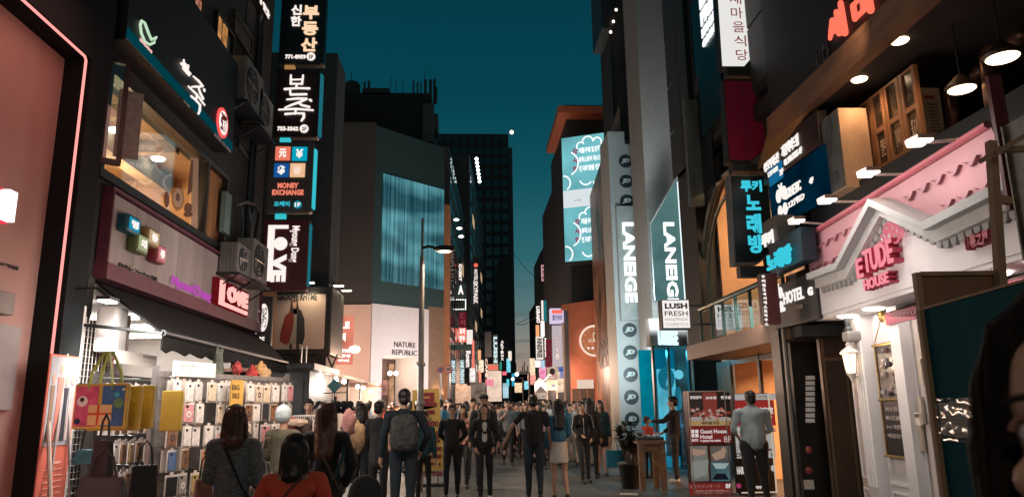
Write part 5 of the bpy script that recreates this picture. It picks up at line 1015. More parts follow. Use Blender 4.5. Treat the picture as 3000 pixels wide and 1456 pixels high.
for i, (px, y0, yy, lab) in enumerate(((1650, 945, 26, 'plain tan pole left of the orange clock wall'), (1550, 1090, 60, 'distant white lamp post at the end of the street'), (1531, 1105, 75, 'most distant lamp post at the end of the street'))):
    p = at(px, y0, yy); t = thing('lamp_post', lab, 'pole', (p.x, yy, 0)); b = MB(); b.tube([(p.x, yy, 0), (p.x, yy, p.z)], .05 if i == 0 else .08, 8); part(t, 'pole', b, mat('tan_pole', (.35, .25, .2), .6))
    if i: b = MB(); b.tube([(p.x, yy, p.z), (p.x-1.0, yy, p.z-.1)], .05, 5); part(t, 'arm', b, STEEL); b = MB(); b.ell((p.x-1.0, yy, p.z-.15), .16, 8, 6); part(t, 'lamp_head', b, emi('far_lamp', (.9, .95, .9), 4))
for i, (x0, y0, x1, y1) in enumerate(((1500, 735, 1590, 830), (1512, 950, 1572, 925), (1512, 948, 1590, 890))):
    p = at(x0, y0, 70); q = at(x1, y1, 55); m_ = (p+q)/2-Vector((0, 0, .3)); b = MB(); b.tube([p, (p+m_)/2-Vector((0, 0, .05)), m_, (q+m_)/2-Vector((0, 0, .05)), q], .025, 4); single('overhead_wire', b, BLACK, ('upper of the three wires crossing the gap of sky', 'lowest wire crossing the gap of sky', 'middle wire crossing the gap of sky')[i], 'wire', 'wires across the gap of sky')
EB = FY(170)
t, a = block('low dark building closing the far end of the street', EB, 1480, 1620, 1096, mat('end_block', (.018, .025, .026), .9), 10)
for i in range(5):
    p = EB.p(1528+i*5, 1096); b = MB(); b.tube([(p[0], 172, p[1]-.3), (p[0], 172, p[1]+1+(i*7 % 3))], .12, 5); part(t, 'aerial', b, BLACK)
t, a = block('slightly taller dark building at the left of the far end', FY(160), 1490, 1514, 1062, mat('end_block', (.018, .025, .026), .9), 10)
JY = 21.5; JF = FY(JY); JX = JF.p(1803, 900)[0]
BG = Fr(JX, 0, 1.0)
s_far = BG.p(1741, 900)[0]; zt = BG.p(1737, 548)[1]
def painted_street_reflection():  # warm street reflection in the glass, put into the colour as orange patches
    m = bpy.data.materials.new('brown_glass_reflection'); m.use_nodes = True; tt = m.node_tree; p = tt.nodes['Principled BSDF']; p.inputs['Roughness'].default_value = .38; p.inputs['Specular IOR Level'].default_value = .6
    tcn = nn(tt, 'ShaderNodeTexCoord'); mpn = nn(tt, 'ShaderNodeMapping'); mpn.inputs['Scale'].default_value = (1, .8, .35); mpn.inputs['Rotation'].default_value = (.7, 0, 0); tt.links.new(tcn.outputs['Object'], mpn.inputs[0])
    n1 = nn(tt, 'ShaderNodeTexNoise'); n1.inputs['Scale'].default_value = 1.6; n1.inputs['Detail'].default_value = 8; n1.inputs['Distortion'].default_value = 1.2; tt.links.new(mpn.outputs[0], n1.inputs[0])
    r = nn(tt, 'ShaderNodeValToRGB'); r.color_ramp.elements[0].position = .38; r.color_ramp.elements[0].color = (.02, .018, .016, 1); r.color_ramp.elements[1].position = .68; r.color_ramp.elements[1].color = (.34, .16, .07, 1)
    tt.links.new(n1.outputs[0], r.inputs[0]); tt.links.new(r.outputs[0], p.inputs['Base Color'])
    bp = nn(tt, 'ShaderNodeBump'); bp.inputs['Strength'].default_value = .15; tt.links.new(n1.outputs[0], bp.inputs['Height']); tt.links.new(bp.outputs[0], p.inputs['Normal']); return m
BH = painted_street_reflection()
t = thing('brown_glass_facade', 'brown glass panels with painted street reflections receding behind the grey JD column', 'facade', BG.w((s_far+JY)/2, -.3, 0))
npan = 5; sN, zN = BG.p(1771, 440); zt = BG.p(1741, 548)[1]
def ztp(s): return zt+(zN-zt)*(s-s_far)/(sN-s_far)
for i in range(npan):
    a0 = JY+.05+(s_far-JY)*i/npan; a1 = JY+.05+(s_far-JY)*(i+1)/npan-.02
    z1_ = ztp(a1)
    for j in range(3):
        b = MB(); z0_ = [.05, z1_*.33, z1_*.66][j]; zz = [z1_*.33-.02, z1_*.66-.02, z1_][j]; b.prism(BG, [(a0, z0_), (a1, z0_), (a1, zz), (a0, zz if j < 2 else ztp(a0))], -.05, 0); part(t, 'panel', b, BH)
b = MB(); b.fb(BG, JY+.05, s_far, -.5, -.06, 0, zt-.1); part(t, 'backing', b, BLACK)
ptext(t, BG, 'OPEN', (1752, 1002, 1795, 1070), .006, mat('ink_brown', (.05, .035, .03), .6), bold=.04)
lamp('AREA', (1.5, 24.0, 1.8), 110, (1, .60, .34), 1.0, BG.w(23, 0, 4))
jx0, jx1 = JF.p(1803, 900)[0], JF.p(1906, 900)[0]
zl, zr = JF.p(1787, 386)[1], JF.p(1890, 423)[1]; xs = JF.p(1829, 400)[0]
t = thing('grey_logo_column', 'tall pale grey column with a row of round JD logos', 'building', ((jx0+jx1)/2, JY+.6, 0))
GC_ = mat('column_grey', (.36, .385, .385), .55, var=.06, scale=1)
b = MB(); b.prism(JF, [(jx0, 0), (jx1, 0), (jx1, zr), (xs, zr), (xs, zl), (jx0, zl)], -1.4, 0); part(t, 'column', b, GC_)
for (cx_2, cy_) in ((1833, 472), (1835, 531), (1837, 589), (1845, 966), (1847, 1032), (1848, 1097), (1850, 1163), (1852, 1228)):
    q = JF.p(cx_2, cy_, .02); b = MB(); b.disc(JF, q[0], q[1], .215, .001, .007, 28); d = part(t, 'logo_disc', b, mat('logo_dark', (.02, .035, .04), .4))
    b = MB(); b.text(JF, 'JD', q[0]-.13, q[0]+.13, q[1]-.085, q[1]+.085, .008, .006, bold=.07, shear=.18); part(d, 'logo_lettering', b, mat('logo_pale', (.45, .52, .52), .5))
q = JF.r(1805, 603, 1899, 937, .18)
t = thing('laneige_panel', 'pale lit LANEIGE sign panel fixed to the grey JD column', 'sign', JF.w((q[0]+q[1])/2, .1, q[2]))
b = MB(); b.fb(JF, q[0], q[1], .004, .18, q[2], q[3]); part(t, 'panel', b, mat('panel_silver', (.34, .37, .36), .5), bevel=.015)
ptext(t, JF, 'LANEIGE', (1822, 652, 1868, 886), .182, emi('letters_white_glow', (.92, 1, .98), 1.5), th=.04, rot=90, bold=.035)
lamp('AREA', (jx0+.5, JY-1.8, 2.5), 80, (.80, .95, 1), 1.2, (jx0+.5, JY, 3.4))
lamp('AREA', (jx0+.2, JY-4.5, 4.2), 300, (.74, .9, .94), 2.0, (jx0+.4, JY, 7.5))
TY = 23.2; TF_ = FY(TY); x0 = TF_.p(1795, 300)[0]; x1 = TF_.p(1890, 300)[0]; z0_ = TF_.p(1800, 440)[1]
t = thing('dark_tower', 'dark tower with an unlit poster and parapet lamps rising above the JD column', 'building', ((x0+x1)/2, TY+2, 0))
b = MB(); b.box(x0, x1+2, TY, TY+1.8, 0, 30); part(t, 'wall', b, mat('tower_wall', (.018, .02, .02), .8, var=.3))
zz = [TF_.p(1810, y)[1] for y in (405, 15)]; q = (TF_.p(1803, 400)[0], TF_.p(1868, 400)[0])
b = MB(); b.box(q[0], q[1], TY-.06, TY-.001, zz[0], zz[1]+4); part(t, 'unlit_poster', b, mat('unlit_poster', (.035, .032, .03), .7, var=.8, scale=1.2, streak=3))
b = MB(); 
for x in (q[0]-.06, q[1]): b.box(x, x+.06, TY-.12, TY-.0, zz[0]-.1, zz[1]+4)
b.box(q[0]-.06, q[1]+.06, TY-.12, TY, zz[0]-.16, zz[0]-.1); part(t, 'poster_frame', b, CHAR)
zp = TF_.p(1787, 105)[1]; b = MB(); b.box(x0-.35, x0+.02, TY-.5, TY+1.4, zp, zp+7); part(t, 'parapet_box', b, BLACK)
for px, py in ((1805, 30), (1797, 64), (1789, 95)):
    p = at(px, py, TY-.55); b = MB(); b.ell(p, .05, 6, 4); part(t, 'parapet_lamp', b, emi('beacon', (1, .8, .6), 4))
PY_ = 19.2; PF = FY(PY_); x0 = PF.p(1905, 800)[0]; x1 = PF.p(2013, 800)[0]; zb = PF.p(1955, 640)[1]
t = thing('concrete_pier', 'broad bare grey concrete pier rising out of the top of the picture', 'building', ((x0+x1)/2, PY_+.4, 0))
b = MB(); b.box(x0, x1, PY_, PY_+1.6, 0, 24); part(t, 'pier', b, mat('pier_concrete', (.22, .215, .205), .9, var=.12, scale=7, bump=.5))
lamp('SPOT', ((x0+x1)/2, PY_-2.4, zb-1.2), 420, (.95, .95, .9), .5, ((x0+x1)/2, PY_, zb+4.5), 110)
GY = 18.3; GS = FY(GY)
q = GS.r(1905, 655, 2010, 880)
t = thing('glass_blade_sign', 'teal glass sign with glowing LANEIGE letters in front of the concrete pier', 'sign', GS.w((q[0]+q[1])/2, 0, q[2]))
ztr = GS.p(1997, 512)[1]
b = MB(); b.prism(GS, [(q[0], q[2]), (q[1], q[2]), (q[1], ztr), (q[0], q[3])], -.12, -.02); part(t, 'glass_panel', b, emi('teal_glass_glow', (.16, .34, .34), .50, .25, 1.2))
b = MB(); b.tube([GS.w(q[0], 0, q[3]), GS.w(q[1], 0, ztr)], .03, 6); b.tube([GS.w(q[1], 0, q[2]), GS.w(q[1], 0, ztr)], .03, 6); b.tube([GS.w(q[0], 0, q[2]), GS.w(q[0], 0, q[3])], .02, 6); part(t, 'frame', b, STEEL)
ptext(t, GS, 'LANEIGE', (1942, 652, 1990, 905), .0, emi('letters_white_glow', (.92, 1, .98), 1.5), th=.04, rot=90, bold=.035)
b = MB(); b.fb(GS, GS.p(1994, 700)[0], GS.p(2000, 700)[0], -.01, .02, q[2], ztr-.2); part(t, 'bulb_strip', b, emi('strip_cool', (.85, .97, 1), 1.3))
LWF = Fr(GS.p(1925, 1000)[0], 0, 0)
SF2 = FY(17.6)
q = SF2.r(1910, 1012, 2014, 1290); 
t = thing('teal_shop', 'teal blue lit cosmetics shop front with a giant face poster behind glass', 'shop', SF2.w((q[0]+q[1])/2, -.6, 0))
SL = SF2.p(1920, 985)[1]; xr = SF2.p(2012, 900)[0]
b = MB(); b.box(q[0], xr, 17.75, 18.2, q[3]+.02, SL+.45); part(t, 'lintel', b, mat('lintel_grey', (.18, .16, .15), .6))
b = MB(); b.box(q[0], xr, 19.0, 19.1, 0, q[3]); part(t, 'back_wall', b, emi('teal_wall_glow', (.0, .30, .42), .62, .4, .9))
xm = SF2.p(1965, 1100)[0]
b = MB(); b.box(xm, xr-.05, 18.85, 18.95, .4, q[3]-.5); pw = part(t, 'lit_poster', b, emi('pale_teal_poster', (.42, .74, .80), .9, .35, 1.5))
for (dx, z, rx, rz2, m_) in ((.22, 2.2, .22, .30, emi('poster_shadow_teal', (.02, .28, .36), .7)), (.24, 2.15, .15, .22, emi('poster_face', (.75, .88, .9), .95)), (.5, 1.7, .10, .3, emi('poster_shadow_teal', (.02, .28, .36), .7)), (.55, 2.3, .12, .12, emi('poster_face', (.75, .88, .9), .95))):
    b = MB(); b.ell((xm+dx, 18.84, z), (rx, .012, rz2), 16, 8); part(pw, 'poster_shape', b, m_)
for i, (dx, hh_, w_) in enumerate(((.12, .9, .07), (.30, 1.15, .10), (.48, 1.0, .08), (.66, .8, .08), (-.2, .8, .1))):
    b = MB(); b.lathe((xm+dx, 18.6, .3), [(w_, 0), (w_, hh_*.7), (w_*.5, hh_*.78), (w_*.5, hh_)], 12); part(t, 'display_bottle', b, mat('teal_bottle', (.01, .22, .32), .2, coat=.6))
for x in (q[0], xm-.05, xr-.05):
    b = MB(); b.box(x, x+.05, 17.6, 17.75, 0, q[3]); part(t, 'mullion', b, mat('teal_frame', (.02, .10, .13), .3, .3))
for xa, xb in ((q[0]+.05, xm-.05), (xm, xr-.05)):
    b = MB(); b.box(xa, xb, 17.66, 17.68, .05, q[3]); part(t, 'pane', b, glassmat('teal_glass', (.45, .85, .95), .08))
lamp('AREA', (xm, 18.3, q[3]-.15), 45, (.25, .85, 1), .7, (xm, 17.9, 0))
t = thing('cosmetics_lettering_sign', 'small slanting white cut-out sign above the teal shop', 'sign', at(1955, 1000, 17.3))
SLF = Fr(at(1925, 1000, 17.5).x, 17.5, 70)
ptext(t, SLF, 'LANEIGE', (1926, 968, 1984, 1012), .0, emi('cyan_white', (.7, .95, 1), 1.2), th=.06, bold=.05, nm='lit_lettering')
b = MB(); a = SLF.r(1924, 1004, 1986, 1014); b.fb(SLF, a[0], a[1], -.3, .0, a[2], a[2]+.04); part(t, 'bracket', b, CHAR)
by0, by1 = RF.p(2268, 818)[0]-.4, RF.p(2062, 905)[0]+.1
t = thing('balcony_building', 'dark building with a warm arched window, glass balcony and open amber ground floor', 'building', RF.w((by0+by1)/2, -2, 0))
BB = mat('balcony_dark', (.022, .022, .022), .7, var=.3)
XE = 15.3                                   # far end of this block
bz = RF.p(2065, 903)[1]                     # rail height
zb0 = RF.p(2067, 1045)[1]; zb1 = RF.p(2065, 1005)[1]
b = MB(); b.fb(RF, by1, XE, -.5, 0, zb1+.02, 12); b.fb(RF, by0-2.2, XE, -.5, 0, 6.4, 12); b.fb(RF, by0-.35, by0, -3, 0, zb0, 6.4); b.fb(RF, by0-2.2, XE, -5.0, -4.9, 0, 12); b.fb(RF, XE, XE+.02, -5, 0, zb1+.02, 24); part(t, 'wall', b, BB)
b = MB(); b.fb(RF, by0, XE, -3.5, .06, zb0-.0, zb1+.02); part(t, 'floor_beam', b, mat('brown_steel_beam', (.13, .075, .05), .5, var=.25))
WM = mat('warm_brick_room', (.62, .38, .22), .85, var=.2, scale=2, bump=.3)
b = MB(); b.fb(RF, by0, by1, -3.4, -3.3, zb1, 6.4); b.fb(RF, by1-.12, by1-.02, -3.3, -.4, zb1, 6.4); b.fb(RF, by0, by1, -3.4, -.2, 6.3, 6.4); part(t, 'upper_room', b, WM)
gw = Fr(5.55, 0, 0); b = MB(); b.fb(gw, 11.5, 17.5, -2.6, -2.5, 0, zb0); b.fb(gw, 15.6, 15.7, -2.5, -.1, 0, zb0); b.fb(gw, 11.4, 11.5, -2.6, -.1, 0, zb0); part(t, 'lower_room', b, WM)
lamp('AREA', RF.w((by0+by1)/2, -1.6, 6.2), 260, (1, .62, .33), 1.5, RF.w((by0+by1)/2, -2.4, 3))
lamp('AREA', gw.w(13.6, -1.2, zb0-.15), 260, (1, .58, .30), 1.4, gw.w(13.6, -1.8, 0))
brm = [mat('warm_brick_%d' % i, c, .85, var=.2) for i, c in enumerate(((.60, .36, .21), (.52, .30, .17), (.66, .42, .26)))]
bks = []
for k in range(3): b = MB(); b.box(-.03, 0, -.17, .17, 0, .11); bks.append(mesh('brick', b, brm[k], bevel=.006))
rl_ = [o for o in t.children if o.name.startswith('lower_room')][0]; ru_ = [o for o in t.children if o.name.startswith('upper_room')][0]
for (par, za, zc) in ((rl_, 1.4, zb0-.1), (ru_, zb1+.1, 5.6)):
    for j in range(int((zc-za)/.125)):
        for i in range(9):
            o = link('brick', bks[rnd.randrange(3)], par); o.location = (gw.w(11.6+i*.43+(j % 2)*.18, -2.47, za+j*.125) if par is rl_ else RF.w(by0+.35+i*.36+(j % 2)*.18, -3.27, za+j*.125))-root_of(par).location
b = MB(); cs_ = (by0+by1)/2+.4; 
for (r0, w_) in ((2.15, .06), (1.75, .04)):
    pts = [RF.w(cs_+math.cos(R_(q_))*r0*.82, -.12, 3.55+math.sin(R_(q_))*r0) for q_ in range(0, 181, 12)]
    b.tube(pts, w_, 6)
part(t, 'arch_frame', b, mat('arch_green', (.02, .045, .04), .4), kind='stuff')
b = MB(); b.prism(RF, [(by1+.02, 3.2), (by1+.02, 6.45), (by0-1.5, 6.45), (by0-1.5, 5.9)]+[(cs_+math.cos(R_(q_))*1.85, 3.55+math.sin(R_(q_))*2.3) for q_ in range(180, -1, -10)][3:], -.32, -.2); part(t, 'arch_spandrel', b, BB)
b = MB(); b.tube([RF.w(by0, .05, bz), RF.w(by1, .05, bz)], .05, 8); part(t, 'handrail', b, mat('rail_green', (.03, .07, .065), .35, .4))
for i in range(7):
    s_ = by0+(by1-by0)*i/6; b = MB(); b.fb(RF, s_-.02, s_+.02, .02, .07, zb1+.02, bz-.04); part(t, 'baluster', b, MAT['rail_green'])
for i in range(6):
    a0 = by0+(by1-by0)*i/6+.02; a1 = by0+(by1-by0)*(i+1)/6-.02; b = MB(); b.fb(RF, a0, a1, .04, .05, zb1+.04, bz-.06); part(t, 'balcony_pane', b, GLASS)
b = MB(); fs_ = gw.p(2232, 1100)[0]
for s_ in (15.5, fs_, 11.6): b.fb(gw, s_, s_+.09, -.02, .04, 0, zb0)
b.fb(gw, 11.5, 15.7, -.02, .03, zb0-.1, zb0-.002); part(t, 'shopfront_frame', b, mat('brown_black_frame', (.03, .02, .016), .4))
q = gw.r(2098, 1062, 2190, 1300, -.3); b = MB(); b.fb(gw, q[0], q[1], -.4, -.3, 0, q[3]); part(t, 'inner_door', b, mat('door_dark', (.04, .03, .022), .4, var=.4))
q = gw.r(2112, 1075, 2178, 1160, -.28); b = MB(); b.fb(gw, q[0], q[1], -.295, -.28, q[2], q[3]); part(t, 'door_notice', b, mat('notice_brown', (.16, .10, .06), .6, var=.5, scale=9))
for j in range(5):
    for i in range(8):
        a0 = by0-2.1+i*.93; z0_ = 6.5+j*1.1; b = MB(); b.fb(RF, a0, a0+.90, .0, .022, z0_, z0_+1.06); part(t, 'cladding_panel', b, mat('rclad_%d' % rnd.randrange(3), (.035, .037, .038), .6, var=.4, scale=2))
b = MB(); q = RF.r(1997, 300, 2024, 600, .3); b.fb(RF, q[0], q[1], .02, .3, q[2], q[3]); part(t, 'glass_corner_case', b, mat('pale_case', (.20, .23, .22), .25, var=.6, scale=2, streak=5))
b = MB(); b.fb(RF, XE-1.5, XE-1.42, .02, .12, 5.5, 16); part(t, 'downpipe', b, CHAR)
for k in range(4):
    b = MB(); b.fb(RF, XE-2.4, XE-1.7, .005, .03, 5.6+k*2.4, 7.2+k*2.4); part(t, 'dark_window', b, DGLASS)
LY2 = 13.6; LFx = FY(LY2); q = LFx.r(1936, 877, 2025, 963)
t = thing('white_cube_sign', 'square white light box reading LUSH FRESH HANDMADE COSMETICS', 'sign', LFx.w((q[0]+q[1])/2, -.1, q[2]))
b = MB(); b.fb(LFx, q[0], q[1], -.26, 0, q[2], q[3]); part(t, 'box', b, BLACK, bevel=.01)
b = MB(); b.fb(LFx, q[0]+.02, q[1]-.02, .001, .012, q[2]+.02, q[3]-.02); part(t, 'lit_face', b, emi('sign_face_white', (1, .93, .90), .95))
INK = mat('ink_black', (.01, .01, .01), .6); INKG = mat('ink_grey', (.35, .3, .3), .6)
for tx, y0, y1, m_, bd, x0_, x1_ in (('LUSH', 888, 904, INK, .05, 1947, 2014), ('FRESH', 911, 925, INK, .01, 1947, 2015), ('HANDMADE', 931, 939, INKG, -.01, 1949, 2015), ('COSMETICS', 946, 954, INKG, -.01, 1949, 2017)): ptext(t, LFx, tx, (x0_, y0, x1_, y1), .013, m_, bold=bd, th=.003)
b = MB(); b.tube([LFx.w(q[1], -.13, q[3]-.1), RF.w(LY2+.13, 0, q[3]-.1)], .02, 6); b.tube([LFx.w(q[1], -.13, q[2]+.1), RF.w(LY2+.13, 0, q[2]+.1)], .02, 6); part(t, 'arm', b, CHAR)
IY = FY(13.0); q = IY.r(2096, 893, 2176, 964)
t = thing('sign_reflection_panel', 'reflection of the LUSH light box in the balcony glass, modelled as a panel', 'sign', IY.w((q[0]+q[1])/2, -.1, q[2]))  # reflection of the LUSH box, built as a glowing mirrored panel
b = MB(); b.fb(IY, q[0], q[1], -.05, 0, q[2], q[3]); part(t, 'lit_face', b, emi('reflected_sign_face', (.85, .85, .83), .62))
for tx, y0, y1, m_, bd in (('LUSH', 898, 913, INK, .03), ('FRESH', 917, 931, INK, -.01), ('HANDMADE', 936, 943, INKG, -.01), ('COSMETICS', 949, 957, INKG, -.01)): ptext(t, IY, tx, (2102, y0, 2170, y1), .003, m_, bold=bd, th=.003, mirror=True)
b = MB(); b.tube([IY.w(q[0]+.1, -.02, q[3]), IY.w(q[0]+.1, -.02, q[3]+.5)], .008, 5); part(t, 'added_hanger', b, CHAR)
q = RF.r(2052, -60, 2115, 150, .1)
t = thing('upper_black_board', 'tall black and teal board with bold white lettering, cut off on top', 'sign', RF.w((q[0]+q[1])/2, .05, q[2]))
b = MB(); b.fb(RF, q[0]-.1, q[1]+.25, .01, .2, q[2]-1.2, q[3]+1); part(t, 'board', b, mat('board_teal_black', (.006, .022, .028), .3))
for tx, bx in (('LUSH', (2054, -40, 2094, 8)), ('FRE', (2056, 60, 2090, 82)), ('HANDI', (2060, 112, 2094, 105)), ('COSM', (2062, 150, 2098, 140))): pass
def slant(par, fr, tx, s0, s1, z0, z1, n, m, nm='lettering', th=.02, **kw):
    b = MB(); b.text(fr, tx, s0, s1, z0, z1, n, th, **kw); return part(par, nm, b, m)
pa = RF.p(2056, 80, .2); pb = RF.p(2092, 0, .2)
zr_ = [RF.p(2058, y, .2)[1] for y in (152, 128, 118, 90, 80, 35, 25, -20)]
S0, S1 = RF.p(2096, 60, .2)[0], RF.p(2056, 60, .2)[0]
for i, tx in enumerate(('COSM', 'HANDI', 'FRE', 'LU')): slant(t, RF, tx, S0, S1, zr_[2*i], zr_[2*i+1], .21, emi('bold_white', (.92, .97, 1), 1.2), bold=.07)
t, a = blade('white lit blade sign with red brush Korean lettering, marked 2F', 2100, -40, 2225, 200, BLACK, fr=FY(10.85), poly=[(2098, -60), (2208, -60), (2221, 153), (2182, 198), (2113, 198)], bev=0)
F117 = FY(10.85)
b = MB(); b.prism(F117, [F117.p(x, y) for x, y in ((2100, -58), (2205, -58), (2218, 152), (2180, 195), (2116, 195))], .002, .012)
def hgrad():
    m = emi('white_blade_face', (1, .98, .94), .8); return m
part(t, 'lit_face', b, hgrad())
for i, ch in enumerate('새마을식당'): ptext(t, F117, ch, (2135+i*5, -18+i*41, 2172+i*5, 14+i*41), .014, emi('brush_red', (.42, .05, .05), .5), bold=.0, th=.004)
q = F117.r(2132, 184, 2240, 222); b = MB(); b.fb(F117, q[0], q[1], -.25, -.03, q[2], q[3]); h = part(t, 'level_panel', b, BLACK); ptext(t, F117, '2F', (2197, 188, 2229, 208), -.028, PWHT, bold=.03)
t, a = blade('unlit burgundy blade sign with dim ETUDE HOUSE lettering reading downwards, marked 1F', 2118, 233, 2250, 470, BLACK, fr=FY(10.85), poly=[(2118, 233), (2229, 237), (2246, 434), (2202, 474), (2134, 473)], bev=0)
b = MB(); b.prism(F117, [F117.p(x, y) for x, y in ((2121, 238), (2226, 241), (2243, 432), (2200, 470), (2137, 469))], .002, .012); part(t, 'face', b, mat('burgundy_face', (.23, .010, .050), .35, coat=.5))
ptext(t, F117, '·ETUDE HOUSE·', (2166, 252, 2198, 456), .014, mat('burgundy_letters', (.16, .02, .05), .4), rot=90, bold=.0, th=.006)
q = F117.r(2150, 478, 2255, 500); b = MB(); b.fb(F117, q[0], q[1], -.25, -.03, q[2], q[3]); part(t, 'level_panel', b, BLACK); ptext(t, F117, '1F', (2222, 462, 2252, 480), -.02, mat('dim_brown', (.1, .07, .05), .5), bold=.03)
q = F117.r(2128, 222, 2230, 232); b = MB(); b.fb(F117, q[0], q[1], -.3, 0, q[2], q[3]); part(t, 'bracket', b, mat('bronze_bracket', (.2, .12, .08), .5))
F115 = FY(10.8)
t, a = blade('black blade sign with cyan Korean karaoke lettering reading downwards', 2136, 514, 2262, 780, mat('blade_edge', (.18, .19, .19), .4, .4), fr=F115, poly=[(2136, 512), (2250, 512), (2267, 735), (2222, 773), (2152, 776)], bev=0)
b = MB(); b.prism(F115, [F115.p(x, y) for x, y in ((2141, 517), (2246, 517), (2262, 733), (2220, 767), (2156, 769))], .002, .012); part(t, 'face', b, mat('karaoke_black', (.008, .018, .022), .3))
for tx, bx in (('루키', (2168, 529, 2232, 562)), ('노', (2183, 572, 2229, 616)), ('래', (2185, 627, 2232, 684)), ('방', (2190, 688, 2238, 742))): ptext(t, F115, tx, bx, .014, LCY, bold=.04, th=.02)
q = F115.r(2170, 778, 2262, 790); b = MB(); b.fb(F115, q[0], q[1], -.2, -.03, q[2]-.1, q[3]); part(t, 'level_panel', b, BLACK)
def rboard(lab, s0, s1, z0, z1, n, m, th=.14, **kw):
    t = thing('fascia_board', lab, 'sign', RF.w((s0+s1)/2, n, z0), 'boards of the upstairs businesses'); b = MB(); b.fb(RF, s0, s1, n-th, n, z0, z1); part(t, 'board', b, m, bevel=.01); return t
def rtext(t, tx, far, near, yb_far, yt_far, n, m, **kw):
    """px of far and near end, pixel rows of foot and top at the far end"""
    s1 = RF.p(far, yb_far, n)[0]; z0 = RF.p(far, yb_far, n)[1]; z1 = RF.p(far, yt_far, n)[1]; s0 = RF.p(near, yb_far, n)[0]
    kw.setdefault('th', .015); slant(t, RF, tx, s0, s1, z0, z1, n+.002, m, **kw)
e0 = RF.p(2240, 520, .1); 
sA1 = RF.p(2236, 520, .1)[0]; sA0 = RF.p(2402, 420, .1)[0]
zA1 = RF.p(2236, 455, .1)[1]; zA0 = RF.p(2240, 545, .1)[1]
t = rboard('dark brown board with white Korean estate agent and hair salon lettering', sA0, sA1, zA0, zA1, .1, mat('board_brown', (.035, .014, .010), .4))
HL = emi('bold_letter_white', (1, .93, .88), 1.0)
rtext(t, '성모부동산', 2241, 2288, 508, 476, .1, HL, bold=.02); rtext(t, '가꿈헤어드림', 2293, 2346, 464, 428, .1, HL, bold=.02)
rtext(t, '02.318.7555 6F', 2300, 2356, 487, 468, .1, HL, bold=.02); rtext(t, 'T.777-0282', 2252, 2284, 522, 507, .1, HL, bold=.03)
q1, q2 = RF.p(2256, 545, .1), RF.p(2294, 500, .1); b = MB(); b.fb(RF, q2[0], q1[0], .102, .108, q1[1]-.02, q1[1]+.24); p_ = part(t, 'blue_patch', b, emi('blue_patch', (.01, .16, .34), .8)); rtext(t, '3F', 2287, 2298, 516, 498, .11, HL, bold=.02)
sB1 = RF.p(2262, 660, .1)[0]; sB0 = RF.p(2425, 560, .1)[0]; zB1 = zA0-.03; zB0 = RF.p(2262, 665, .1)[1]
t = rboard('dark blue board with ESTHETIC and Japanese lettering and a butterfly mark', sB0, sB1, zB0, zB1, .1, emi('board_blue_glow', (.0, .035, .075), .35, .6, 1.5))
rtext(t, 'ESTHETIC', 2303, 2352, 586, 556, .1, HL, bold=.02); rtext(t, 'エステサロン', 2312, 2362, 612, 592, .1, HL, bold=.02); rtext(t, 'MIZO', 2293, 2312, 627, 614, .1, HL, bold=.03); rtext(t, '4F', 2374, 2386, 541, 524, .1, HL, bold=.03)
def butterfly(par, fr, cx, cy, r, n, m):
    c = fr.p(cx, cy, n)
    for i, (dx, dz_, w_, h_) in enumerate(((-.55, .55, .5, .5), (.55, .55, .5, .5), (-.5, -.6, .42, .45), (.5, -.6, .42, .45))):
        b = MB(); b.disc(fr, c[0]+dx*r, c[1]+dz_*r*1.2, w_*r, n, n+.012, 12, h_*r*1.2); part(par, 'butterfly_wing', b, m)
    b = MB(); b.tube([fr.w(c[0], n+.01, c[1]+r*.9), fr.w(c[0]-r*.3, n+.01, c[1]+r*1.6)], r*.08, 4); b.tube([fr.w(c[0], n+.01, c[1]+r*.9), fr.w(c[0]+r*.3, n+.01, c[1]+r*1.6)], r*.08, 4); part(par, 'butterfly_feeler', b, m, kind='stuff')
butterfly(t, RF, 2292, 592, .17, .104, HL)
CB = Fr(RF.w(0, .35, 0).x, 0, 0)
t = thing('cyan_box_sign', 'small stepped sign with white and cyan Korean karaoke lettering below the blue board', 'sign', CB.w(CB.p(2290, 740)[0], 0, CB.p(2290, 800)[1]))
q = CB.p(2240, 725), CB.p(2278, 670); b = MB(); b.fb(CB, q[1][0], q[0][0], -.25, 0, q[0][1], q[0][1]+.36); part(t, 'grey_box', b, mat('box_grey', (.10, .095, .09), .5))
q = CB.p(2252, 800), CB.p(2345, 740); b = MB(); b.fb(CB, q[1][0], q[0][0], -.22, -.03, q[0][1]-.02, q[0][1]+.42); part(t, 'navy_box', b, mat('box_navy', (.006, .02, .03), .4))
def ctext(tx, far, near, yb, yt, m, **kw):
    s1 = CB.p(far, yb)[0]; z0 = CB.p(far, yb)[1]; z1 = CB.p(far, yt)[1]; s0 = CB.p(near, yb)[0]; slant(t, CB, tx, s0, s1, z0, z1, .004, m, **kw)
ctext('루키', 2237, 2271, 728, 688, HL, bold=.05); ctext('노래방', 2254, 2328, 800, 745, LCY, bold=.05, th=.03)
b = MB(); q = RF.r(2290, 800, 2352, 778, .02); b.fb(RF, q[0], q[1], .0, .02, RF.p(2290, 815)[1], RF.p(2290, 790)[1]); single('amber_gap_light', b, emi('amber_gap', (1, .45, .2), .6, .5, 4), 'amber lit gap under the small cyan karaoke sign', 'light')
sH1 = RF.p(2270, 930, .12)[0]; sH0 = RF.p(2392, 850, .12)[0]; zH0 = RF.p(2275, 965, .12)[1]; zH1 = RF.p(2272, 838, .12)[1]
t = rboard('black board with white HOTEL lettering and butterfly mark beside the white cosmetics shop', sH0, sH1, zH0, zH1, .12, mat('board_black2', (.016, .014, .012), .5, var=.5), th=.3)
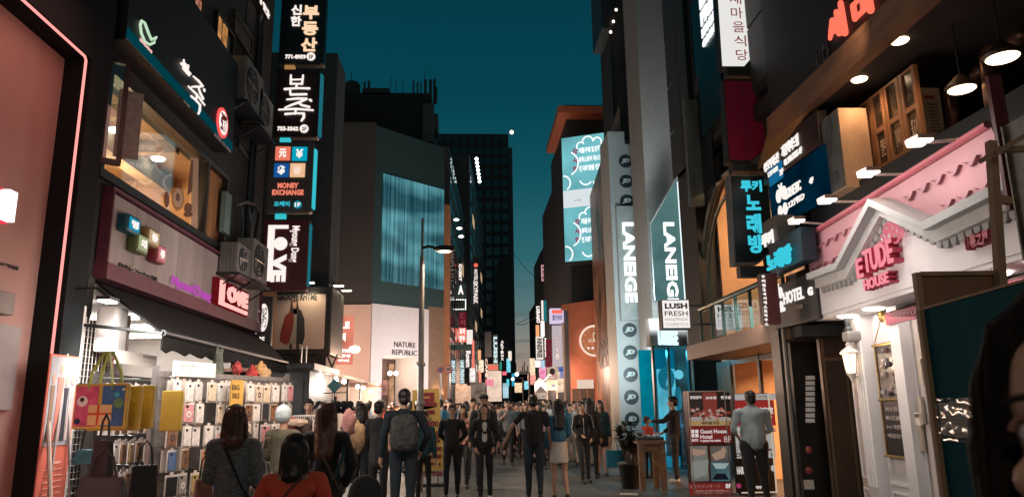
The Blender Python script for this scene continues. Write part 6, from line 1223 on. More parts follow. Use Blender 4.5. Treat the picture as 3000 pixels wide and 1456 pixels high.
rtext(t, 'HOTEL', 2299, 2359, 893, 857, .12, HL, bold=.02); rtext(t, 'MIZO', 2288, 2303, 915, 903, .12, HL, bold=.03); rtext(t, 'T.778-6080', 2323, 2354, 912, 899, .12, mat('dim_tan', (.3, .22, .16), .6), bold=.02); butterfly(t, RF, 2283, 878, .14, .124, HL)
rtext(t, 'G', 2370, 2384, 868, 842, .12, HL, bold=.06)
VF = FY(9.9); q = VF.r(2228, 800, 2290, 948)
t = thing('dark_red_blade_sign', 'dark red upright sign with a column of tiny white letters at the balcony end', 'sign', VF.w((q[0]+q[1])/2, -.1, q[2]))
b = MB(); b.fb(VF, q[0], q[1], -.15, 0, q[2], q[3]); part(t, 'sign_box', b, mat('dark_red_box', (.07, .012, .010), .45), bevel=.01)
q2 = VF.r(2226, 800, 2244, 948); b = MB(); b.fb(VF, q2[0], q2[1], .001, .01, q[2], q[3]); part(t, 'black_column', b, BLACK)
for i, ch in enumerate('우리집24시게스트하우스'): ptext(t, VF, ch, (2230+i*.9, 806+i*12.6, 2241+i*.9, 815+i*12.6), .012, LW, bold=.04)
t = thing('hotel_doorway', 'dark hotel entrance with a brown lift door and white name plates', 'entrance', RF.w(9.9, -1, 0))
b = MB(); hs0 = EF.p(2420, 1200)[0]
b.box(4.75, 8.5, 9.42, 9.5, 0, 3.0) if False else None
d1 = RF.p(2283, 1200)[0]; d0 = RF.p(2392, 1200)[0]
b.fb(RF, d1-.45, d1-.15, -.02, .1, 0, zH0); part(t, 'dark_post', b, mat('post_dark', (.016, .015, .014), .4))
b = MB(); b.fb(RF, 8.7, d1+.2, -2.6, -2.5, 0, 3.2); b.fb(RF, d1+.1, d1+.2, -2.5, -.3, 0, 3.2); b.fb(RF, 8.0, d1+.2, -2.6, 0, zH0-.0, zH0+.05); part(t, 'hall_wall', b, mat('hall_dark', (.022, .018, .015), .5))
HB = FY(10.45)
q = HB.r(2392, 955, 2492, 1456); b = MB(); b.box(q[0], q[1]+.6, 10.42, 10.5, 0, q[3]); part(t, 'lift_door', b, mat('lift_brown', (.085, .045, .025), .3, .2, var=.5, scale=1.5, streak=3))
b = MB(); b.box(q[0]+.02, q[0]+.05, 10.40, 10.419, 0, q[3]); b.box(q[0]+.05, q[1]+.5, 10.40, 10.419, q[3]-.5, q[3]-.46); b.box(q[1]+.1, q[1]+.13, 10.40, 10.419, 0, q[3]-.5); part(t, 'door_trim', b, mat('trim_brass', (.25, .15, .09), .4, .6), kind='stuff')
b = MB(); q = HB.r(2322, 930, 2330, 1456); b.box(q[0], q[0]+.03, 10.36, 10.41, 0, q[3]); part(t, 'door_edge', b, mat('pale_edge', (.12, .11, .10), .4))
for i in range(9):
    q = HB.r(2356, 1101+i*15.6, 2383, 1112+i*15.6); b = MB(); b.box(q[0], q[1], 10.40, 10.415, q[2], q[3]); part(t, 'name_plate', b, mat('plate_grey', (.55, .52, .5), .5, var=.3, scale=30))
for i, y in enumerate((1300, 1360)):
    q = HB.r(2350, y, 2374, y+16); b = MB(); b.ell((q[0]+.06, 10.39, q[2]), (.05, .02, .05), 10, 6); part(t, 'red_sticker', b, mat('sticker_red', (.3, .05, .04), .5, var=.6, scale=20))
q = HB.r(2348, 1404, 2378, 1430); b = MB(); b.box(q[0], q[1], 10.36, 10.40, q[2], q[3]); part(t, 'paper_note', b, mat('note_paper', (.45, .40, .35), .7, var=.3, scale=20))
gp = [(2372, 815), (2457, 784), (2555, 598), (2714, 669), (2912, 569)]
gp = [EF.p(x, y, .22) for x, y in gp]
stl = EF.p(2373, 690); strr = EF.p(2908, 367); ez1 = (stl[1]+strr[1])/2
se0, se1 = strr[0], stl[0]            # s is negative towards the camera
zsf = (EF.p(2401, 930)[1]+EF.p(2687, 838)[1])/2
sL = EF.p(2401, 930)[0]; sFar = EF.p(2373, 760)[0]
t = thing('cosmetics_shop', 'pink and white cosmetics shop front with scalloped roof panel and gabled cornice', 'shop', EF.w(-1.8, -1, 0))
PKM = mat('pink_roof', (.46, .215, .235), .6, var=.06)
b = MB(); poly = [(sFar, ez1), (sFar, gp[0][1]-.05)] + [(s, z-.05) for s, z in gp[1:]] + [(se0, ez1)]
b.prism(EF, poly, -.3, .02); part(t, 'pink_panel', b, PKM)
b = MB(); wp = [(sL, zsf), (sL, gp[0][1]+.02)] + [(s, z-.04) for s, z in gp[1:4]] + [(-5.2, gp[4][1]-.04 + (gp[4][1]-gp[3][1])/(gp[4][0]-gp[3][0])*(-5.2-gp[4][0])), (-5.2, zsf)]
b.prism(EF, wp, -.5, .06); part(t, 'white_fascia', b, mat('shop_white', (.70, .66, .65), .55, var=.04))
b = MB(); b.tube([EF.w(sFar, .04, ez1), EF.w(se0, .04, ez1)], .035, 6); part(t, 'roof_edge', b, mat('rose_edge', (.50, .12, .15), .5))
def gz(s):
    for (a_, b_) in zip(gp[:-1], gp[1:]):
        lo, hi = min(a_[0], b_[0]), max(a_[0], b_[0])
        if lo <= s <= hi: return a_[1]+(b_[1]-a_[1])*(s-a_[0])/(b_[0]-a_[0])
    return gp[0][1] if s > gp[0][0] else gp[-1][1]
tm = mat('rose_tile', (.33, .13, .15), .5)
for row, zr0 in enumerate((ez1-.20, ez1-.46, ez1-.72, ez1-.98)):
    k = 0
    s = sFar-.06-(row % 2)*.09
    while s-.25 > se0:
        if gz(s-.1) < zr0-.12 and gz(s) < zr0-.02 and gz(s-.25) < zr0-.02:
            b = MB(); pts = [];  inn = []
            for i in range(9):
                u = i/8; x = s-.20*u; d = math.sin(math.pi*u)
                pts.append((x, zr0-.062*d)); inn.append((x, zr0-.062*d+.004+.022*d))
            b.prism(EF, pts+inn[::-1], .022, .055); part(t, 'scallop_tile', b, tm)
        s -= .262
CM = mat('cornice_grey', (.34, .34, .33), .5, var=.08)
gpe = gp[:4] + [(-5.2, wp[-2][1]+.04)]
for (lo, hi, n1, m_, nm) in ((-.13, -.0, .16, mat('cornice_pale', (.52, .50, .48), .5), 'cornice_lower'), (-.02, .06, .26, CM, 'cornice_upper')):
    for (p_, q_) in zip(gpe[:-1], gpe[1:]):
        b = MB(); b.prism(EF, [(p_[0], p_[1]+lo), (q_[0], q_[1]+lo), (q_[0], q_[1]+hi), (p_[0], p_[1]+hi)], .021, n1); part(t, nm, b, m_)
for (p_, q_) in zip(gpe[:-1], gpe[1:]):
    L2 = math.hypot(q_[0]-p_[0], q_[1]-p_[1]); k = max(3, int(L2/.115))
    for i in range(k):
        u = (i+.5)/k; c = (p_[0]+(q_[0]-p_[0])*u, p_[1]+(q_[1]-p_[1])*u-.14); b = MB(); r_ = .046
        b.prism(EF, [(c[0]-r_, c[1]+.03), (c[0]+r_, c[1]+.03)]+[(c[0]+r_*math.cos(R_(-a_)), c[1]-.01+r_*1.2*math.sin(R_(-a_))) for a_ in range(0, 181, 30)], .061, .10); part(t, 'trim_drop', b, m_ if False else CM)
PKL = emi('pink_letters', (1, .30, .36), .95); PKS = mat('pink_letter_side', (.45, .03, .08), .5)
def etext(tx, x0, y0b, y0t, x1, n=.06, th=.10, nm='pink_lettering', m=None):
    """far x, foot/top rows at the far end, near x"""
    s1 = EF.p(x0, y0b)[0]; z0 = EF.p(x0, y0b)[1]; z1 = EF.p(x0, y0t)[1]; s0 = EF.p(x1, y0b)[0]
    b = MB(); b.text(EF, tx, s0, s1, z0, z1, n, th, bold=.02); o = part(t, nm, b, PKS)
    b = MB(); b.text(EF, tx, s0+.004, s1-.004, z0+.004, z1-.004, n+th+.001, .012, bold=.02); part(o, 'letter_face', b, m or PKL)
etext('E', 2556, 817, 757, 2576); etext('TUDE', 2578, 802, 731, 2672); etext('HOUSE', 2577, 852, 818, 2656)
b = MB()
def curl(cx, cy, r, a0, turns, sgn, n=.12):
    c = EF.p(cx, cy, n); return [EF.w(c[0]+math.cos(R_(a0+sgn*i*20))*r*(1-i/(turns*18+4)), n, c[1]+math.sin(R_(a0+sgn*i*20))*r*(1-i/(turns*18+4))) for i in range(int(turns*18))]
for k_, (cx, cy, r, a0, tr, sg) in enumerate(((2583, 712, .075, 90, 1.1, 1), (2603, 696, .075, 200, 1.0, -1), (2600, 668, .07, 300, 1.1, 1), (2617, 664, .07, 60, 1.1, -1), (2622, 690, .11, 100, 1.3, 1), (2640, 680, .06, 0, 1.0, -1), (2592, 676, .05, 180, 1.0, 1))):
    b = MB(); b.tube(curl(cx, cy, r, a0, tr, sg), .012, 6); part(t, 'scroll_ornament', b, emi('pink_scroll', (1, .25, .32), .7))
etext('伊蒂之屋', 2872, 735, 692, 2952, th=.06, m=mat('rose_print', (.45, .12, .14), .5))
FW = -.38
b = MB(); b.fb(EF, -5.2, sL, FW-.0, .05, zsf-.05, zsf-.002) ; part(t, 'soffit', b, MAT['shop_white'])
for (px, py) in ((2440, 925), (2512, 904), (2849, 795), (2975, 752)):
    s_ = EF.p(px, py)[0]; b = MB(); b.lathe(EF.w(s_-.1, -.14, zsf-.07), [(.10, 0), (.12, .018)], 18); part(t, 'downlight', b, LHOT)
WF_ = Fr(*EF.w(0, FW, 0).xy, 4.65)
fz = zsf-.05
sd = WF_.p(2510, 1200)[0]
PAN = mat('panelled_white', (.60, .57, .56), .5, var=.05)
def seg(x0, x1, n1, nm, m=PAN, z0=0, z1=None):
    a0 = WF_.p(x0, 1200)[0]; a1 = WF_.p(x1, 1200)[0]; b = MB(); b.fb(WF_, min(a0, a1), max(a0, a1), -.25, n1, z0, fz if z1 is None else z1); return part(t, nm, b, m, bevel=0), min(a0, a1), max(a0, a1)
seg(2512, 2700, -.02, 'shop_wall')
o1, a0, a1 = seg(2512, 2547, .03, 'pilaster_panel', mat('panelled_warm', (.52, .44, .40), .5))
o2, p0_, p1_ = seg(2549, 2578, .12, 'fluted_pilaster')
for k in range(4):
    s_ = p0_+(p1_-p0_)*(k+.5)/4; b = MB(); b.tube([WF_.w(s_, .125, .55), WF_.w(s_, .125, fz-.25)], .016, 6); part(o2, 'flute', b, WHITE)
def frame(par, s0, s1, z0, z1, n, w_=.02, nm='moulding', m=None):
    b = MB(); b.fb(WF_, s0, s1, n, n+.018, z0, z0+w_); b.fb(WF_, s0, s1, n, n+.018, z1-w_, z1); b.fb(WF_, s0, s0+w_, n, n+.018, z0+w_, z1-w_); b.fb(WF_, s1-w_, s1, n, n+.018, z0+w_, z1-w_); return part(par, nm, b, m or WHITE)
w0_, w1_ = WF_.p(2655, 1200)[0], WF_.p(2582, 1200)[0]
frame(t, a0+.03, a1-.03, .62, 2.0, .03); frame(t, a0+.03, a1-.03, .05, .5, .03); frame(t, w0_+.02, w1_-.02, .04, .52, -.02); frame(t, w0_+.01, w1_-.01, .60, .64, -.02, .018)
b = MB(); c_ = (w0_+w1_)/2; r_ = (w1_-w0_)/2-.03
for rr in (r_, r_-.06): b.tube([WF_.w(c_-rr, -.01, .7)]+[WF_.w(c_-rr*math.cos(R_(q_)), -.01, fz-.75+rr*1.3*math.sin(R_(q_))) for q_ in range(0, 181, 12)]+[WF_.w(c_+rr, -.01, .7)], .012, 5)
part(t, 'arch_moulding', b, WHITE, kind='stuff')
b = MB()
for k in range(5): 
    q_ = R_(72*k+90); b.tube(curl.__call__(0, 0, .1, 0, .1, 1)[:0] or [WF_.w((a0+a1)/2+math.cos(q_+u*.5)*.015*u, .04, .28+math.sin(q_+u*.5)*.028*u) for u in range(6)], .006, 4)
part(t, 'relief_ornament', b, mat('relief_grey', (.35, .33, .32), .5), kind='stuff')
o3, c0_, c1_ = seg(2660, 2690, .10, 'white_column')
o4, _, _ = seg(2692, 2712, -.02, 'door_reveal', mat('reveal_pale', (.55, .46, .42), .5))
for y in (1000, 1080, 1190, 1270):
    p = WF_.p(2702, y, .0); b = MB(); b.fb(WF_, p[0]-.04, p[0]+.04, .0, .03, p[1]-.18, p[1]+.1); part(t, 'shelf_goods', b, mat('reveal_goods', (.42, .34, .26), .5))
lamp('AREA', EF.w(-2.0, 2.0, 2.2), 30, (1, .92, .88), 1.5, EF.w(-2.4, 0, zsf+.6))
lamp('AREA', EF.w(-1.2, -.15, zsf-.15), 13, (1, .9, .84), 1.1, WF_.w(-1.0, .1, .9))
lamp('AREA', EF.w(-3.4, -.15, zsf-.15), 12, (1, .86, .78), .8, WF_.w(-3.4, .1, .9))
HPF = WF_
q0_, q1_ = WF_.p(2573, 1010, .06), WF_.p(2640, 1332, .06)
ps0, ps1 = WF_.p(2641, 1150, .06)[0], WF_.p(2577, 1150, .06)[0]; pz1, pz0 = WF_.p(2600, 1006, .06)[1], WF_.p(2610, 1336, .06)[1]
t9 = thing('hanging_poster_frame', 'tall gilt framed double poster hanging from a rosette on the white wall', 'poster', WF_.w((ps0+ps1)/2, .03, pz0))
b = MB(); b.fb(WF_, ps0, ps1, .0, .05, pz0, pz1); part(t9, 'backing', b, mat('poster_black', (.03, .025, .028), .15, coat=.8))
pm_ = (pz0+pz1)/2+.0
b = MB()
for z in (pz0, pm_, pz1): b.tube([WF_.w(ps0-.04, .06, z), WF_.w(ps1+.04, .06, z)], .018, 8)
for s_ in (ps0, ps1): b.tube([WF_.w(s_, .06, pz0), WF_.w(s_, .06, pz1)], .010, 6)
part(t9, 'gilt_frame', b, mat('gilt', (.50, .32, .12), .3, .8, var=.3, scale=20), kind='stuff')
for i in range(12):
    b = MB(); b.ell(WF_.w(rnd.uniform(ps0+.05, ps1-.05), .052, rnd.uniform(pm_+.06, pz1-.05)), (.05, .006, .035), 7, 5); part(t9, 'printed_blob', b, mat('poster_blob_%d' % (i % 4), ((.55, .40, .35), (.25, .16, .13), (.6, .52, .5), (.12, .09, .1))[i % 4], .15, coat=.8))
for k in range(4): slant(t9, WF_, ('피부관리', '메이크업 클래스', '1+1 이벤트', '매장문의')[k], ps0+.07, ps1-.07, pm_-.13-.10*k, pm_-.08-.10*k, .052, mat('poster_text', (.5, .42, .4), .4), th=.003, bold=0, nm='poster_lettering')
b = MB(); rc = WF_.w((ps0+ps1)/2, .05, pz1+.34); b.ell(rc, (.05, .03, .09), 12, 8); part(t9, 'rosette', b, MAT['gilt'])
b = MB(); b.tube([rc, WF_.w(ps0, .06, pz1)], .006, 5); b.tube([rc, WF_.w(ps1, .06, pz1)], .006, 5); part(t9, 'cord', b, MAT['gilt'], kind='stuff')
q = WF_.r(2681, 1208, 2700, 1246, .12); t9 = thing('door_keypad', 'cream door keypad with a dark display on the white column', 'keypad', WF_.w((q[0]+q[1])/2, .12, q[2])); b = MB(); b.fb(WF_, q[0], q[1], .101, .13, q[2], q[3]); part(t9, 'case', b, mat('keypad_cream', (.6, .5, .42), .4), bevel=.006)
b = MB(); b.fb(WF_, q[0]+.01, q[1]-.01, .131, .135, q[3]-.05, q[3]-.012); part(t9, 'display', b, BLACK)
lp_ = at(2492, 1060, EF.w(-.6, -.35, 0).y)
lp_ = WF_.w(WF_.p(2492, 1065, .26)[0], .26, WF_.p(2492, 1065, .26)[1])
t9 = thing('wall_lantern', 'ornate white carriage lantern glowing on its bracket beside the dark doorway', 'lantern', lp_)
b = MB(); b.lathe(lp_+Vector((0, 0, -.13)), [(.012, -.09), (.02, -.06), (.035, -.03), (.055, 0), (.06, .015)], 12); b.lathe(lp_+Vector((0, 0, .12)), [(.11, 0), (.115, .015), (.085, .05), (.045, .075), (.03, .10), (.04, .115), (.02, .135), (.012, .165), (.022, .18), (.004, .215)], 14)
b.tube([lp_+Vector((0, 0, -.22)), lp_+Vector((.06, .05, -.17)), WF_.w(WF_.p(2525, 1110, .05)[0], .05, lp_.z-.13)], .014, 7); part(t9, 'iron_work', b, mat('lantern_white', (.55, .50, .47), .4), kind='stuff')
for k in range(6):
    q_ = 2*math.pi*k/6; b = MB(); b.tube([lp_+Vector((math.cos(q_)*.058, math.sin(q_)*.058, -.11)), lp_+Vector((math.cos(q_)*.088, math.sin(q_)*.088, .12))], .007, 5); part(t9, 'cage_bar', b, MAT['lantern_white'])
b = MB(); b.lathe(lp_+Vector((0, 0, -.11)), [(.05, 0), (.078, .225)], 6); part(t9, 'lamp_glass', b, emi('lantern_glow', (1, .72, .5), 2.6))
b = MB(); b.ell(WF_.w(WF_.p(2527, 1100, .03)[0], .03, lp_.z-.14), (.03, .05, .09), 10, 7); part(t9, 'wall_plate', b, MAT['lantern_white'])
lamp('POINT', lp_+EF.n*.16, 7, (1, .70, .45), .08)
cp = EF.w(EF.p(2480, 925, -.15)[0], -.15, zsf-.06); t9 = thing('security_camera', 'small dome camera and beige wedge speaker hanging below the white soffit', 'camera', cp)
b = MB(); b.tube([cp, cp-Vector((0, 0, .14))], .03, 8); b.ell(cp-Vector((0, 0, .18)), (.05, .06, .07), 10, 7); part(t9, 'camera_body', b, BLACK, kind='stuff')
b = MB(); c2 = cp-Vector((-.06, .02, .24)); b.box(c2.x-.13, c2.x+.10, c2.y-.08, c2.y+.08, c2.z-.07, c2.z+.06); part(t9, 'speaker', b, mat('speaker_beige', (.20, .18, .165), .5), bevel=.04)
AW = Fr(*EF.w(0, -.25, 0).xy, 4.65)
q0_, q1_ = AW.p(2596, 950), AW.p(2720, 905)
t9 = thing('burgundy_awning', 'small burgundy door canopy reading ETUDE HOUSE', 'awning', AW.w((q0_[0]+q1_[0])/2, 0, 2.2))
s1_, s0_ = q0_[0], -4.6; zc0, zc1 = AW.p(2596, 953)[1], AW.p(2596, 917)[1]
b = MB(); b.fb(AW, s0_, s1_, -.03, 0, zc0, zc1); part(t9, 'front_board', b, mat('burgundy_cloth', (.22, .03, .05), .6, var=.3))
b = MB(); b.add([AW.w(s0_, 0.01, zc1), AW.w(s1_+.03, 0.01, zc1), AW.w(s1_-.25, -.6, zc1+.24), AW.w(s0_, -.6, zc1+.24)], [(0, 1, 2, 3)]); b.add([AW.w(s1_+.03, 0.01, zc1), AW.w(s1_+.0, -.6, zc1-.0), AW.w(s1_-.25, -.6, zc1+.24)], [(0, 1, 2)]); part(t9, 'canopy_top', b, mat('burgundy_roof', (.05, .02, .022), .7))
s_a = AW.p(2636, 930)[0]; slant(t9, AW, '+ETUDE HOUSE', s_a-1.1, s_a, zc0+.05, zc1-.05, .002, mat('dusty_pink', (.55, .3, .3), .6), th=.004, bold=0)
for i, (hx, hy, wx, wy) in enumerate(((2695, 420, 2812, 419), (2545, 512, 2649, 517), (2424, 591, 2521, 597), (2334, 651, 2416, 661))):
    ws, wz = EF.p(wx, wy, .02); base = EF.w(ws, .02, ez1+.03)
    d = .85; hd = base + EF.n*d; rr = ray(hx, hy); hd = rr*(hd.y/rr.y) + Vector((0, 0, CAMZ)); 
    t9 = thing('arm_lamp', ('nearest lamp on a long arm over the pink roof panel', 'second nearest arm lamp, below the tall wooden lightbox', 'third arm lamp, beside the blue board', 'farthest arm lamp, next to the small cyan sign')[i], 'lamp', hd, 'arm lamps over the pink shop')
    b = MB(); b.tube([base, hd], .014, 7); part(t9, 'arm', b, mat('arm_pale', (.5, .42, .4), .4, .3))
    b = MB(); dr = (base-hd).normalized(); sd_ = Vector((0, 1, 0))
    M_ = [hd+sd_*a_*.10+EF.n*c_*.075+Vector((0, 0, z)) for z in (0.012, .06) for a_, c_ in ((-1, -1), (1, -1), (1, 1), (-1, 1))]; b.box8(M_); part(t9, 'housing', b, mat('lamp_bronze', (.2, .13, .1), .4, .4), bevel=.012)
    b = MB(); b.box8([hd+sd_*a_*.09+EF.n*c_*.065+Vector((0, 0, z)) for z in (-.004, .011) for a_, c_ in ((-1, -1), (1, -1), (1, 1), (-1, 1))]); part(t9, 'lit_face', b, emi('arm_lamp_face', (1, .95, .92), 9))
    lamp('AREA', hd+EF.n*.35-Vector((0, 0, .02)), 9 if i < 3 else 6, (1, .90, .86), .5, EF.w(ws-.2, 0, ez1-1.5))
TF0 = RF
t = thing('grill_restaurant', 'open upstairs grill restaurant with dark ceiling, copper pipes and wooden doors', 'restaurant', RF.w(7, -2, ez1+.1))
fz0 = ez1+.08
b = MB(); b.fb(RF, 2.0, 10.2, -4, -.12, ez1-.3, ez1+.06); b.fb(RF, 2.0, 9.6, -.32, -.12, ez1+.06, ez1+.42); part(t, 'terrace_floor', b, BLACK)
cez = RF.p(2300, 387)[1]
b = MB(); b.fb(RF, 2.0, 10.1, -4, -.0, cez-.02, cez+.12); part(t, 'ceiling', b, mat('terrace_ceiling', (.030, .020, .016), .7, var=.4, scale=2))
b = MB(); b.fb(RF, 2.0, 10.1, .0, .16, cez-.06, cez+.30); part(t, 'canopy_beam', b, mat('copper_beam', (.20, .10, .055), .55, var=.35, scale=2, streak=.2))
b = MB(); b.fb(RF, 2.0, 10.2, -4.1, -4.0, ez1, cez); b.fb(RF, 10.1, 10.2, -4, -.2, ez1, 9); part(t, 'back_wall', b, mat('back_dark', (.02, .014, .012), .8))
b = MB(); b.fb(RF, 2.0, 10.1, -.1, .08, cez+.30, cez+2.4); sg = part(t, 'black_signboard', b, mat('signboard_black', (.012, .011, .011), .6))
BRR = emi('neon_brush_red', (1, .15, .09), 1.35)
def strokes(par, sts, m, box, n, r, fr=RF):
    s1, z0 = fr.p(box[0], box[1], n); z1 = fr.p(box[0], box[2], n)[1]; s0 = fr.p(box[3], box[1], n)[0]
    for st_ in sts:
        b = MB(); pts = [fr.w(s1-x*(s1-s0), n, z1-y*(z1-z0)) for x, y, w in st_]; b.tube(pts, [r*w for x, y, w in st_], 8)
        for (x, y, w), p in zip(st_, pts): b.ell(p, r*w*.97, 8, 5)
        part(par, 'neon_stroke', b, m)
strokes(t, [[(.22, .22, .8), (.16, .48, 1.1), (.0, .72, .8)], [(.16, .48, 1), (.30, .66, .8)], [(.38, .30, 1), (.40, .5, .8)], [(.52, .12, .9), (.56, .85, 1.1)], [(.52, .48, .8), (.82, .46, .9)], [(.82, .0, 1.0), (.86, 1.0, 1.2)]], BRR, (2435, 138, 40, 2488), .12, .035)
strokes(t, [[(.0, .25, 1), (.02, .8, 1)], [(.0, .25, .8), (.5, .22, .8)], [(.5, .22, 1), (.5, .8, 1)], [(.02, .8, .8), (.5, .8, .9)], [(.8, 0, 1), (.82, 1.05, 1.2)], [(.82, .45, .8), (1.1, .45, .9)]], BRR, (2506, 72, -10, 2568), .12, .035)
ptext(t, RF, '식당', (2385, 150, 2440, 235), .09, mat('ghost_letters', (.05, .05, .055), .6))
for (px, py) in ((2636, 122), (2518, 235)):
    s_ = RF.p(px, py, -.5); ss = [v for v in [ray(px, py)*((cez-CAMZ-.03)/ray(px, py).z)]][0]
    b = MB(); b.lathe((ss.x, ss.y, cez-.035), [(.085, 0), (.095, .014)], 18); part(t, 'downlight', b, LHOTW)
    lamp('SPOT', (ss.x, ss.y, cez-.06), 34, (1, .60, .32), .07, (ss.x+.2, ss.y, 0), 120, .7)
for i, (px, py, rx) in enumerate(((2937, 170, .15), (2818, 262, .14))):
    d = ray(px, py); v = d*((cez-.75-CAMZ)/d.z); c = Vector((v.x, v.y, cez-.75))
    t9 = thing('pendant_lamp', ('right round pendant lamp, nearer the picture edge', 'left round pendant lamp, between the copper pipes')[i], 'lamp', c, 'round pendant lamps in the grill')
    b = MB(); b.lathe(c, [(rx, 0), (rx+.02, .03), (rx*.5, .12), (.03, .16)], 20); part(t9, 'shade', b, mat('lamp_shade_dark', (.05, .03, .02), .4, .5)); b = MB(); b.lathe(c-Vector((0, 0, .012)), [(rx-.02, 0), (rx-.01, .010)], 20); part(t9, 'lit_disc', b, LHOTW)
    b = MB(); b.tube([c+Vector((0, 0, .16)), Vector((c.x, c.y, cez-.02))], .01, 6); part(t9, 'rod', b, CHAR); lamp('SPOT', c-Vector((0, 0, .03)), 26, (1, .62, .35), .1, c-Vector((0, 0, 2)), 130)
def duct(i, pts, r, lab):
    b = MB(); b.tube([at(*p) for p in pts], r, 12); single('smoke_duct', b, mat('copper_duct', (.16, .09, .06), .35, .7, var=.4), lab, 'duct', 'smoke extraction ducts of the grill', smooth=True)
duct(0, [(2795, 380, 7.6), (2785, 270, 7.6), (2790, 258, 7.6), (2840, 245, 7.4), (2878, 200, 7.2)], .075, 'left copper smoke duct bending over the menu board')
duct(1, [(2912, 310, 6.6), (2895, 165, 6.6), (2900, 155, 6.6), (2960, 140, 6.3), (2998, 95, 6.1)], .085, 'right copper smoke duct nearer the picture edge')
DFR = Fr(*RF.w(0, -.45, 0).xy, 0)
ds1, ds0 = DFR.p(2520, 360)[0], DFR.p(2688, 200)[0]; dzb = fz0+.05; dzt = cez-.15
t9 = thing('wooden_doors', 'brown glazed folding doors with white Korean chalk lettering on the terrace', 'door', DFR.w((ds0+ds1)/2, 0, dzb))
npn = 4; wdt = (ds1-ds0)/npn
for i in range(npn):
    a0 = ds0+i*wdt; a1 = a0+wdt-.012
    b = MB(); b.fb(DFR, a0, a0+.06, 0, .05, dzb, dzt); b.fb(DFR, a1-.06, a1, 0, .05, dzb, dzt)
    zs = [dzb, dzb+(dzt-dzb)*.33, dzb+(dzt-dzb)*.66, dzt]
    for z in zs: b.fb(DFR, a0+.06, a1-.06, .002, .048, z-.03 if z > dzb else z, z+.03 if z < dzt else z)
    lf = part(t9, 'door_leaf', b, mat('door_wood', (.26, .12, .055), .5, var=.3, streak=5))
    for j in range(3):
        b = MB(); b.fb(DFR, a0+.06, a1-.06, .018, .026, zs[j]+.03, zs[j+1]-.03); part(lf, 'pane', b, mat('door_pane', (.05, .035, .022), .25, var=.7, scale=8, spec=.7))
        if j < 2: slant(lf, DFR, ('연탄', '불고기', '막걸리', '김치찌개', '소주', '열탄')[(i*2+j) % 6], a0+.1, a1-.1, zs[j]+.12, zs[j+1]-.12, .028, mat('chalk', (.5, .35, .25), .7), th=.003, bold=0, nm='chalk_lettering')
LBF = Fr(*RF.w(0, .0, 0).xy, 0)
q0_, q1_ = LBF.p(2405, 360, .0), LBF.p(2480, 590, .0)
YL = FY(LBF.p(2478, 450)[0]); 
t9 = thing('faded_lightbox', 'tall unlit lightbox with a faded portrait and a beige lit side', 'sign', (4.55, YL.o.y+.6, YL.p(2500, 590)[1]))
s0_, s1_ = LBF.p(2478, 440)[0], LBF.p(2405, 480)[0]; z0_, z1_ = LBF.p(2478, 555)[1], LBF.p(2478, 305)[1]
b = MB(); b.box(4.56, 4.56+.36, s0_, s1_, z0_, z1_); part(t9, 'box_side', b, mat('beige_lit_side', (.55, .36, .23), .6))
b = MB(); b.box(4.545, 4.558, s0_+.02, s1_, z0_+.02, z1_-.02); part(t9, 'faded_print', b, mat('faded_print', (.13, .135, .13), .5, var=.5, scale=1.8))
for (x, y, rx, ry) in ((2428, 400, 9, 62), (2446, 520, 12, 20)): pell(Fr(4.54, 0, 0), x, y, rx, ry, .0, t9, mat('faded_dark', (.075, .08, .078), .5), 'printed_shape')
lamp('SPOT', (4.2, s0_-1.1, z0_+1.8), 22, (1, .66, .42), .1, (4.8, s0_, z0_+.7), 60)
q = DFR.r(2700, 256, 2773, 410, -.3); t9 = thing('menu_board', 'cream menu board with rows of small print beside the copper duct', 'menu board', DFR.w((q[0]+q[1])/2, -.3, q[2]))
MFy = FY(DFR.w(0, 0, 0).y or 7.6); MF = FY(7.9)
q = MF.r(2697, 258, 2772, 405); b = MB(); b.fb(MF, q[0], q[1], -.03, 0, q[2], q[3]); t9.location = MF.w((q[0]+q[1])/2, 0, q[2]); part(t9, 'panel', b, mat('menu_cream', (.5, .34, .24), .6))
for k in range(9):
    b = MB(); z = q[3]-.22-k*.042; b.fb(MF, q[0]+.06, q[0]+.17, .0, .004, z, z+.012); b.fb(MF, q[1]-.14, q[1]-.05, .0, .004, z, z+.012); part(t9, 'printed_line', b, RED, kind='stuff')
b = MB(); b.fb(MF, q[0]+.03, q[0]+.15, .0, .004, q[3]-.14, q[3]-.10); part(t9, 'red_heading', b, RED)
drp = mat('amber_drape', (.24, .12, .04), .8, var=.4, scale=2, streak=3)
b = MB(); P4 = [RF.w(10.1, .1, cez+.25), RF.w(8.2, .1, cez+.1), RF.w(9.9, .12, RF.p(2270, 470)[1]), RF.w(10.7, .12, RF.p(2262, 480)[1])]
b.add([P4[0], P4[1], P4[2], P4[3]]+[p+Vector((.03, 0, 0)) for p in P4], [(0, 1, 2, 3), (7, 6, 5, 4), (0, 4, 5, 1), (1, 5, 6, 2), (2, 6, 7, 3), (3, 7, 4, 0)]); single('canopy_end_panel', b, drp, 'slanting amber lit panel closing the far end of the copper canopy', 'panel')
lamp('SPOT', (3.6, 8.8, 4.2), 30, (1, .55, .25), .15, (4.6, 10, 5.0), 80)
t = thing('roof_terrace', 'dark roof terrace with thin rails, pipes and a small lit lamp, upper right', 'terrace', RF.w(10.6, -.5, 6.0))
b = MB(); b.fb(RF, 8.8, 10.8, -.2, .05, 5.95, 6.2); part(t, 'deck_edge', b, BLACK)
for k in range(6):
    b = MB(); b.tube([RF.w(9.2+k*.3, .0, 6.2), RF.w(9.2+k*.3, .0, 7.2)], .012, 5); part(t, 'baluster', b, CHAR)
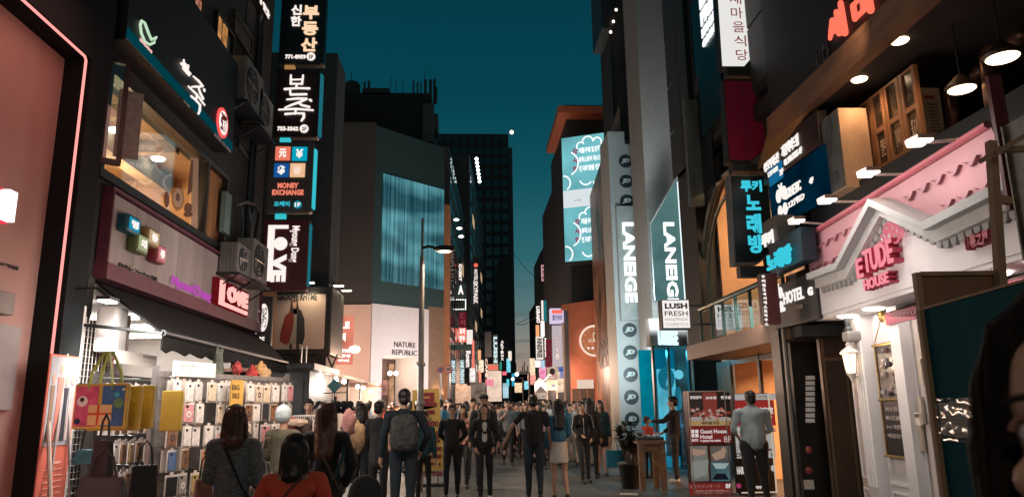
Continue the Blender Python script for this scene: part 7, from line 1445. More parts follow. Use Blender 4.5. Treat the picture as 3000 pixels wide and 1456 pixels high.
b = MB(); b.tube([RF.w(8.8, 0, 7.2), RF.w(10.8, 0, 7.2)], .025, 6); part(t, 'handrail', b, CHAR)
for k, px in enumerate((2262, 2282)): 
    p = at(px, 100, 11.4); b = MB(); b.tube([(p.x, 11.4, 5.0), (p.x, 11.4, 10)], .05, 8); part(t, 'pipe', b, mat('pipe_grey', (.12, .12, .12), .4, .5))
b = MB(); p = at(2320, 38, 10.3); b.box(p.x-.06, p.x+.06, 10.24, 10.36, p.z-.09, p.z+.09); part(t, 'lit_lantern', b, emi('small_lantern', (1, .72, .5), 2.6), bevel=.02)
b = MB(); b.fb(RF, 9.2, 12, -1.5, -1.4, 6.2, 9); part(t, 'back_wall', b, mat('amber_wall', (.30, .16, .08), .8)); lamp('POINT', p+Vector((-.15, -.2, 0)), 16, (1, .6, .35), .06)
QUEUE = []
folds = bpy.data.textures.new('folds', 'CLOUDS'); folds.noise_scale = .16; folds.noise_depth = 2
strand = bpy.data.textures.new('strands', 'CLOUDS'); strand.noise_scale = .035; strand.noise_depth = 1
def soft(parent, name, mb, m, voxel=.016, disp=0.0, tex=None, smooth=3, label=None):
    o = link(name, mesh(name, mb, m), parent); QUEUE.append((o, voxel, disp, tex, smooth))
    if label: o['label'] = label
    return o
def flush():
    ev = []
    for o, vx, dp, tx, sm_n in QUEUE:
        q = bpy.data.objects.new('q', o.data); C.objects.link(q)
        r = q.modifiers.new('r', 'REMESH'); r.mode = 'VOXEL'; r.voxel_size = vx; r.use_smooth_shade = True
        if sm_n: s_ = q.modifiers.new('s', 'SMOOTH'); s_.iterations = sm_n; s_.factor = .5
        if dp: d = q.modifiers.new('d', 'DISPLACE'); d.texture = tx or folds; d.strength = dp; d.mid_level = .5
        ev.append(q)
    dg = bpy.context.evaluated_depsgraph_get()
    for (o, *_), q in zip(QUEUE, ev):
        me = bpy.data.meshes.new_from_object(q.evaluated_get(dg)); me.name = o.name; ms = list(o.data.materials); me.materials.clear()
        for x in ms: me.materials.append(x)
        me.polygons.foreach_set('use_smooth', [True]*len(me.polygons)); o.data = me
    for q in ev: bpy.data.objects.remove(q)
    QUEUE.clear()
def limb(mb, a, b, ra, rb, fx=1.0, fy=1.0, n=10):
    """rounded tapering limb; fx, fy squash it across"""
    a = Vector(a); b = Vector(b); t = (b-a).normalized(); L = (b-a).length; ref = Vector((0, 1, 0)) if abs(t.y) < .8 else Vector((1, 0, 0))
    u = (ref-t*ref.dot(t)).normalized(); v = t.cross(u); rings = [(-.98*ra, ra*.2), (-.7*ra, ra*.71), (-.3*ra, ra*.95), (0, ra), (L*.5, (ra+rb)/2), (L, rb), (L+.3*rb, rb*.95), (L+.7*rb, rb*.71), (L+.98*rb, rb*.2)]
    vs = []
    for d, r in rings:
        for j in range(n):
            q = 2*math.pi*j/n; o_ = (u*math.cos(q)+v*math.sin(q))*r; vs.append(a+t*d+Vector((o_.x*fx, o_.y*fy, o_.z)))
    k = len(rings); fs = [(i*n+j, i*n+(j+1) % n, (i+1)*n+(j+1) % n, (i+1)*n+j) for i in range(k-1) for j in range(n)]
    mb.add(vs, fs+[tuple(range(n-1, -1, -1)), tuple(range((k-1)*n, k*n))])
ARM = {'down': ((.225, -.01, 1.12), (.25, .05, .87)), 'phone': ((.22, .02, 1.14), (.09, .25, 1.20)), 'strap': ((.25, .06, 1.16), (.11, .17, 1.30)), 'pocket': ((.28, -.05, 1.13), (.20, .08, .93)),
       'swingf': ((.22, .10, 1.13), (.20, .28, .97)), 'swingb': ((.25, -.12, 1.15), (.29, -.17, .90)), 'behind': ((.24, -.10, 1.15), (.08, -.17, .98)), 'front': ((.22, .03, 1.12), (.10, .22, 1.00)), 'reach': ((.21, .18, 1.22), (.14, .42, 1.22)), 'out': ((.32, .0, 1.20), (.42, .06, .98))}
LEG = {'stand': ((.095, .01, .48), (.10, 0, .085)), 'fwd': ((.09, .17, .50), (.09, .22, .09)), 'back': ((.09, -.02, .48), (.09, -.24, .13)), 'wide': ((.13, .03, .48), (.15, 0, .085))}
SK = {'light': mat('skin_light', (.52, .31, .22), .5, var=.06, sub=.1), 'tan': mat('skin_tan', (.40, .23, .15), .5, var=.06, sub=.1)}
HB_ = {'black': mat('hair_black', (.012, .010, .010), .42, var=.4, scale=40, streak=14), 'brown': mat('hair_brown', (.055, .024, .014), .42, var=.5, scale=40, streak=14), 'auburn': mat('hair_auburn', (.11, .035, .016), .42, var=.5, scale=40, streak=14)}
CL = {}
def cloth(n, c, var=.15, **kw): CL[n] = mat('cloth_'+n, c, .85, var=var, **{'scale': 9, 'bump': .15, **kw}); return CL[n]
for n, c in (('black', (.012, .013, .015)), ('charcoal', (.03, .032, .036)), ('navy', (.007, .017, .027)), ('denim', (.016, .028, .042)), ('grey', (.16, .165, .17)), ('white', (.58, .56, .53)), ('teal', (.015, .06, .075)), ('blue', (.045, .17, .27)), ('red', (.58, .075, .035)), ('olive', (.09, .085, .06)), ('beige', (.36, .28, .21)), ('pink', (.45, .24, .22)), ('paleblue', (.46, .54, .58)), ('brown', (.10, .06, .04)), ('cream', (.66, .60, .55))): cloth(n, c)
cloth('heather', (.16, .17, .175), .75, scale=26, streak=.2); cloth('camo', (.05, .05, .05), .9, scale=16)
CAMFACE = 180
def person(lab, px, Y, h=1.68, face=0, top='black', sleeve='long', bottom='trousers', bcol='charcoal', legs=('stand', 'stand'), arms=('down', 'down'), hair='short', hcol='black', skin='light', sex='m', vox=.016, shoes='black', wide=1.0, feat=False, fingers=True, x=None, hem=.86, jacket=None, tuck=None, group=None, bare=False):
    k = h/1.70; X = at(px, 1200, Y).x if x is None else x
    t = thing('person', lab, 'person', (X, Y, 0), group, R_(-face))
    V = lambda x_, y_, z_: (x_*k, y_*k, z_*k)
    sw = (.178 if sex == 'm' else .150)*wide; cw = (.135 if sex == 'm' else .118)*wide; hw = (.100 if sex == 'm' else .108)*wide
    S_ = [(-1, arms[0], legs[0]), (1, arms[1], legs[1])]
    bm_ = MB()
    limb(bm_, V(0, .0, 1.40), V(0, .008, 1.50), .052*k, .050*k)
    bm_.ell(V(0, .0, 1.612), (.074*k, .094*k, .092*k), 14, 10); bm_.ell(V(0, .030, 1.565), (.056*k, .066*k, .078*k), 12, 9); bm_.ell(V(0, .060, 1.515), (.028*k, .028*k, .022*k), 8, 6)
    limb(bm_, V(0, .098, 1.60), V(0, .112, 1.568), .009*k, .014*k)
    for s in (-1, 1): bm_.ell(V(s*.076, -.004, 1.575), (.010*k, .020*k, .032*k), 8, 6); bm_.ell(V(s*.03, .072, 1.555), (.026*k, .02*k, .02*k), 8, 6)
    limb(bm_, V(0, 0, 1.05), V(0, .0, 1.33), cw*.80*k, cw*.86*k, 1, .7)
    bm_.ell(V(0, 0, .95), (hw*1.25*k, hw*k, .10*k), 12, 8)
    thin = .86
    for s, am, lg in S_:
        e, w = ARM[am]; sh = (s*sw, 0, 1.385); e = (s*e[0]*(sw/.175), e[1], e[2]); w = (s*w[0]*(sw/.175), w[1], w[2])
        limb(bm_, V(*sh), V(*e), .043*k, .036*k); limb(bm_, V(*e), V(*w), .035*k, .024*k); limb(bm_, V(0, 0, 1.37), V(*sh), .05*k, .045*k)
        d = (Vector(w)-Vector(e)).normalized(); hc = Vector(w)+d*.055; side = Vector((0, 1, 0)) if am in ('down', 'out', 'swingb', 'swingf', 'pocket') else Vector((1, 0, 0)); side = (side-d*side.dot(d)).normalized(); nn_ = d.cross(side)
        limb(bm_, V(*(Vector(w)+d*.02)), V(*(Vector(w)+d*.075)), .026*k, .030*k)
        if fingers:
            for i, (o_, L_f) in enumerate(((-.026, .060), (-.009, .072), (.009, .068), (.025, .052))):
                b0 = Vector(w)+d*.085+side*o_; m1_ = b0+d*L_f*.55-nn_*s*.008*(i*.3+1); e1 = m1_+d*L_f*.4-nn_*s*.022
                limb(bm_, V(*b0), V(*m1_), .0088*k, .0082*k, n=6); limb(bm_, V(*m1_), V(*e1), .0082*k, .0070*k, n=6)
            b0 = Vector(w)+d*.03-side*.02*(1 if side.y > .5 else s); limb(bm_, V(*b0), V(*(b0+d*.045+side*.03*(-1 if side.y < .5 else 1))), .011*k, .009*k, n=6)
        kn, an = LEG[lg]; hp = (s*.09*wide, 0, .92)
        f = 1.0 if bottom in ('skirt', 'shorts') else .8
        limb(bm_, V(*hp), V(s*kn[0], kn[1], kn[2]), .078*k*f, .052*k*f); limb(bm_, V(s*kn[0], kn[1], kn[2]), V(s*an[0], an[1], an[2]), .050*k*f, .034*k*f); limb(bm_, V(s*kn[0], kn[1]-.02, kn[2]-.1), V(s*kn[0], kn[1]-.015, kn[2]-.18), .045*k*f, .036*k*f)
        limb(bm_, V(s*an[0], an[1], an[2]-.03), V(s*an[0], an[1]+.12, .04), .030*k, .026*k)
    soft(t, 'body', bm_, SK[skin], vox*.72 if fingers else vox, smooth=2)
    c = MB(); zt_ = 1.36
    hz = hem
    limb(c, V(0, .0, 1.16), V(0, -.005, 1.325), cw*1.02*k, cw*1.0*k, 1.06, .80)
    limb(c, V(0, .0, hz+.10), V(0, 0, 1.16), (hw*1.30 if sex == 'f' else hw*1.42)*k, cw*.98*k, 1.06, .90)
    if sex == 'f': 
        for s in (-1, 1): c.ell(V(s*.06, .085, 1.24), (.062*k, .05*k, .058*k), 10, 7)
    for s, am, lg in S_:
        e, w = ARM[am]; sh = Vector((s*sw, 0, 1.38)); e = Vector((s*e[0]*(sw/.175), e[1], e[2])); w = Vector((s*w[0]*(sw/.175), w[1], w[2]))
        limb(c, V(0, -.01, 1.385), V(*sh), .062*k, .062*k)
        en = {'long': 1.0, 'short': .62, 'elbow': 1.0, 'none': .08}[sleeve]
        limb(c, V(*sh), V(*(sh+(e-sh)*en)), (.064 if sleeve != 'none' else .05)*k, .054*k)
        if sleeve == 'long': limb(c, V(*e), V(*(e+(w-e)*.93)), .054*k, .038*k)
        if sleeve == 'elbow': limb(c, V(*e), V(*(e+(w-e)*.25)), .054*k, .050*k)
    tp = soft(t, 'top', c, CL[top], vox, .022 if vox < .02 else .012)
    if bottom == 'trousers':
        c = MB(); c.ell(V(0, 0, .93), (hw*1.34*k, hw*1.02*k, .12*k), 12, 8)
        for s, am, lg in S_:
            kn, an = LEG[lg]; limb(c, V(s*.085*wide, 0, .90), V(s*kn[0], kn[1], kn[2]), .086*k*wide, .060*k*wide); limb(c, V(s*kn[0], kn[1], kn[2]), V(s*an[0], an[1], an[2]+.03), .058*k*wide, .046*k)
        soft(t, 'trousers', c, CL[bcol], vox, .018 if vox < .02 else .01)
    elif bottom in ('skirt', 'dress'):
        c = MB(); c.lathe((0, 0, 0), [(hw*1.15*k, 1.04*k), (hw*1.38*k, .93*k), (hw*1.50*k, .80*k), (hw*1.55*k, .62*k), (hw*1.45*k, .615*k)], 20); c.v = [(x_, y_*.80, z_) for x_, y_, z_ in c.v]; soft(t, 'skirt', c, CL[bcol], vox, .014)
    else:
        c = MB(); c.ell(V(0, 0, .94), (hw*1.42*k, hw*1.12*k, .13*k), 12, 8)
        for s, am, lg in S_: kn, an = LEG[lg]; limb(c, V(s*.085, 0, .90), V(s*(.085+kn[0])/2, kn[1]*.4, .70), .092*k, .088*k)
        soft(t, 'shorts', c, CL[bcol], vox, .014)
    for s, am, lg in S_:
        kn, an = LEG[lg]; c = MB(); lift = an[2]-.085
        limb(c, V(s*an[0], an[1]-.02, .05+lift), V(s*(an[0]+.01), an[1]+.15, .04+max(0, lift-.05)), .043*k, .036*k, .95, 1); sh_ = soft(t, 'shoe', c, mat('shoe_'+shoes, {'black': (.02, .02, .02), 'white': (.62, .6, .58), 'brown': (.12, .06, .03)}[shoes], .5), .012 if vox < .02 else .02, smooth=1)
    c = MB(); c.ell(V(0, -.014, 1.632), (.086*k, .102*k, .090*k), 14, 10)
    if hair == 'short':
        c.ell(V(0, -.055, 1.575), (.074*k, .055*k, .070*k), 12, 8); c.ell(V(0, .045, 1.672), (.068*k, .05*k, .038*k), 10, 7)
    elif hair == 'bob':
        for s in (-1, 1): limb(c, V(s*.052, -.025, 1.63), V(s*.082, -.01, 1.44), .048*k, .036*k)
        limb(c, V(0, -.05, 1.62), V(0, -.075, 1.42), .075*k, .072*k, 1.15, .75)
        c.ell(V(0, .04, 1.685), (.062*k, .045*k, .028*k), 10, 7)
    elif hair == 'long':
        for s in (-1, 1): limb(c, V(s*.050, -.02, 1.63), V(s*.085, -.035, 1.32), .046*k, .034*k)
        limb(c, V(0, -.05, 1.62), V(0, -.105, 1.24), .078*k, .078*k, 1.2, .62)
        c.ell(V(0, .04, 1.685), (.062*k, .045*k, .028*k), 10, 7)
    elif hair == 'bun': c.ell(V(0, -.12, 1.64), (.042*k, .042*k, .042*k), 8, 6)
    if hair == 'beanie':
        c = MB(); c.ell(V(0, -.014, 1.64), (.094*k, .108*k, .100*k), 14, 10); limb(c, V(0, -.02, 1.60), V(0, -.02, 1.605), .094*k, .094*k, 1, 1.1); soft(t, 'beanie', c, CL['paleblue'], .012, .006, strand, 1)
    else: soft(t, 'hair', c, HB_[hcol], .011 if vox < .02 else .018, .012 if hair != 'short' else .016, strand, 1)
    if feat:
        for s in (-1, 1):
            c = MB(); c.ell(V(s*.031, .0865, 1.588), (.0135*k, .007*k, .0075*k), 10, 6); e_ = lpart(t, 'eye', c, mat('eye_white', (.6, .58, .56), .25)); c = MB(); c.ell(V(s*.031, .092, 1.588), (.0065*k, .004*k, .0068*k), 8, 6); lpart(e_, 'iris', c, mat('iris_dark', (.015, .01, .008), .15))
            c = MB(); limb(c, V(s*.016, .092, 1.608), V(s*.046, .084, 1.611), .0042*k, .003*k, n=6); lpart(t, 'eyebrow', c, HB_['black'])
        c = MB(); c.ell(V(0, .0925, 1.532), (.020*k, .007*k, .0065*k), 10, 6); lpart(t, 'mouth', c, mat('lips', (.38, .12, .10), .45))
    t['k'] = k; return t
def V3(t, x, y, z): k = t['k']; return Vector((x*k, y*k, z*k))
def addm(t, nm, b, m, lab=None, **kw):
    k = t['k']; b.v = [tuple(Vector(v)*k) for v in b.v]; o = lpart(t, nm, b, m, **kw)
    if lab: o['label'] = lab
    return o
def strands(p, zl, n=240, r=.0026, cols=('brown', 'auburn'), wide=.088):
    q = random.Random(int(zl*1000))
    for h_i, cn in enumerate(cols):
        b = MB()
        for i in range(n//len(cols)):
            f = q.uniform(-2.2, 2.2); dx, dy = math.sin(f), -math.cos(f)*1.12; o = q.uniform(.97, 1.09); e = zl+q.uniform(-.03, .03); w_ = wide+q.uniform(-.008, .012)
            b.tube([(dx*.02, dy*.02-.01, 1.722*1.0), (dx*.062*o, dy*.062*o-.012, 1.694), (dx*.088*o, dy*.086*o-.014, 1.63), (dx*w_*o, dy*.088*o-.016, 1.54), (dx*w_*o*1.02, dy*.085*o-.02, (1.54+e)/2), (dx*w_*(.9+q.uniform(0, .2)), dy*.08-.03, e)], [r*.6, r, r, r, r, r*.4], 4, cap=False)
        addm(p, 'hair_strands', b, HB_[cn], smooth=True)['kind'] = 'stuff'
p = person('woman in a heather grey sweater with brown shoulder length hair facing the phone cases', 692, 6.1, 1.585, -8, 'heather', 'elbow', hair='bob', hcol='auburn', sex='f', bcol='charcoal', arms=('front', 'down'), wide=1.05, vox=.013)
b = MB(); b.tube([(-.02, .14, 1.0), (-.11, .06, 1.32), (-.10, -.02, 1.43), (-.05, -.12, 1.36), (.10, -.14, 1.05), (.16, -.05, .95)], .022, 8, flat=.4); st_ = addm(p, 'bag_strap', b, CL['black']); strands(p, 1.37)
p = person('woman in a grey beanie and olive jacket bending over the basket goods', 832, 8.7, 1.58, 15, 'olive', 'long', hair='beanie', sex='f', bcol='charcoal', arms=('front', 'reach'), wide=1.1)
p = person('girl in a red hooded jacket with a black bob, seen from behind', 871, 4.7, 1.395, 0, 'red', 'long', hair='bob', sex='f', wide=1.2, arms=('pocket', 'pocket'), bcol='navy', vox=.013)
c = MB(); limb(c, (-.12, -.07, 1.33), (.12, -.07, 1.33), .07, .07, 1, .9); limb(c, (-.07, -.12, 1.28), (.07, -.12, 1.28), .07, .07, 1, .8); limb(c, (0, -.13, 1.26), (0, -.13, 1.18), .06, .03); k_ = p['k']; c.v = [tuple(Vector(v)*k_) for v in c.v]; soft(p, 'hood', c, CL['red'], .012, .02)
b = MB(); b.tube([(.10, -.10, 1.44), (-.02, -.19, 1.30), (-.14, -.20, 1.10), (-.2, -.12, .98)], .012, 8, flat=.5); addm(p, 'bag_strap', b, CL['brown'])
b = MB(); b.tube([(-.14, -.02, 1.43), (-.15, -.15, 1.2), (-.14, -.15, 1.0)], .014, 8, flat=.5); addm(p, 'backpack_strap', b, CL['grey'])
b = MB(); limb(b, (-.07, -.05, 1.40), (.07, -.05, 1.40), .045, .045, 1, .8); strands(p, 1.38, cols=('black',)); addm(p, 'striped_collar', b, mat('collar_stripe', (.35, .28, .20), .8, var=.8, scale=4, streak=.05), smooth=True)
p = person('woman with long hair fading to auburn, carrying a big grey tote over a black top', 957, 6.9, 1.61, -4, 'black', 'long', hair='long', hcol='auburn', sex='f', wide=1.08, arms=('front', 'pocket'), bcol='charcoal', vox=.013)
b = MB(); b.tube([(-.12, .08, 1.40), (-.02, -.16, 1.25), (.12, -.17, 1.0), (.16, -.1, .9)], .009, 6); addm(p, 'thin_strap', b, CL['brown']); strands(p, 1.22, 300)
b = MB(); b.tube([(-.17, .0, 1.42), (-.20, -.11, 1.2), (-.17, -.12, .95)], .018, 6, flat=.4); b.tube([(.17, .0, 1.42), (.18, -.12, 1.2), (.10, -.16, 1.0)], .018, 6, flat=.4); addm(p, 'denim_strap', b, CL['teal'], kind=None) if False else addm(p, 'denim_strap', b, CL['teal'])
bx = at(1060, 1380, 6.5)
t = thing('tote_bag', 'large soft grey tote bag with a pale winged emblem, carried beside the long haired woman', 'bag', (bx.x, 6.6, .24))
c = MB(); limb(c, (-.12, 0, .1), (.12, 0, .12), .17, .17, 1, .35); limb(c, (0, 0, .1), (.02, 0, .62), .22, .15, 1, .25); soft(t, 'bag_body', c, mat('tote_grey', (.035, .038, .04), .7, var=.3), .014, .02)
c = MB()
for k in range(9): a_ = R_(20+k*17.5); c.tube([(math.cos(a_)*.02, -.062-.001*k, .38+math.sin(a_)*.02), (math.cos(a_)*(.09-.004*abs(k-4)), -.085, .40+math.sin(a_)*.035)], .004, 5)
for k in range(5): c.tube([(-.02+k*.01, -.068, .38), (-.03+k*.015, -.08, .30)], .004, 5)
lpart(t, 'emblem', c, mat('emblem_pale', (.42, .40, .38), .6))['kind'] = 'stuff'
p = person('man with a camouflage backpack and dark teal jacket seen from behind', 1184, 10.4, 1.80, -6, 'navy', 'long', bcol='denim', arms=('down', 'pocket'), wide=1.12, legs=('stand', 'stand'), vox=.013)
c = MB(); limb(c, (-.05, -.20, 1.05), (-.05, -.19, 1.28), .13, .12, 1.05, .72); limb(c, (.05, -.20, 1.05), (.05, -.19, 1.28), .13, .12, 1.05, .72); c.v = [tuple(Vector(v)*p['k']) for v in c.v]; soft(p, 'backpack', c, CL['camo'], .014, .012)
for s in (-1, 1): b = MB(); b.tube([(s*.10, .11, 1.15), (s*.12, .06, 1.41), (s*.11, -.08, 1.43), (s*.10, -.2, 1.33)], .022, 8, flat=.4); addm(p, 'backpack_strap', b, CL['black'])
p = person('man in a long dark coat leaning forward left of the backpack man', 1112, 11.8, 1.66, 20, 'charcoal', 'long', bcol='black', hem=.70, arms=('front', 'pocket'), wide=1.05)
p = person('small boy in a dark shirt half hidden by the backpack man', 1243, 12.2, 1.50, 180, 'teal', 'long', bcol='black', wide=.8, feat=True)
p = person('young man in glasses and black shirt with hands behind him, walking towards the camera', 1325, 13.45, 1.60, 184, 'black', 'long', bcol='black', arms=('behind', 'behind'), legs=('stand', 'fwd'), feat=True, vox=.013)
b = MB()
for s in (-1, 1): b.tube([(s*.032+math.cos(u)*.022, .104, 1.588+math.sin(u)*.018) for u in [2*math.pi*i/12 for i in range(13)]], .0022, 5); b.tube([(s*.054, .104, 1.592), (s*.078, .02, 1.592)], .0022, 5)
b.tube([(-.010, .106, 1.592), (.010, .106, 1.592)], .002, 5); addm(p, 'glasses', b, BLACK)
p = person('woman in a pale pink cardigan just behind the young man in glasses', 1356, 15.2, 1.58, 182, 'pink', 'long', bcol='charcoal', sex='f', hair='bob', arms=('front', 'strap'), legs=('fwd', 'back'), feat=True)
p = person('smiling girl in an open black jacket over a printed white shirt', 1418, 13.1, 1.60, 176, 'black', 'long', bcol='black', sex='f', hair='bob', hcol='brown', arms=('pocket', 'pocket'), legs=('stand', 'fwd'), shoes='white', feat=True, vox=.013)
b = MB(); limb(b, (0, .085, .98), (0, .105, 1.34), .052, .045, 1, .55); o = addm(p, 'white_shirt_front', b, CL['white'], smooth=True); b = MB(); b.box(-.035, .035, .128, .134, 1.17, 1.22); addm(p, 'shirt_print', b, PBLK)
p = person('tall man in a dark cap right behind the smiling girl', 1417, 14.6, 1.78, 180, 'charcoal', 'long', bcol='black', feat=True)
b = MB(); b.lathe((0, .0, 1.64), [(.093, 0), (.092, .03), (.075, .065), (.03, .085)], 16); b.box(-.06, .06, .07, .16, 1.645, 1.655); addm(p, 'cap', b, CL['black'], smooth=True)
p = person('man in glasses and an open beige shirt behind the pink cardigan woman', 1386, 17.0, 1.74, 180, 'beige', 'long', bcol='charcoal', feat=True)
p = person('man in a pale grey shirt with a shoulder bag in mid street', 1486, 20.5, 1.72, 178, 'grey', 'elbow', bcol='black', arms=('down', 'strap'), legs=('fwd', 'back'), feat=True)
b = MB(); b.box(.14, .26, -.06, .08, .82, 1.06); addm(p, 'shoulder_bag', b, CL['black'], bevel=.02)
p = person('man in a black T-shirt and jeans with a wristwatch, seen from behind', 1562, 12.9, 1.74, 4, 'black', 'short', bcol='denim', arms=('out', 'down'), legs=('stand', 'back'), wide=1.10, skin='tan', vox=.013)
b = MB(); k = p['k']; e, w = ARM['out']; wv = Vector((-w[0]*1.16, w[1], w[2])); b.lathe((wv.x, wv.y, wv.z+.01), [(.030, -.012), (.032, 0), (.030, .012)], 12); addm(p, 'wristwatch', b, STEEL)
p = person('woman in a blue cardigan and cream mini skirt with long black hair, seen from behind', 1634, 12.95, 1.655, -2, 'blue', 'long', 'skirt', 'cream', arms=('down', 'front'), legs=('stand', 'back'), sex='f', hair='long', vox=.013, hem=.93)
b = MB(); limb(b, (0, -.075, 1.36), (0, -.085, 1.26), .075, .07, 1, .7); strands(p, 1.20, 160, .004, ('black',)); addm(p, 'white_shawl_collar', b, CL['white'], smooth=True)
p = person('girl in a black striped track jacket and black trousers, walking towards the camera', 1704, 15.6, 1.63, 172, 'black', 'long', bcol='charcoal', sex='f', hair='bun', arms=('pocket', 'front'), legs=('stand', 'fwd'), feat=True)
for s in (-1, 1):
    b = MB()
    for o_ in (-.012, .0, .012): b.tube([(s*.12, .04+o_, 1.43), (s*.19, .035+o_, 1.41), (s*.225, .035+o_, 1.28), (s*.255, .02+o_, 1.14)], .0035, 5)
    addm(p, 'sleeve_stripes', b, PWHT)['kind'] = 'stuff'
b = MB(); b.box(-.003, .003, .098, .125, .98, 1.36); addm(p, 'zip', b, PWHT)
p = person('woman with long black hair and dark coat right beside the track jacket girl', 1728, 16.4, 1.70, 12, 'charcoal', 'long', bcol='black', sex='f', hair='long', hem=.72)
p = person('woman in a teal cardigan and shorts holding a phone and blue bag', 1757, 17.2, 1.66, 186, 'teal', 'long', 'shorts', 'black', arms=('down', 'phone'), legs=('stand', 'fwd'), sex='f', hair='long', feat=True)
b = MB(); b.box(.075, .105, .30, .312, 1.20, 1.30); addm(p, 'phone', b, BLACK)
hx = p.matrix_basis @ Vector((-.262*p['k'], .08*p['k'], .80*p['k'])); wd = .20; fr = FY(hx.y)
t = thing('shopping_bag', 'glossy blue paper shopping bag with white rope handles in the teal cardigan woman\'s hand', 'bag', (hx.x+.06, hx.y-.02, .18))
b = MB(); b.box(-.22, .22, -.07, .07, 0, .38); lpart(t, 'bag_body', b, mat('bag_bright_blue', (.01, .20, .34), .35, coat=.5), bevel=.006)
for y in (-.05, .05): b = MB(); b.tube([(-.11, y, .38), (-.06, y*.5, .55), (-.02, 0, .63), (.02, 0, .63), (.06, y*.5, .55), (.11, y, .38)], .008, 6); lpart(t, 'rope_handle', b, PWHT)
p = person('man in a pale blue rolled sleeve shirt and dark trousers reading the sign boards', 2200, 11.7, 1.73, -4, 'paleblue', 'elbow', bcol='charcoal', arms=('front', 'front'), wide=1.36, legs=('stand', 'wide'), vox=.013, hem=.88, skin='tan')
b = MB(); limb(b, (-.05, -.035, 1.45), (.05, -.035, 1.45), .035, .035); addm(p, 'collar', b, CL['paleblue'], smooth=True)
p = person('stallholder in a black jumper and short dark hair tending the small table', 1972, 15.2, 1.70, -70, 'black', 'long', bcol='charcoal', arms=('reach', 'front'), skin='light', shoes='white')
p = person('person in a coral red top bent low over the table goods by the teal shop', 1893, 16.2, 1.30, 60, 'red', 'long', bcol='charcoal', sex='f', arms=('reach', 'front'), hcol='brown')
p.rotation_euler.x = 0
p = person('vendor in a black jacket behind the hat stand, left of two', 905, 13.0, 1.72, 170, 'black', 'long', bcol='black', feat=True)
p = person('vendor in a dark suit with white collar behind the hat stand, right of two', 929, 12.4, 1.62, 175, 'black', 'long', bcol='black', feat=True)
b = MB(); b.prism(FY(-1), [(-.03, 1.40), (.03, 1.40), (0, 1.28)], 0, .01); b.v = [(x_, .115, z_) for x_, y_, z_ in b.v[:3]]+[(x_, .125, z_) for x_, y_, z_ in b.v[3:]]; addm(p, 'white_collar', b, PWHT)
p = person('woman in a black puffer coat walking away left of the leaning man', 1062, 12.6, 1.64, 10, 'black', 'long', bcol='black', sex='f', hair='bob')
p = person('man in a white T-shirt and rucksack among the crowd before the pale corner building', 1052, 16.5, 1.72, -10, 'white', 'short', bcol='denim', arms=('down', 'strap'))
c = MB(); limb(c, (0, -.19, 1.08), (0, -.18, 1.27), .13, .11, 1, .7); addm(p, 'rucksack', c, CL['black'], smooth=True)
p = person('person in a pale shirt walking away beside the man with the rucksack', 1078, 17.4, 1.70, 5, 'paleblue', 'elbow', bcol='denim')
e_ = ray(3048, 1268); e_ = e_*(.50/e_.y)+Vector((0, 0, CAMZ))
kk = 1.0; h_ = 1.70*(e_.z/1.588)
TH = 236; ev_ = Matrix.Rotation(R_(-TH), 3, 'Z') @ Vector((.031, .0745, 0))*(h_/1.70); WX = e_.x-ev_.x
p = person('woman with long dark hair very close to the camera, cut off by the right edge', 0, e_.y-ev_.y, h_, TH, 'black', 'long', sex='f', x=WX, vox=.014, hair='short', hcol='black', feat=False)
for ch in [c_ for c_ in p.children if c_.name.startswith('hair')]:
    QUEUE[:] = [q_ for q_ in QUEUE if q_[0] is not ch]; bpy.data.objects.remove(ch)
QUEUE[:] = [(o_, .0045, 0, None, 4) if (o_.parent is p and o_.name.startswith('body')) else (o_, *r_) for o_, *r_ in QUEUE]
c = MB(); k = p['k']
for s in (-1, 1):
    limb(c, (s*.010, .055, 1.690), (s*.050, .058, 1.655), .014, .016); limb(c, (s*.050, .058, 1.655), (s*.066, .050, 1.57), .015, .012); limb(c, (s*.066, .050, 1.57), (s*.066, .050, 1.30), .012, .022); limb(c, (s*.050, .0, 1.62), (s*.062, .0, 1.25), .028, .03)
c.ell((0, -.012, 1.632), (.079, .092, .092), 18, 12); limb(c, (0, -.035, 1.60), (0, -.05, 1.2), .060, .062, 1.05, .7)
c.v = [tuple(Vector(v)*k) for v in c.v]; soft(p, 'hair', c, mat('hair_near', (.012, .009, .008), .9, var=.5, scale=70, streak=20, spec=.1), .004, .002, strand, 1)
b = MB(); rs_ = random.Random(5)
for s in (-1, 1):
    for i in range(420):
        a_ = rs_.uniform(-.35, 1.0); r_ = rs_.uniform(1.0, 1.07); y0 = .058*a_+rs_.uniform(-.004, .004); xo = s*rs_.uniform(.0, .006); zt_ = 1.632+.092*math.sqrt(max(.1, 1-((y0+.02)/.1)**2))*r_
        o1 = rs_.uniform(-.006, .006); pts = [(xo, y0, zt_), (xo+s*.030, y0+.002, zt_-.012), (xo+s*.056, y0, 1.665+o1), (s*.074*r_, y0-.003, 1.625), (s*.0785*r_+o1, y0-.004, 1.575), (s*(.076+o1*1.5), y0-.006+o1, 1.48), (s*(.080+o1*3), y0-.01+o1*2, 1.34)]
        b.tube(pts, [.0007, .0008, .0008, .0008, .0008, .0007, .0004], 4, cap=False)
o = addm(p, 'hair_strands', b, mat('hair_strand', (.022, .014, .010), .55, spec=.3), smooth=True); o['kind'] = 'stuff'
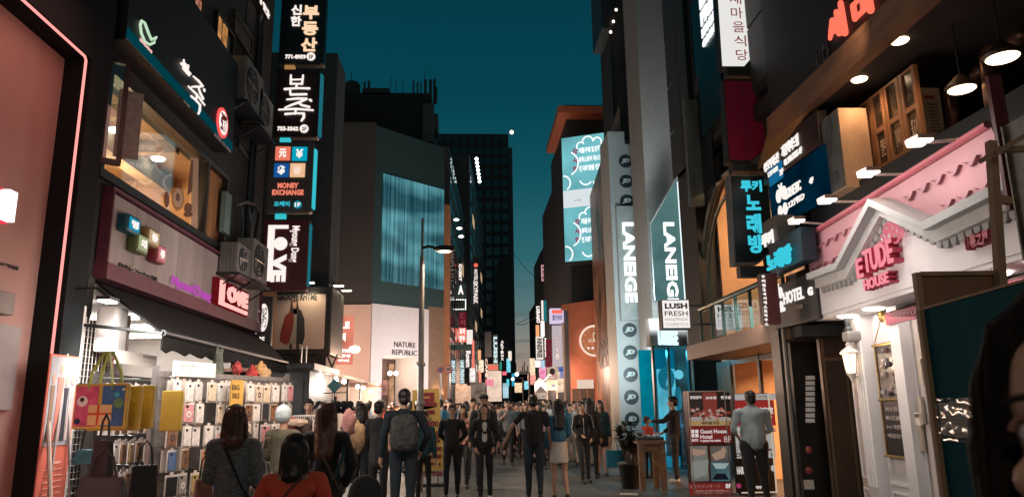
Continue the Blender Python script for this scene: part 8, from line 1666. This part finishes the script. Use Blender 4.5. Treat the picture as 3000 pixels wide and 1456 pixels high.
for s in (-1, 1):
    b = MB(); b.ell((s*.031, .074, 1.588), (.0135, .0135, .0125), 20, 14); e1 = addm(p, 'eye', b, mat('eyeball', (.55, .52, .50), .12, var=.05), smooth=True)
    b = MB(); b.ell((s*.031, .0835, 1.588), (.0062, .0045, .0062), 16, 8); o = addm(p, 'iris', b, mat('iris_brown', (.03, .015, .008), .08, var=.4, scale=300), smooth=True); o.parent = e1
    b = MB()
    for i in range(22):
        x_ = s*(.012+i*.0017); z_ = 1.611+.0035*math.sin(i/21*math.pi)-.0015*(i/21); b.tube([(x_, .0905-i*.0004, z_-.002), (x_+s*.003, .0935-i*.0004, z_+.003)], [.0011, .0003], 4)
    addm(p, 'eyebrow', b, HB_['black'])['kind'] = 'stuff'
    b = MB(); b.tube([(s*.031+math.cos(R_(a_))*.0145, .0845-abs(math.cos(R_(a_)))*.004, 1.5885+math.sin(R_(a_))*.0068) for a_ in range(0, 181, 15)], .0016, 5); b.tube([(s*.031+math.cos(R_(a_))*.016, .0850-abs(math.cos(R_(a_)))*.004, 1.5890+math.sin(R_(a_))*.0105) for a_ in range(0, 181, 15)], .0024, 6); addm(p, 'eyelid', b, mat('lid_skin', (.22, .11, .08), .5), smooth=True)
b = MB(); limb(b, (-.018, .094, 1.532), (.018, .094, 1.532), .006, .006); addm(p, 'mouth', b, mat('lips', (.38, .12, .10), .45), smooth=True)
arch = []
specs = [dict(sex='m', hair='short', legs=('fwd', 'back'), arms=('swingb', 'swingf'), face=180), dict(sex='f', hair='long', legs=('back', 'fwd'), arms=('strap', 'down'), face=180), dict(sex='f', hair='bob', legs=('fwd', 'back'), arms=('phone', 'down'), face=180),
         dict(sex='m', hair='short', legs=('back', 'fwd'), arms=('down', 'pocket'), face=0), dict(sex='f', hair='long', legs=('stand', 'fwd'), arms=('down', 'strap'), face=0), dict(sex='m', hair='short', legs=('stand', 'stand'), arms=('front', 'strap'), face=180), dict(sex='f', hair='bun', bottom='skirt', legs=('stand', 'fwd'), arms=('front', 'down'), face=180)]
for i, sp in enumerate(specs):
    a_ = person('x', 1400, 30, 1.68, fingers=False, vox=.024, feat=sp['face'] == 180, **sp); arch.append(a_)
flush()
bands = [('nearest', 18, 22.5, 24), ('second', 22.5, 28, 36), ('middle', 28, 37, 38), ('far', 37, 52, 38), ('farthest', 52, 85, 26)]
tops = ['black', 'grey', 'white', 'navy', 'grey', 'white', 'white', 'beige', 'pink', 'teal', 'brown', 'blue', 'olive', 'cream', 'paleblue', 'red']
OW = ['leftmost', 'second', 'third', 'fourth', 'fifth', 'sixth', 'seventh', 'eighth', 'ninth', 'tenth', 'eleventh', 'twelfth', 'thirteenth', 'fourteenth', 'fifteenth', 'sixteenth', 'seventeenth', 'eighteenth', 'nineteenth', 'twentieth'] + ['twenty-%s' % w for w in ('first', 'second', 'third', 'fourth', 'fifth', 'sixth', 'seventh', 'eighth', 'ninth')] + ['thirtieth'] + ['thirty-%s' % w for w in ('first', 'second', 'third', 'fourth', 'fifth', 'sixth', 'seventh', 'eighth', 'ninth')]
used_arch = set()
for bn, ya, yb, n in bands:
    pts = []; tries = 0
    while len(pts) < n and tries < 4000:
        tries += 1; y = rnd.uniform(ya, yb); c_ = .0 + (y-20)*.035; w_ = 3.1
        x = rnd.uniform(c_-w_-(.3 if y < 30 else 0), c_+w_)
        if y > 29 and x < -4.0+(y-30)*.9 and y < 34: continue
        if y >= 34 and x < -1.0+.06*(y-34)+.3: continue
        if y > 26 and x > 3.2+(y-26)*.06: continue
        if y < 29 and x < -3.3: continue
        if bn == 'nearest' and -.5 < x/y*23 < 2.0: continue
        if bn == 'second' and -.1 < x/y*23 < 1.3 and rnd.random() < .8: continue
        if all((x-a)**2+(y-b)**2 > (.50 if y < 37 else .6)**2 for a, b in pts): pts.append((x, y))
    pts.sort(key=lambda q: q[0]/q[1])
    for i, (x, y) in enumerate(pts):
        ai = rnd.randrange(7); src = arch[ai]
        if ai in used_arch: o = clone(src)
        else: o = src; used_arch.add(ai)
        tc_ = rnd.choice(tops); bc = rnd.choice(('black', 'charcoal', 'denim', 'navy', 'beige', 'black')); hc = rnd.choice(('black', 'black', 'brown'))
        o.location = (x, y, 0); o.rotation_euler.z = R_(-(specs[ai]['face']+rnd.uniform(-22, 22))); s_ = rnd.uniform(.93, 1.06); o.scale = (s_, s_, s_)
        o['group'] = 'people crowding the street'
        o['label'] = '%s in %s top and %s %s, %s, %s part of the crowd' % ('man' if specs[ai]['sex'] == 'm' else 'woman', tc_, bc, 'skirt' if specs[ai].get('bottom') else 'trousers', OW[i] if 0 < i < len(pts)-1 else ('leftmost' if i == 0 else 'rightmost'), bn)
        for ch in o.children:
            nm = ch.name.split('.')[0]; m_ = {'top': CL[tc_], 'trousers': CL[bc], 'skirt': CL[bc], 'hair': HB_[hc]}.get(nm)
            if m_: ch.material_slots[0].link = 'OBJECT'; ch.material_slots[0].material = m_
for i, a_ in enumerate(arch):
    if i not in used_arch:
        for ch in list(a_.children_recursive): bpy.data.objects.remove(ch)
        bpy.data.objects.remove(a_)
for o in C.objects:
    if 'k' in o.keys(): del o['k']
for (x, y, z, P, c_) in ((-2.6, 17.6, 2.5, 120, (1, .66, .46)), (-2.9, 22.5, 2.7, 330, (1, .62, .42)), (-.9, 37, 3.0, 420, (1, .66, .50)), (3.0, 29, 2.9, 380, (1, .66, .5)), (1.0, 47, 3.5, 500, (1, .64, .46)), (3.6, 41, 3.2, 380, (1, .7, .56)), (3.2, 62, 4, 600, (1, .72, .58))):
    lamp('POINT', (x, y, z), P, c_, .5)
MS = FY(13.1)
q = MS.r(2014, 1145, 2146, 1452); q = (q[0], q[1], .04, q[3])
t = thing('menu_stand', 'tall standing sign with meat photos and a Guest House Hotel panel', 'sign board', MS.w((q[0]+q[1])/2, -.1, 0))
b = MB(); b.fb(MS, q[0], q[1], -.30, -.006, .02, q[3]); part(t, 'cabinet', b, mat('stand_dark', (.045, .016, .014), .5), bevel=.006)
b = MB(); b.fb(MS, q[0], q[0]+.02, -.005, .012, .04, q[3]); b.fb(MS, q[1]-.02, q[1], -.005, .012, .04, q[3]); b.fb(MS, q[0]+.02, q[1]-.02, -.005, .012, q[3]-.02, q[3]); b.fb(MS, q[0]+.02, q[1]-.02, -.005, .012, .04, .06); part(t, 'frame', b, mat('frame_pale', (.45, .38, .34), .4, .4))
def prt(t, fr, box, m, n=0.0, nm='printed_panel', th=.004):
    a = fr.r(*box); b = MB(); b.fb(fr, a[0], a[1], n-.004, n+th, a[2], a[3]); return part(t, nm, b, m)
GD = emi('stand_gold', (.75, .48, .20), .42); MR = emi('stand_maroon', (.17, .02, .018), .8); ST = emi('stand_white', (.9, .8, .76), .75)
prt(t, MS, (2018, 1149, 2057, 1230), mat('print_dark2', (.03, .025, .025), .5)); prt(t, MS, (2058, 1149, 2104, 1230), emi('print_brick', (.35, .07, .05), .5)); prt(t, MS, (2105, 1149, 2143, 1230), mat('print_dark2', (.03, .025, .025), .5))
for tx, bx in (('양념갈비', (2021, 1159, 2055, 1168)), ('고추장', (2066, 1161, 2100, 1169)), ('한정살', (2111, 1159, 2142, 1168))): ptext(t, MS, tx, bx, .006, ST, th=.003)
for i in range(46):
    x = rnd.uniform(2022, 2140); y = rnd.uniform(1196, 1224); a = MS.p(x, y); b = MB(); b.ell(MS.w(a[0], .008+.0004*i, a[1]), (rnd.uniform(.02, .045), .004, rnd.uniform(.015, .03)), 8, 5)
    part(t, 'printed_meat', b, emi('meat_%d' % (i % 5), ((.50, .14, .09), (.32, .06, .04), (.62, .32, .26), (.42, .10, .07), (.6, .45, .38))[i % 5], .55))
for x in (2040, 2080, 2122): pell(MS, x, 1226, 20, 6, .004, t, emi('plate_white', (.7, .64, .6), .4), 'printed_plate')
prt(t, MS, (2018, 1231, 2143, 1245), GD); ptext(t, MS, '새마을식당', (2054, 1234, 2108, 1242), .006, PBLK, th=.002); ptext(t, MS, '2F', (2134, 1234, 2142, 1243), .006, PBLK, th=.002, bold=.04)
prt(t, MS, (2018, 1248, 2143, 1296), MR)
ptext(t, MS, 'Guest House', (2051, 1257, 2129, 1268), .006, ST, th=.003, bold=.02); ptext(t, MS, 'Hotel', (2051, 1273, 2087, 1284), .006, ST, th=.003, bold=.02); ptext(t, MS, 'T:(02)778-6080', (2051, 1288, 2112, 1294), .006, ST, th=.003); ptext(t, MS, '8F', (2120, 1277, 2143, 1294), .006, ST, th=.003, bold=-.02); ptext(t, MS, 'MIZO', (2023, 1285, 2046, 1292), .006, ST, th=.003)
for dx in (0, 12):
    for dy in (0, 12): prt(t, MS, (2024+dx, 1258+dy, 2034+dx, 1268+dy), ST, .004, 'emblem_petal')
prt(t, MS, (2018, 1300, 2143, 1412), mat('print_brown', (.10, .035, .025), .5))
for bx, c in (((2020, 1306, 2078, 1408), (.30, .29, .25)), ((2080, 1306, 2142, 1350), (.20, .17, .15)), ((2080, 1352, 2142, 1408), (.12, .24, .27))): prt(t, MS, bx, emi('photo_%d' % bx[1]+str(bx[0]), c, .42, .35, 3), .004, 'printed_photo')
flat(MS, [(2024, 1312), (2068, 1318), (2066, 1330), (2040, 1334), (2024, 1330)], .009, .012, t, 'printed_shape', emi('print_skin2', (.55, .35, .25), .55)); flat(MS, [(2028, 1350), (2076, 1345), (2072, 1390), (2034, 1402), (2026, 1385)], .009, .012, t, 'printed_shape', emi('print_sheet', (.42, .44, .40), .45))
flat(MS, [(2084, 1330), (2110, 1318), (2120, 1306), (2128, 1318), (2122, 1340), (2096, 1348)], .009, .012, t, 'printed_shape', emi('print_skin2', (.55, .35, .25), .55)); flat(MS, [(2086, 1356), (2136, 1356), (2124, 1372), (2098, 1372)], .009, .012, t, 'printed_shape', emi('print_ceiling', (.45, .55, .55), .6)); flat(MS, [(2098, 1386), (2124, 1386), (2136, 1404), (2086, 1404)], .009, .012, t, 'printed_shape', mat('print_navy', (.02, .03, .1), .5))
prt(t, MS, (2018, 1414, 2143, 1448), MR); ptext(t, MS, 'エステ/マッサージ', (2020, 1420, 2110, 1428), .006, emi('stand_pink', (.6, .3, .25), .6), th=.003, bold=0); ptext(t, MS, '8F', (2125, 1416, 2143, 1429), .006, ST, th=.003); ptext(t, MS, '按摩(日語中國語OK)', (2038, 1434, 2140, 1446), .006, MAT['stand_pink'], th=.003, bold=0)
lamp('AREA', (MS.w((q[0]+q[1])/2+.4, 1.6, 3.0)), 26, (1, .85, .75), .9, MS.w(q[1], 0, .9))
M2 = FY(12.95); q = M2.r(2150, 1152, 2277, 1440); q = (q[0], q[1], .04, q[3])
t = thing('menu_stand', 'tall standing hair salon sign with red and white panels behind the pale shirted man', 'sign board', M2.w((q[0]+q[1])/2, -.1, 0))
b = MB(); b.fb(M2, q[0], q[1], -.28, -.006, .02, q[3]); part(t, 'cabinet', b, mat('stand_grey', (.05, .045, .045), .5), bevel=.006)
b = MB(); b.fb(M2, q[1]-.025, q[1], -.005, .014, .04, q[3]); b.fb(M2, q[0], q[1]-.025, -.005, .014, .04, .06); part(t, 'frame', b, emi('frame_glow', (.9, .7, .5), .6))
prt(t, M2, (2152, 1154, 2273, 1170), emi('head_white', (.6, .56, .52), .6)); ptext(t, M2, '가꿈헤어드림 명동점', (2186, 1157, 2254, 1166), .006, PBLK, th=.002, bold=0)
prt(t, M2, (2152, 1173, 2273, 1246), emi('panel_red', (.42, .035, .03), .62)); ptext(t, M2, '美容室', (2216, 1192, 2266, 1212), .006, ST, th=.003, bold=.03); ptext(t, M2, '美', (2159, 1194, 2175, 1212), .006, ST, th=.003, bold=.03); ptext(t, M2, 'OK!', (2226, 1218, 2246, 1228), .006, ST, th=.003, bold=.04); ptext(t, M2, '8F', (2252, 1218, 2262, 1226), .006, ST, th=.003)
prt(t, M2, (2152, 1249, 2273, 1340), emi('panel_white', (.55, .52, .48), .6, .2, 3)); prt(t, M2, (2240, 1253, 2272, 1264), emi('panel_red', (.42, .035, .03), .62), .004); ptext(t, M2, 'CUT', (2254, 1255, 2271, 1262), .009, ST, th=.002); ptext(t, M2, 'Ch', (2155, 1326, 2174, 1337), .006, PBLK, th=.003, bold=.03); ptext(t, M2, '3F', (2258, 1326, 2270, 1336), .006, PBLK, th=.003, bold=.03); ptext(t, M2, 'Perm', (2246, 1310, 2268, 1320), .006, PBLK, th=.003)
prt(t, M2, (2152, 1342, 2273, 1436), mat('panel_black', (.015, .014, .014), .4)); ptext(t, M2, 'HAIR', (2158, 1366, 2180, 1388), .006, ST, th=.003); ptext(t, M2, '네일', (2258, 1362, 2272, 1380), .006, ST, th=.003); ptext(t, M2, '맥주', (2214, 1422, 2232, 1432), .006, ST, th=.003); disc(t, M2, 2164, 1422, 7, .004, emi('dot_pink', (.5, .05, .15), .6))
px_ = at(1845, 1400, 14.4); t = thing('potted_plant', 'large leaved dark plant in a black pot before the grey JD column', 'plant', (px_.x, 14.4, 0))
b = MB(); b.lathe((px_.x, 14.4, 0), [(.15, 0), (.16, .02), (.20, .42), (.22, .44), (.22, .48), (.19, .48)], 18); part(t, 'pot', b, mat('pot_black', (.015, .015, .015), .5), smooth=True)
lf_m = [mat('leaf_%d' % i, c, .35, var=.3, spec=.6) for i, c in enumerate(((.030, .045, .022), (.045, .055, .030), (.055, .035, .020)))]
for s in range(7):
    a0_ = s*.9; top_ = Vector((px_.x+math.cos(a0_)*.16, 14.4+math.sin(a0_)*.16, rnd.uniform(.95, 1.22))); base_ = Vector((px_.x+math.cos(a0_)*.04, 14.4+math.sin(a0_)*.04, .45))
    b = MB(); b.tube([base_, (base_+top_)/2+Vector((math.cos(a0_)*.04, 0, .0)), top_], [.012, .010, .006], 6); part(t, 'stem', b, lf_m[2])
    for j in range(13):
        u = .35+.65*j/12; c = base_.lerp(top_, u); an = rnd.uniform(0, 6.28); L_ = rnd.uniform(.16, .26); up = rnd.uniform(.1, .9); d = Vector((math.cos(an), math.sin(an), up)).normalized(); sd_ = d.cross(Vector((0, 0, 1))).normalized(); w_ = L_*.24; nrm = sd_.cross(d)
        p0, p1, p2 = c, c+d*L_*.5+nrm*.02, c+d*L_-nrm*.03
        b = MB(); b.add([p0, p1+sd_*w_, p2, p1-sd_*w_, c+d*L_*.25+sd_*w_*.7, c+d*L_*.25-sd_*w_*.7, p1-nrm*.012, c+d*L_*.78+sd_*w_*.55, c+d*L_*.78-sd_*w_*.55], [(0, 4, 6), (0, 6, 5), (4, 1, 6), (5, 6, 3), (1, 7, 6), (3, 6, 8), (7, 2, 6), (8, 6, 2)]); part(t, 'leaf', b, lf_m[rnd.randrange(3)])
tx = at(1905, 1400, 14.1).x; t = thing('stall_table', 'small brown wooden table with thick legs beside the potted plant', 'table', (tx, 14.1, 0))
b = MB(); b.box(tx-.27, tx+.27, 13.8, 14.5, .84, .90); part(t, 'top', b, mat('table_wood', (.20, .11, .06), .6, var=.4, streak=.3), bevel=.008)
for sx_ in (-1, 1):
    for sy in (13.82, 14.38): b = MB(); x_ = tx+sx_*.20; b.box(x_-.05, x_+.05, sy, sy+.1, 0, .84); part(t, 'leg', b, MAT['table_wood'], bevel=.006)
b = MB(); b.box(tx-.15, tx+.15, 13.86, 13.88, .70, .84); part(t, 'apron', b, MAT['table_wood'])
t = thing('display_tray', 'dark tray of small trinkets lying on the brown wooden table', 'tray', (tx, 14.15, .90))
b = MB(); b.box(tx-.25, tx+.25, 13.9, 14.45, .902, .96); part(t, 'tray', b, BLACK, bevel=.005)
for i in range(24): b = MB(); b.ell((tx+rnd.uniform(-.2, .2), rnd.uniform(13.95, 14.4), .975), (.03, .03, .02), 7, 5); part(t, 'trinket', b, mat('trinket_%d' % (i % 4), (.5, .4, .3), .3))
tx2 = at(1885, 1350, 16.6).x; t = thing('back_table', 'low dark table piled with cloths behind the small wooden table', 'table', (tx2, 16.7, 0)); b = MB(); b.box(tx2-.4, tx2+.5, 16.5, 17.0, .72, .77); part(t, 'top', b, WOOD)
for x_ in (-.35, .42):
    for y_ in (16.52, 16.92): b = MB(); b.box(tx2+x_, tx2+x_+.05, y_, y_+.05, 0, .72); part(t, 'leg', b, WOOD)
lump('cloth_heap', 'heap of coral and dark cloths on the low back table', 'cloth', Vector((tx2, 16.75, .84)), (.34, .2, .09), mat('cloth_coral', (.35, .09, .07), .9, var=.7, scale=6), None, 4, .25)
b = MB(); b.add([(4.0, 8, .0), (4.6, 8, .0), (4.6, 17.6, .0), (4.0, 17.6, .0), (4.0, 8, .016), (4.6, 8, .016), (4.6, 17.6, .016), (4.0, 17.6, .016)], [(4, 5, 6, 7), (0, 4, 7, 3), (0, 1, 5, 4)]); struct('side_paving', b, mat('warm_paving', (.14, .09, .07), .6, var=.3, bump=.2))
b = MB(); b.tube([(2.6, 13.3, .03), (2.9, 13.25, .025)], .018, 6); single('litter_stick', b, PWHT, 'small pale scrap of litter on the paving right of the couple', 'litter')
TB = Fr(2.02, 3.15, 7.8)
p0, p1 = TB.p(2707, 908), TB.p(2706, 1456)
s1 = p0[0]; zt = p0[1]
t = thing('teal_hoarding', 'large dark teal painted board with a raw timber edge, near the right side', 'hoarding', TB.w(s1-1.0, -.02, 0))
s0 = s1-2.1
b = MB(); b.fb(TB, s0, s1, -.018, 0, 0, zt); part(t, 'board', b, mat('teal_paint', (.0, .072, .098), .9, spec=.15, var=.12, scale=2.5), bevel=0)
b = MB(); b.fb(TB, s1+.002, s1+.035, -.02, .02, 0, zt); b.fb(TB, s0, s1, -.018, .004, zt+.002, zt+.012); part(t, 'timber_edge', b, TIM)
q = TB.r(2742, 1175, 2868, 1290, .01)
t2 = thing('taped_notice', 'crinkled clear sleeve of grey printed notices taped to the teal board', 'notice', TB.w((q[0]+q[1])/2, .006, q[2]))
for i in range(3):
    a0 = q[0]+(q[1]-q[0])*i/3; a1 = q[0]+(q[1]-q[0])*(i+1)/3-.003; b = MB(); b.fb(TB, a0, a1, .002, .005, q[2]+.004*i, q[3]-.003*i); pg = part(t2, 'sheet', b, mat('notice_grey', (.26, .265, .26), .6, var=.1))
    for k in range(7): b = MB(); z = q[3]-.022-k*.014; b.fb(TB, a0+.008, a1-.008-.01*(k % 3), .0055, .0065, z, z+.003); part(pg, 'printed_line', b, mat('faint_ink', (.12, .12, .12), .6))
b = MB(); nx_, nz_ = 16, 14; vs = []
for j in range(nz_+1):
    for i in range(nx_+1): vs.append(TB.w(q[0]-.012+(q[1]-q[0]+.024)*i/nx_, .010+.009*noise.noise(Vector((i*.7, j*.9, 3.3))), q[2]-.012+(q[3]-q[2]+.024)*j/nz_))
b.add(vs, [(j*(nx_+1)+i, j*(nx_+1)+i+1, (j+1)*(nx_+1)+i+1, (j+1)*(nx_+1)+i) for j in range(nz_) for i in range(nx_)]); part(t2, 'clear_sleeve', b, glassmat('cling_film', (.92, .94, .94), .14, .12), smooth=True)
NB = Fr(0, 4.0, 93)
p0 = NB.p(2692, 800); p1 = NB.p(2950, 800)
t = thing('brown_board', 'bare brown fibre board with timber frame standing behind the teal board', 'hoarding', NB.w(p0[0]+.25, 0, 0))
s1 = p0[0]; s0 = NB.p(2942, 790)[0]; zt = p0[1]
b = MB(); b.fb(NB, s1, s0, -.02, 0, 0, zt-.02); part(t, 'board', b, mat('fibre_board', (.19, .10, .055), .8, var=.2, scale=14, streak=3))
b = MB(); b.fb(NB, s1-.03, s1-.001, -.02, .02, 0, zt); b.fb(NB, s1, s0, -.02, .02, zt-.018, zt+.005); part(t, 'edge_batten', b, TIM)
def batten(lab, pts, y, r=.022):
    P_ = [at(x, yy, y if not isinstance(y, tuple) else y[i]) for i, (x, yy) in enumerate(pts)]; d = (P_[1]-P_[0]).normalized(); u = Vector((0, 1, 0)); v = d.cross(u).normalized(); b = MB(); b.box8([P_[0]+v*a_*r+u*c_*r for a_, c_ in ((-1, -1), (1, -1), (1, 1), (-1, 1))]+[P_[1]+v*a_*r+u*c_*r for a_, c_ in ((-1, -1), (1, -1), (1, 1), (-1, 1))])
    single('timber_batten', b, TIM, lab, 'timber', 'raw timber battens round the boards')
batten('tall upright timber batten rising from behind the teal board', [(2903, 415), (2962, 1240)], 3.8)
batten('horizontal timber batten crossing to the right edge at the top', [(2906, 440), (3030, 436)], 3.75, .016); batten('slanting timber brace rising to the right edge', [(2915, 452), (3030, 380)], 3.70, .014); batten('short timber stub below the roof corner', [(2872, 474), (2905, 452)], 3.72, .012); batten('short horizontal batten beside the upright at roof height', [(2922, 583), (2960, 590)], 3.85, .02)
RP = Fr(3.95, 5.4, 4.65)
b = MB(); q = RP.r(2912, 330, 2942, 580); b.fb(RP, q[0], q[1], -.1, 0, q[2]-.1, q[3]+.3); single('maroon_pillar', b, mat('maroon_pillar_paint', (.10, .012, .014), .6), 'dark red narrow pillar closing the right end of the pink panel', 'pillar')
b = MB(); q = RP.r(2944, 370, 3100, 735); b.fb(RP, q[0], q[1], -.1, 0, q[2], q[3]); b.fb(RP, q[1]+.002, q[1]+.02, -.12, .02, q[2], q[3]); single('mottled_panel', b, mat('mottled_brown', (.10, .075, .055), .7, var=.9, scale=7), 'dark mottled brown panel at the right edge beside the pink roof', 'panel')
lamp('AREA', (1.9, -1.0, 2.6), 13, (1, .62, .40), .8, (.6, .7, 1.55))  # fill added for the near woman's face, tied to no lamp
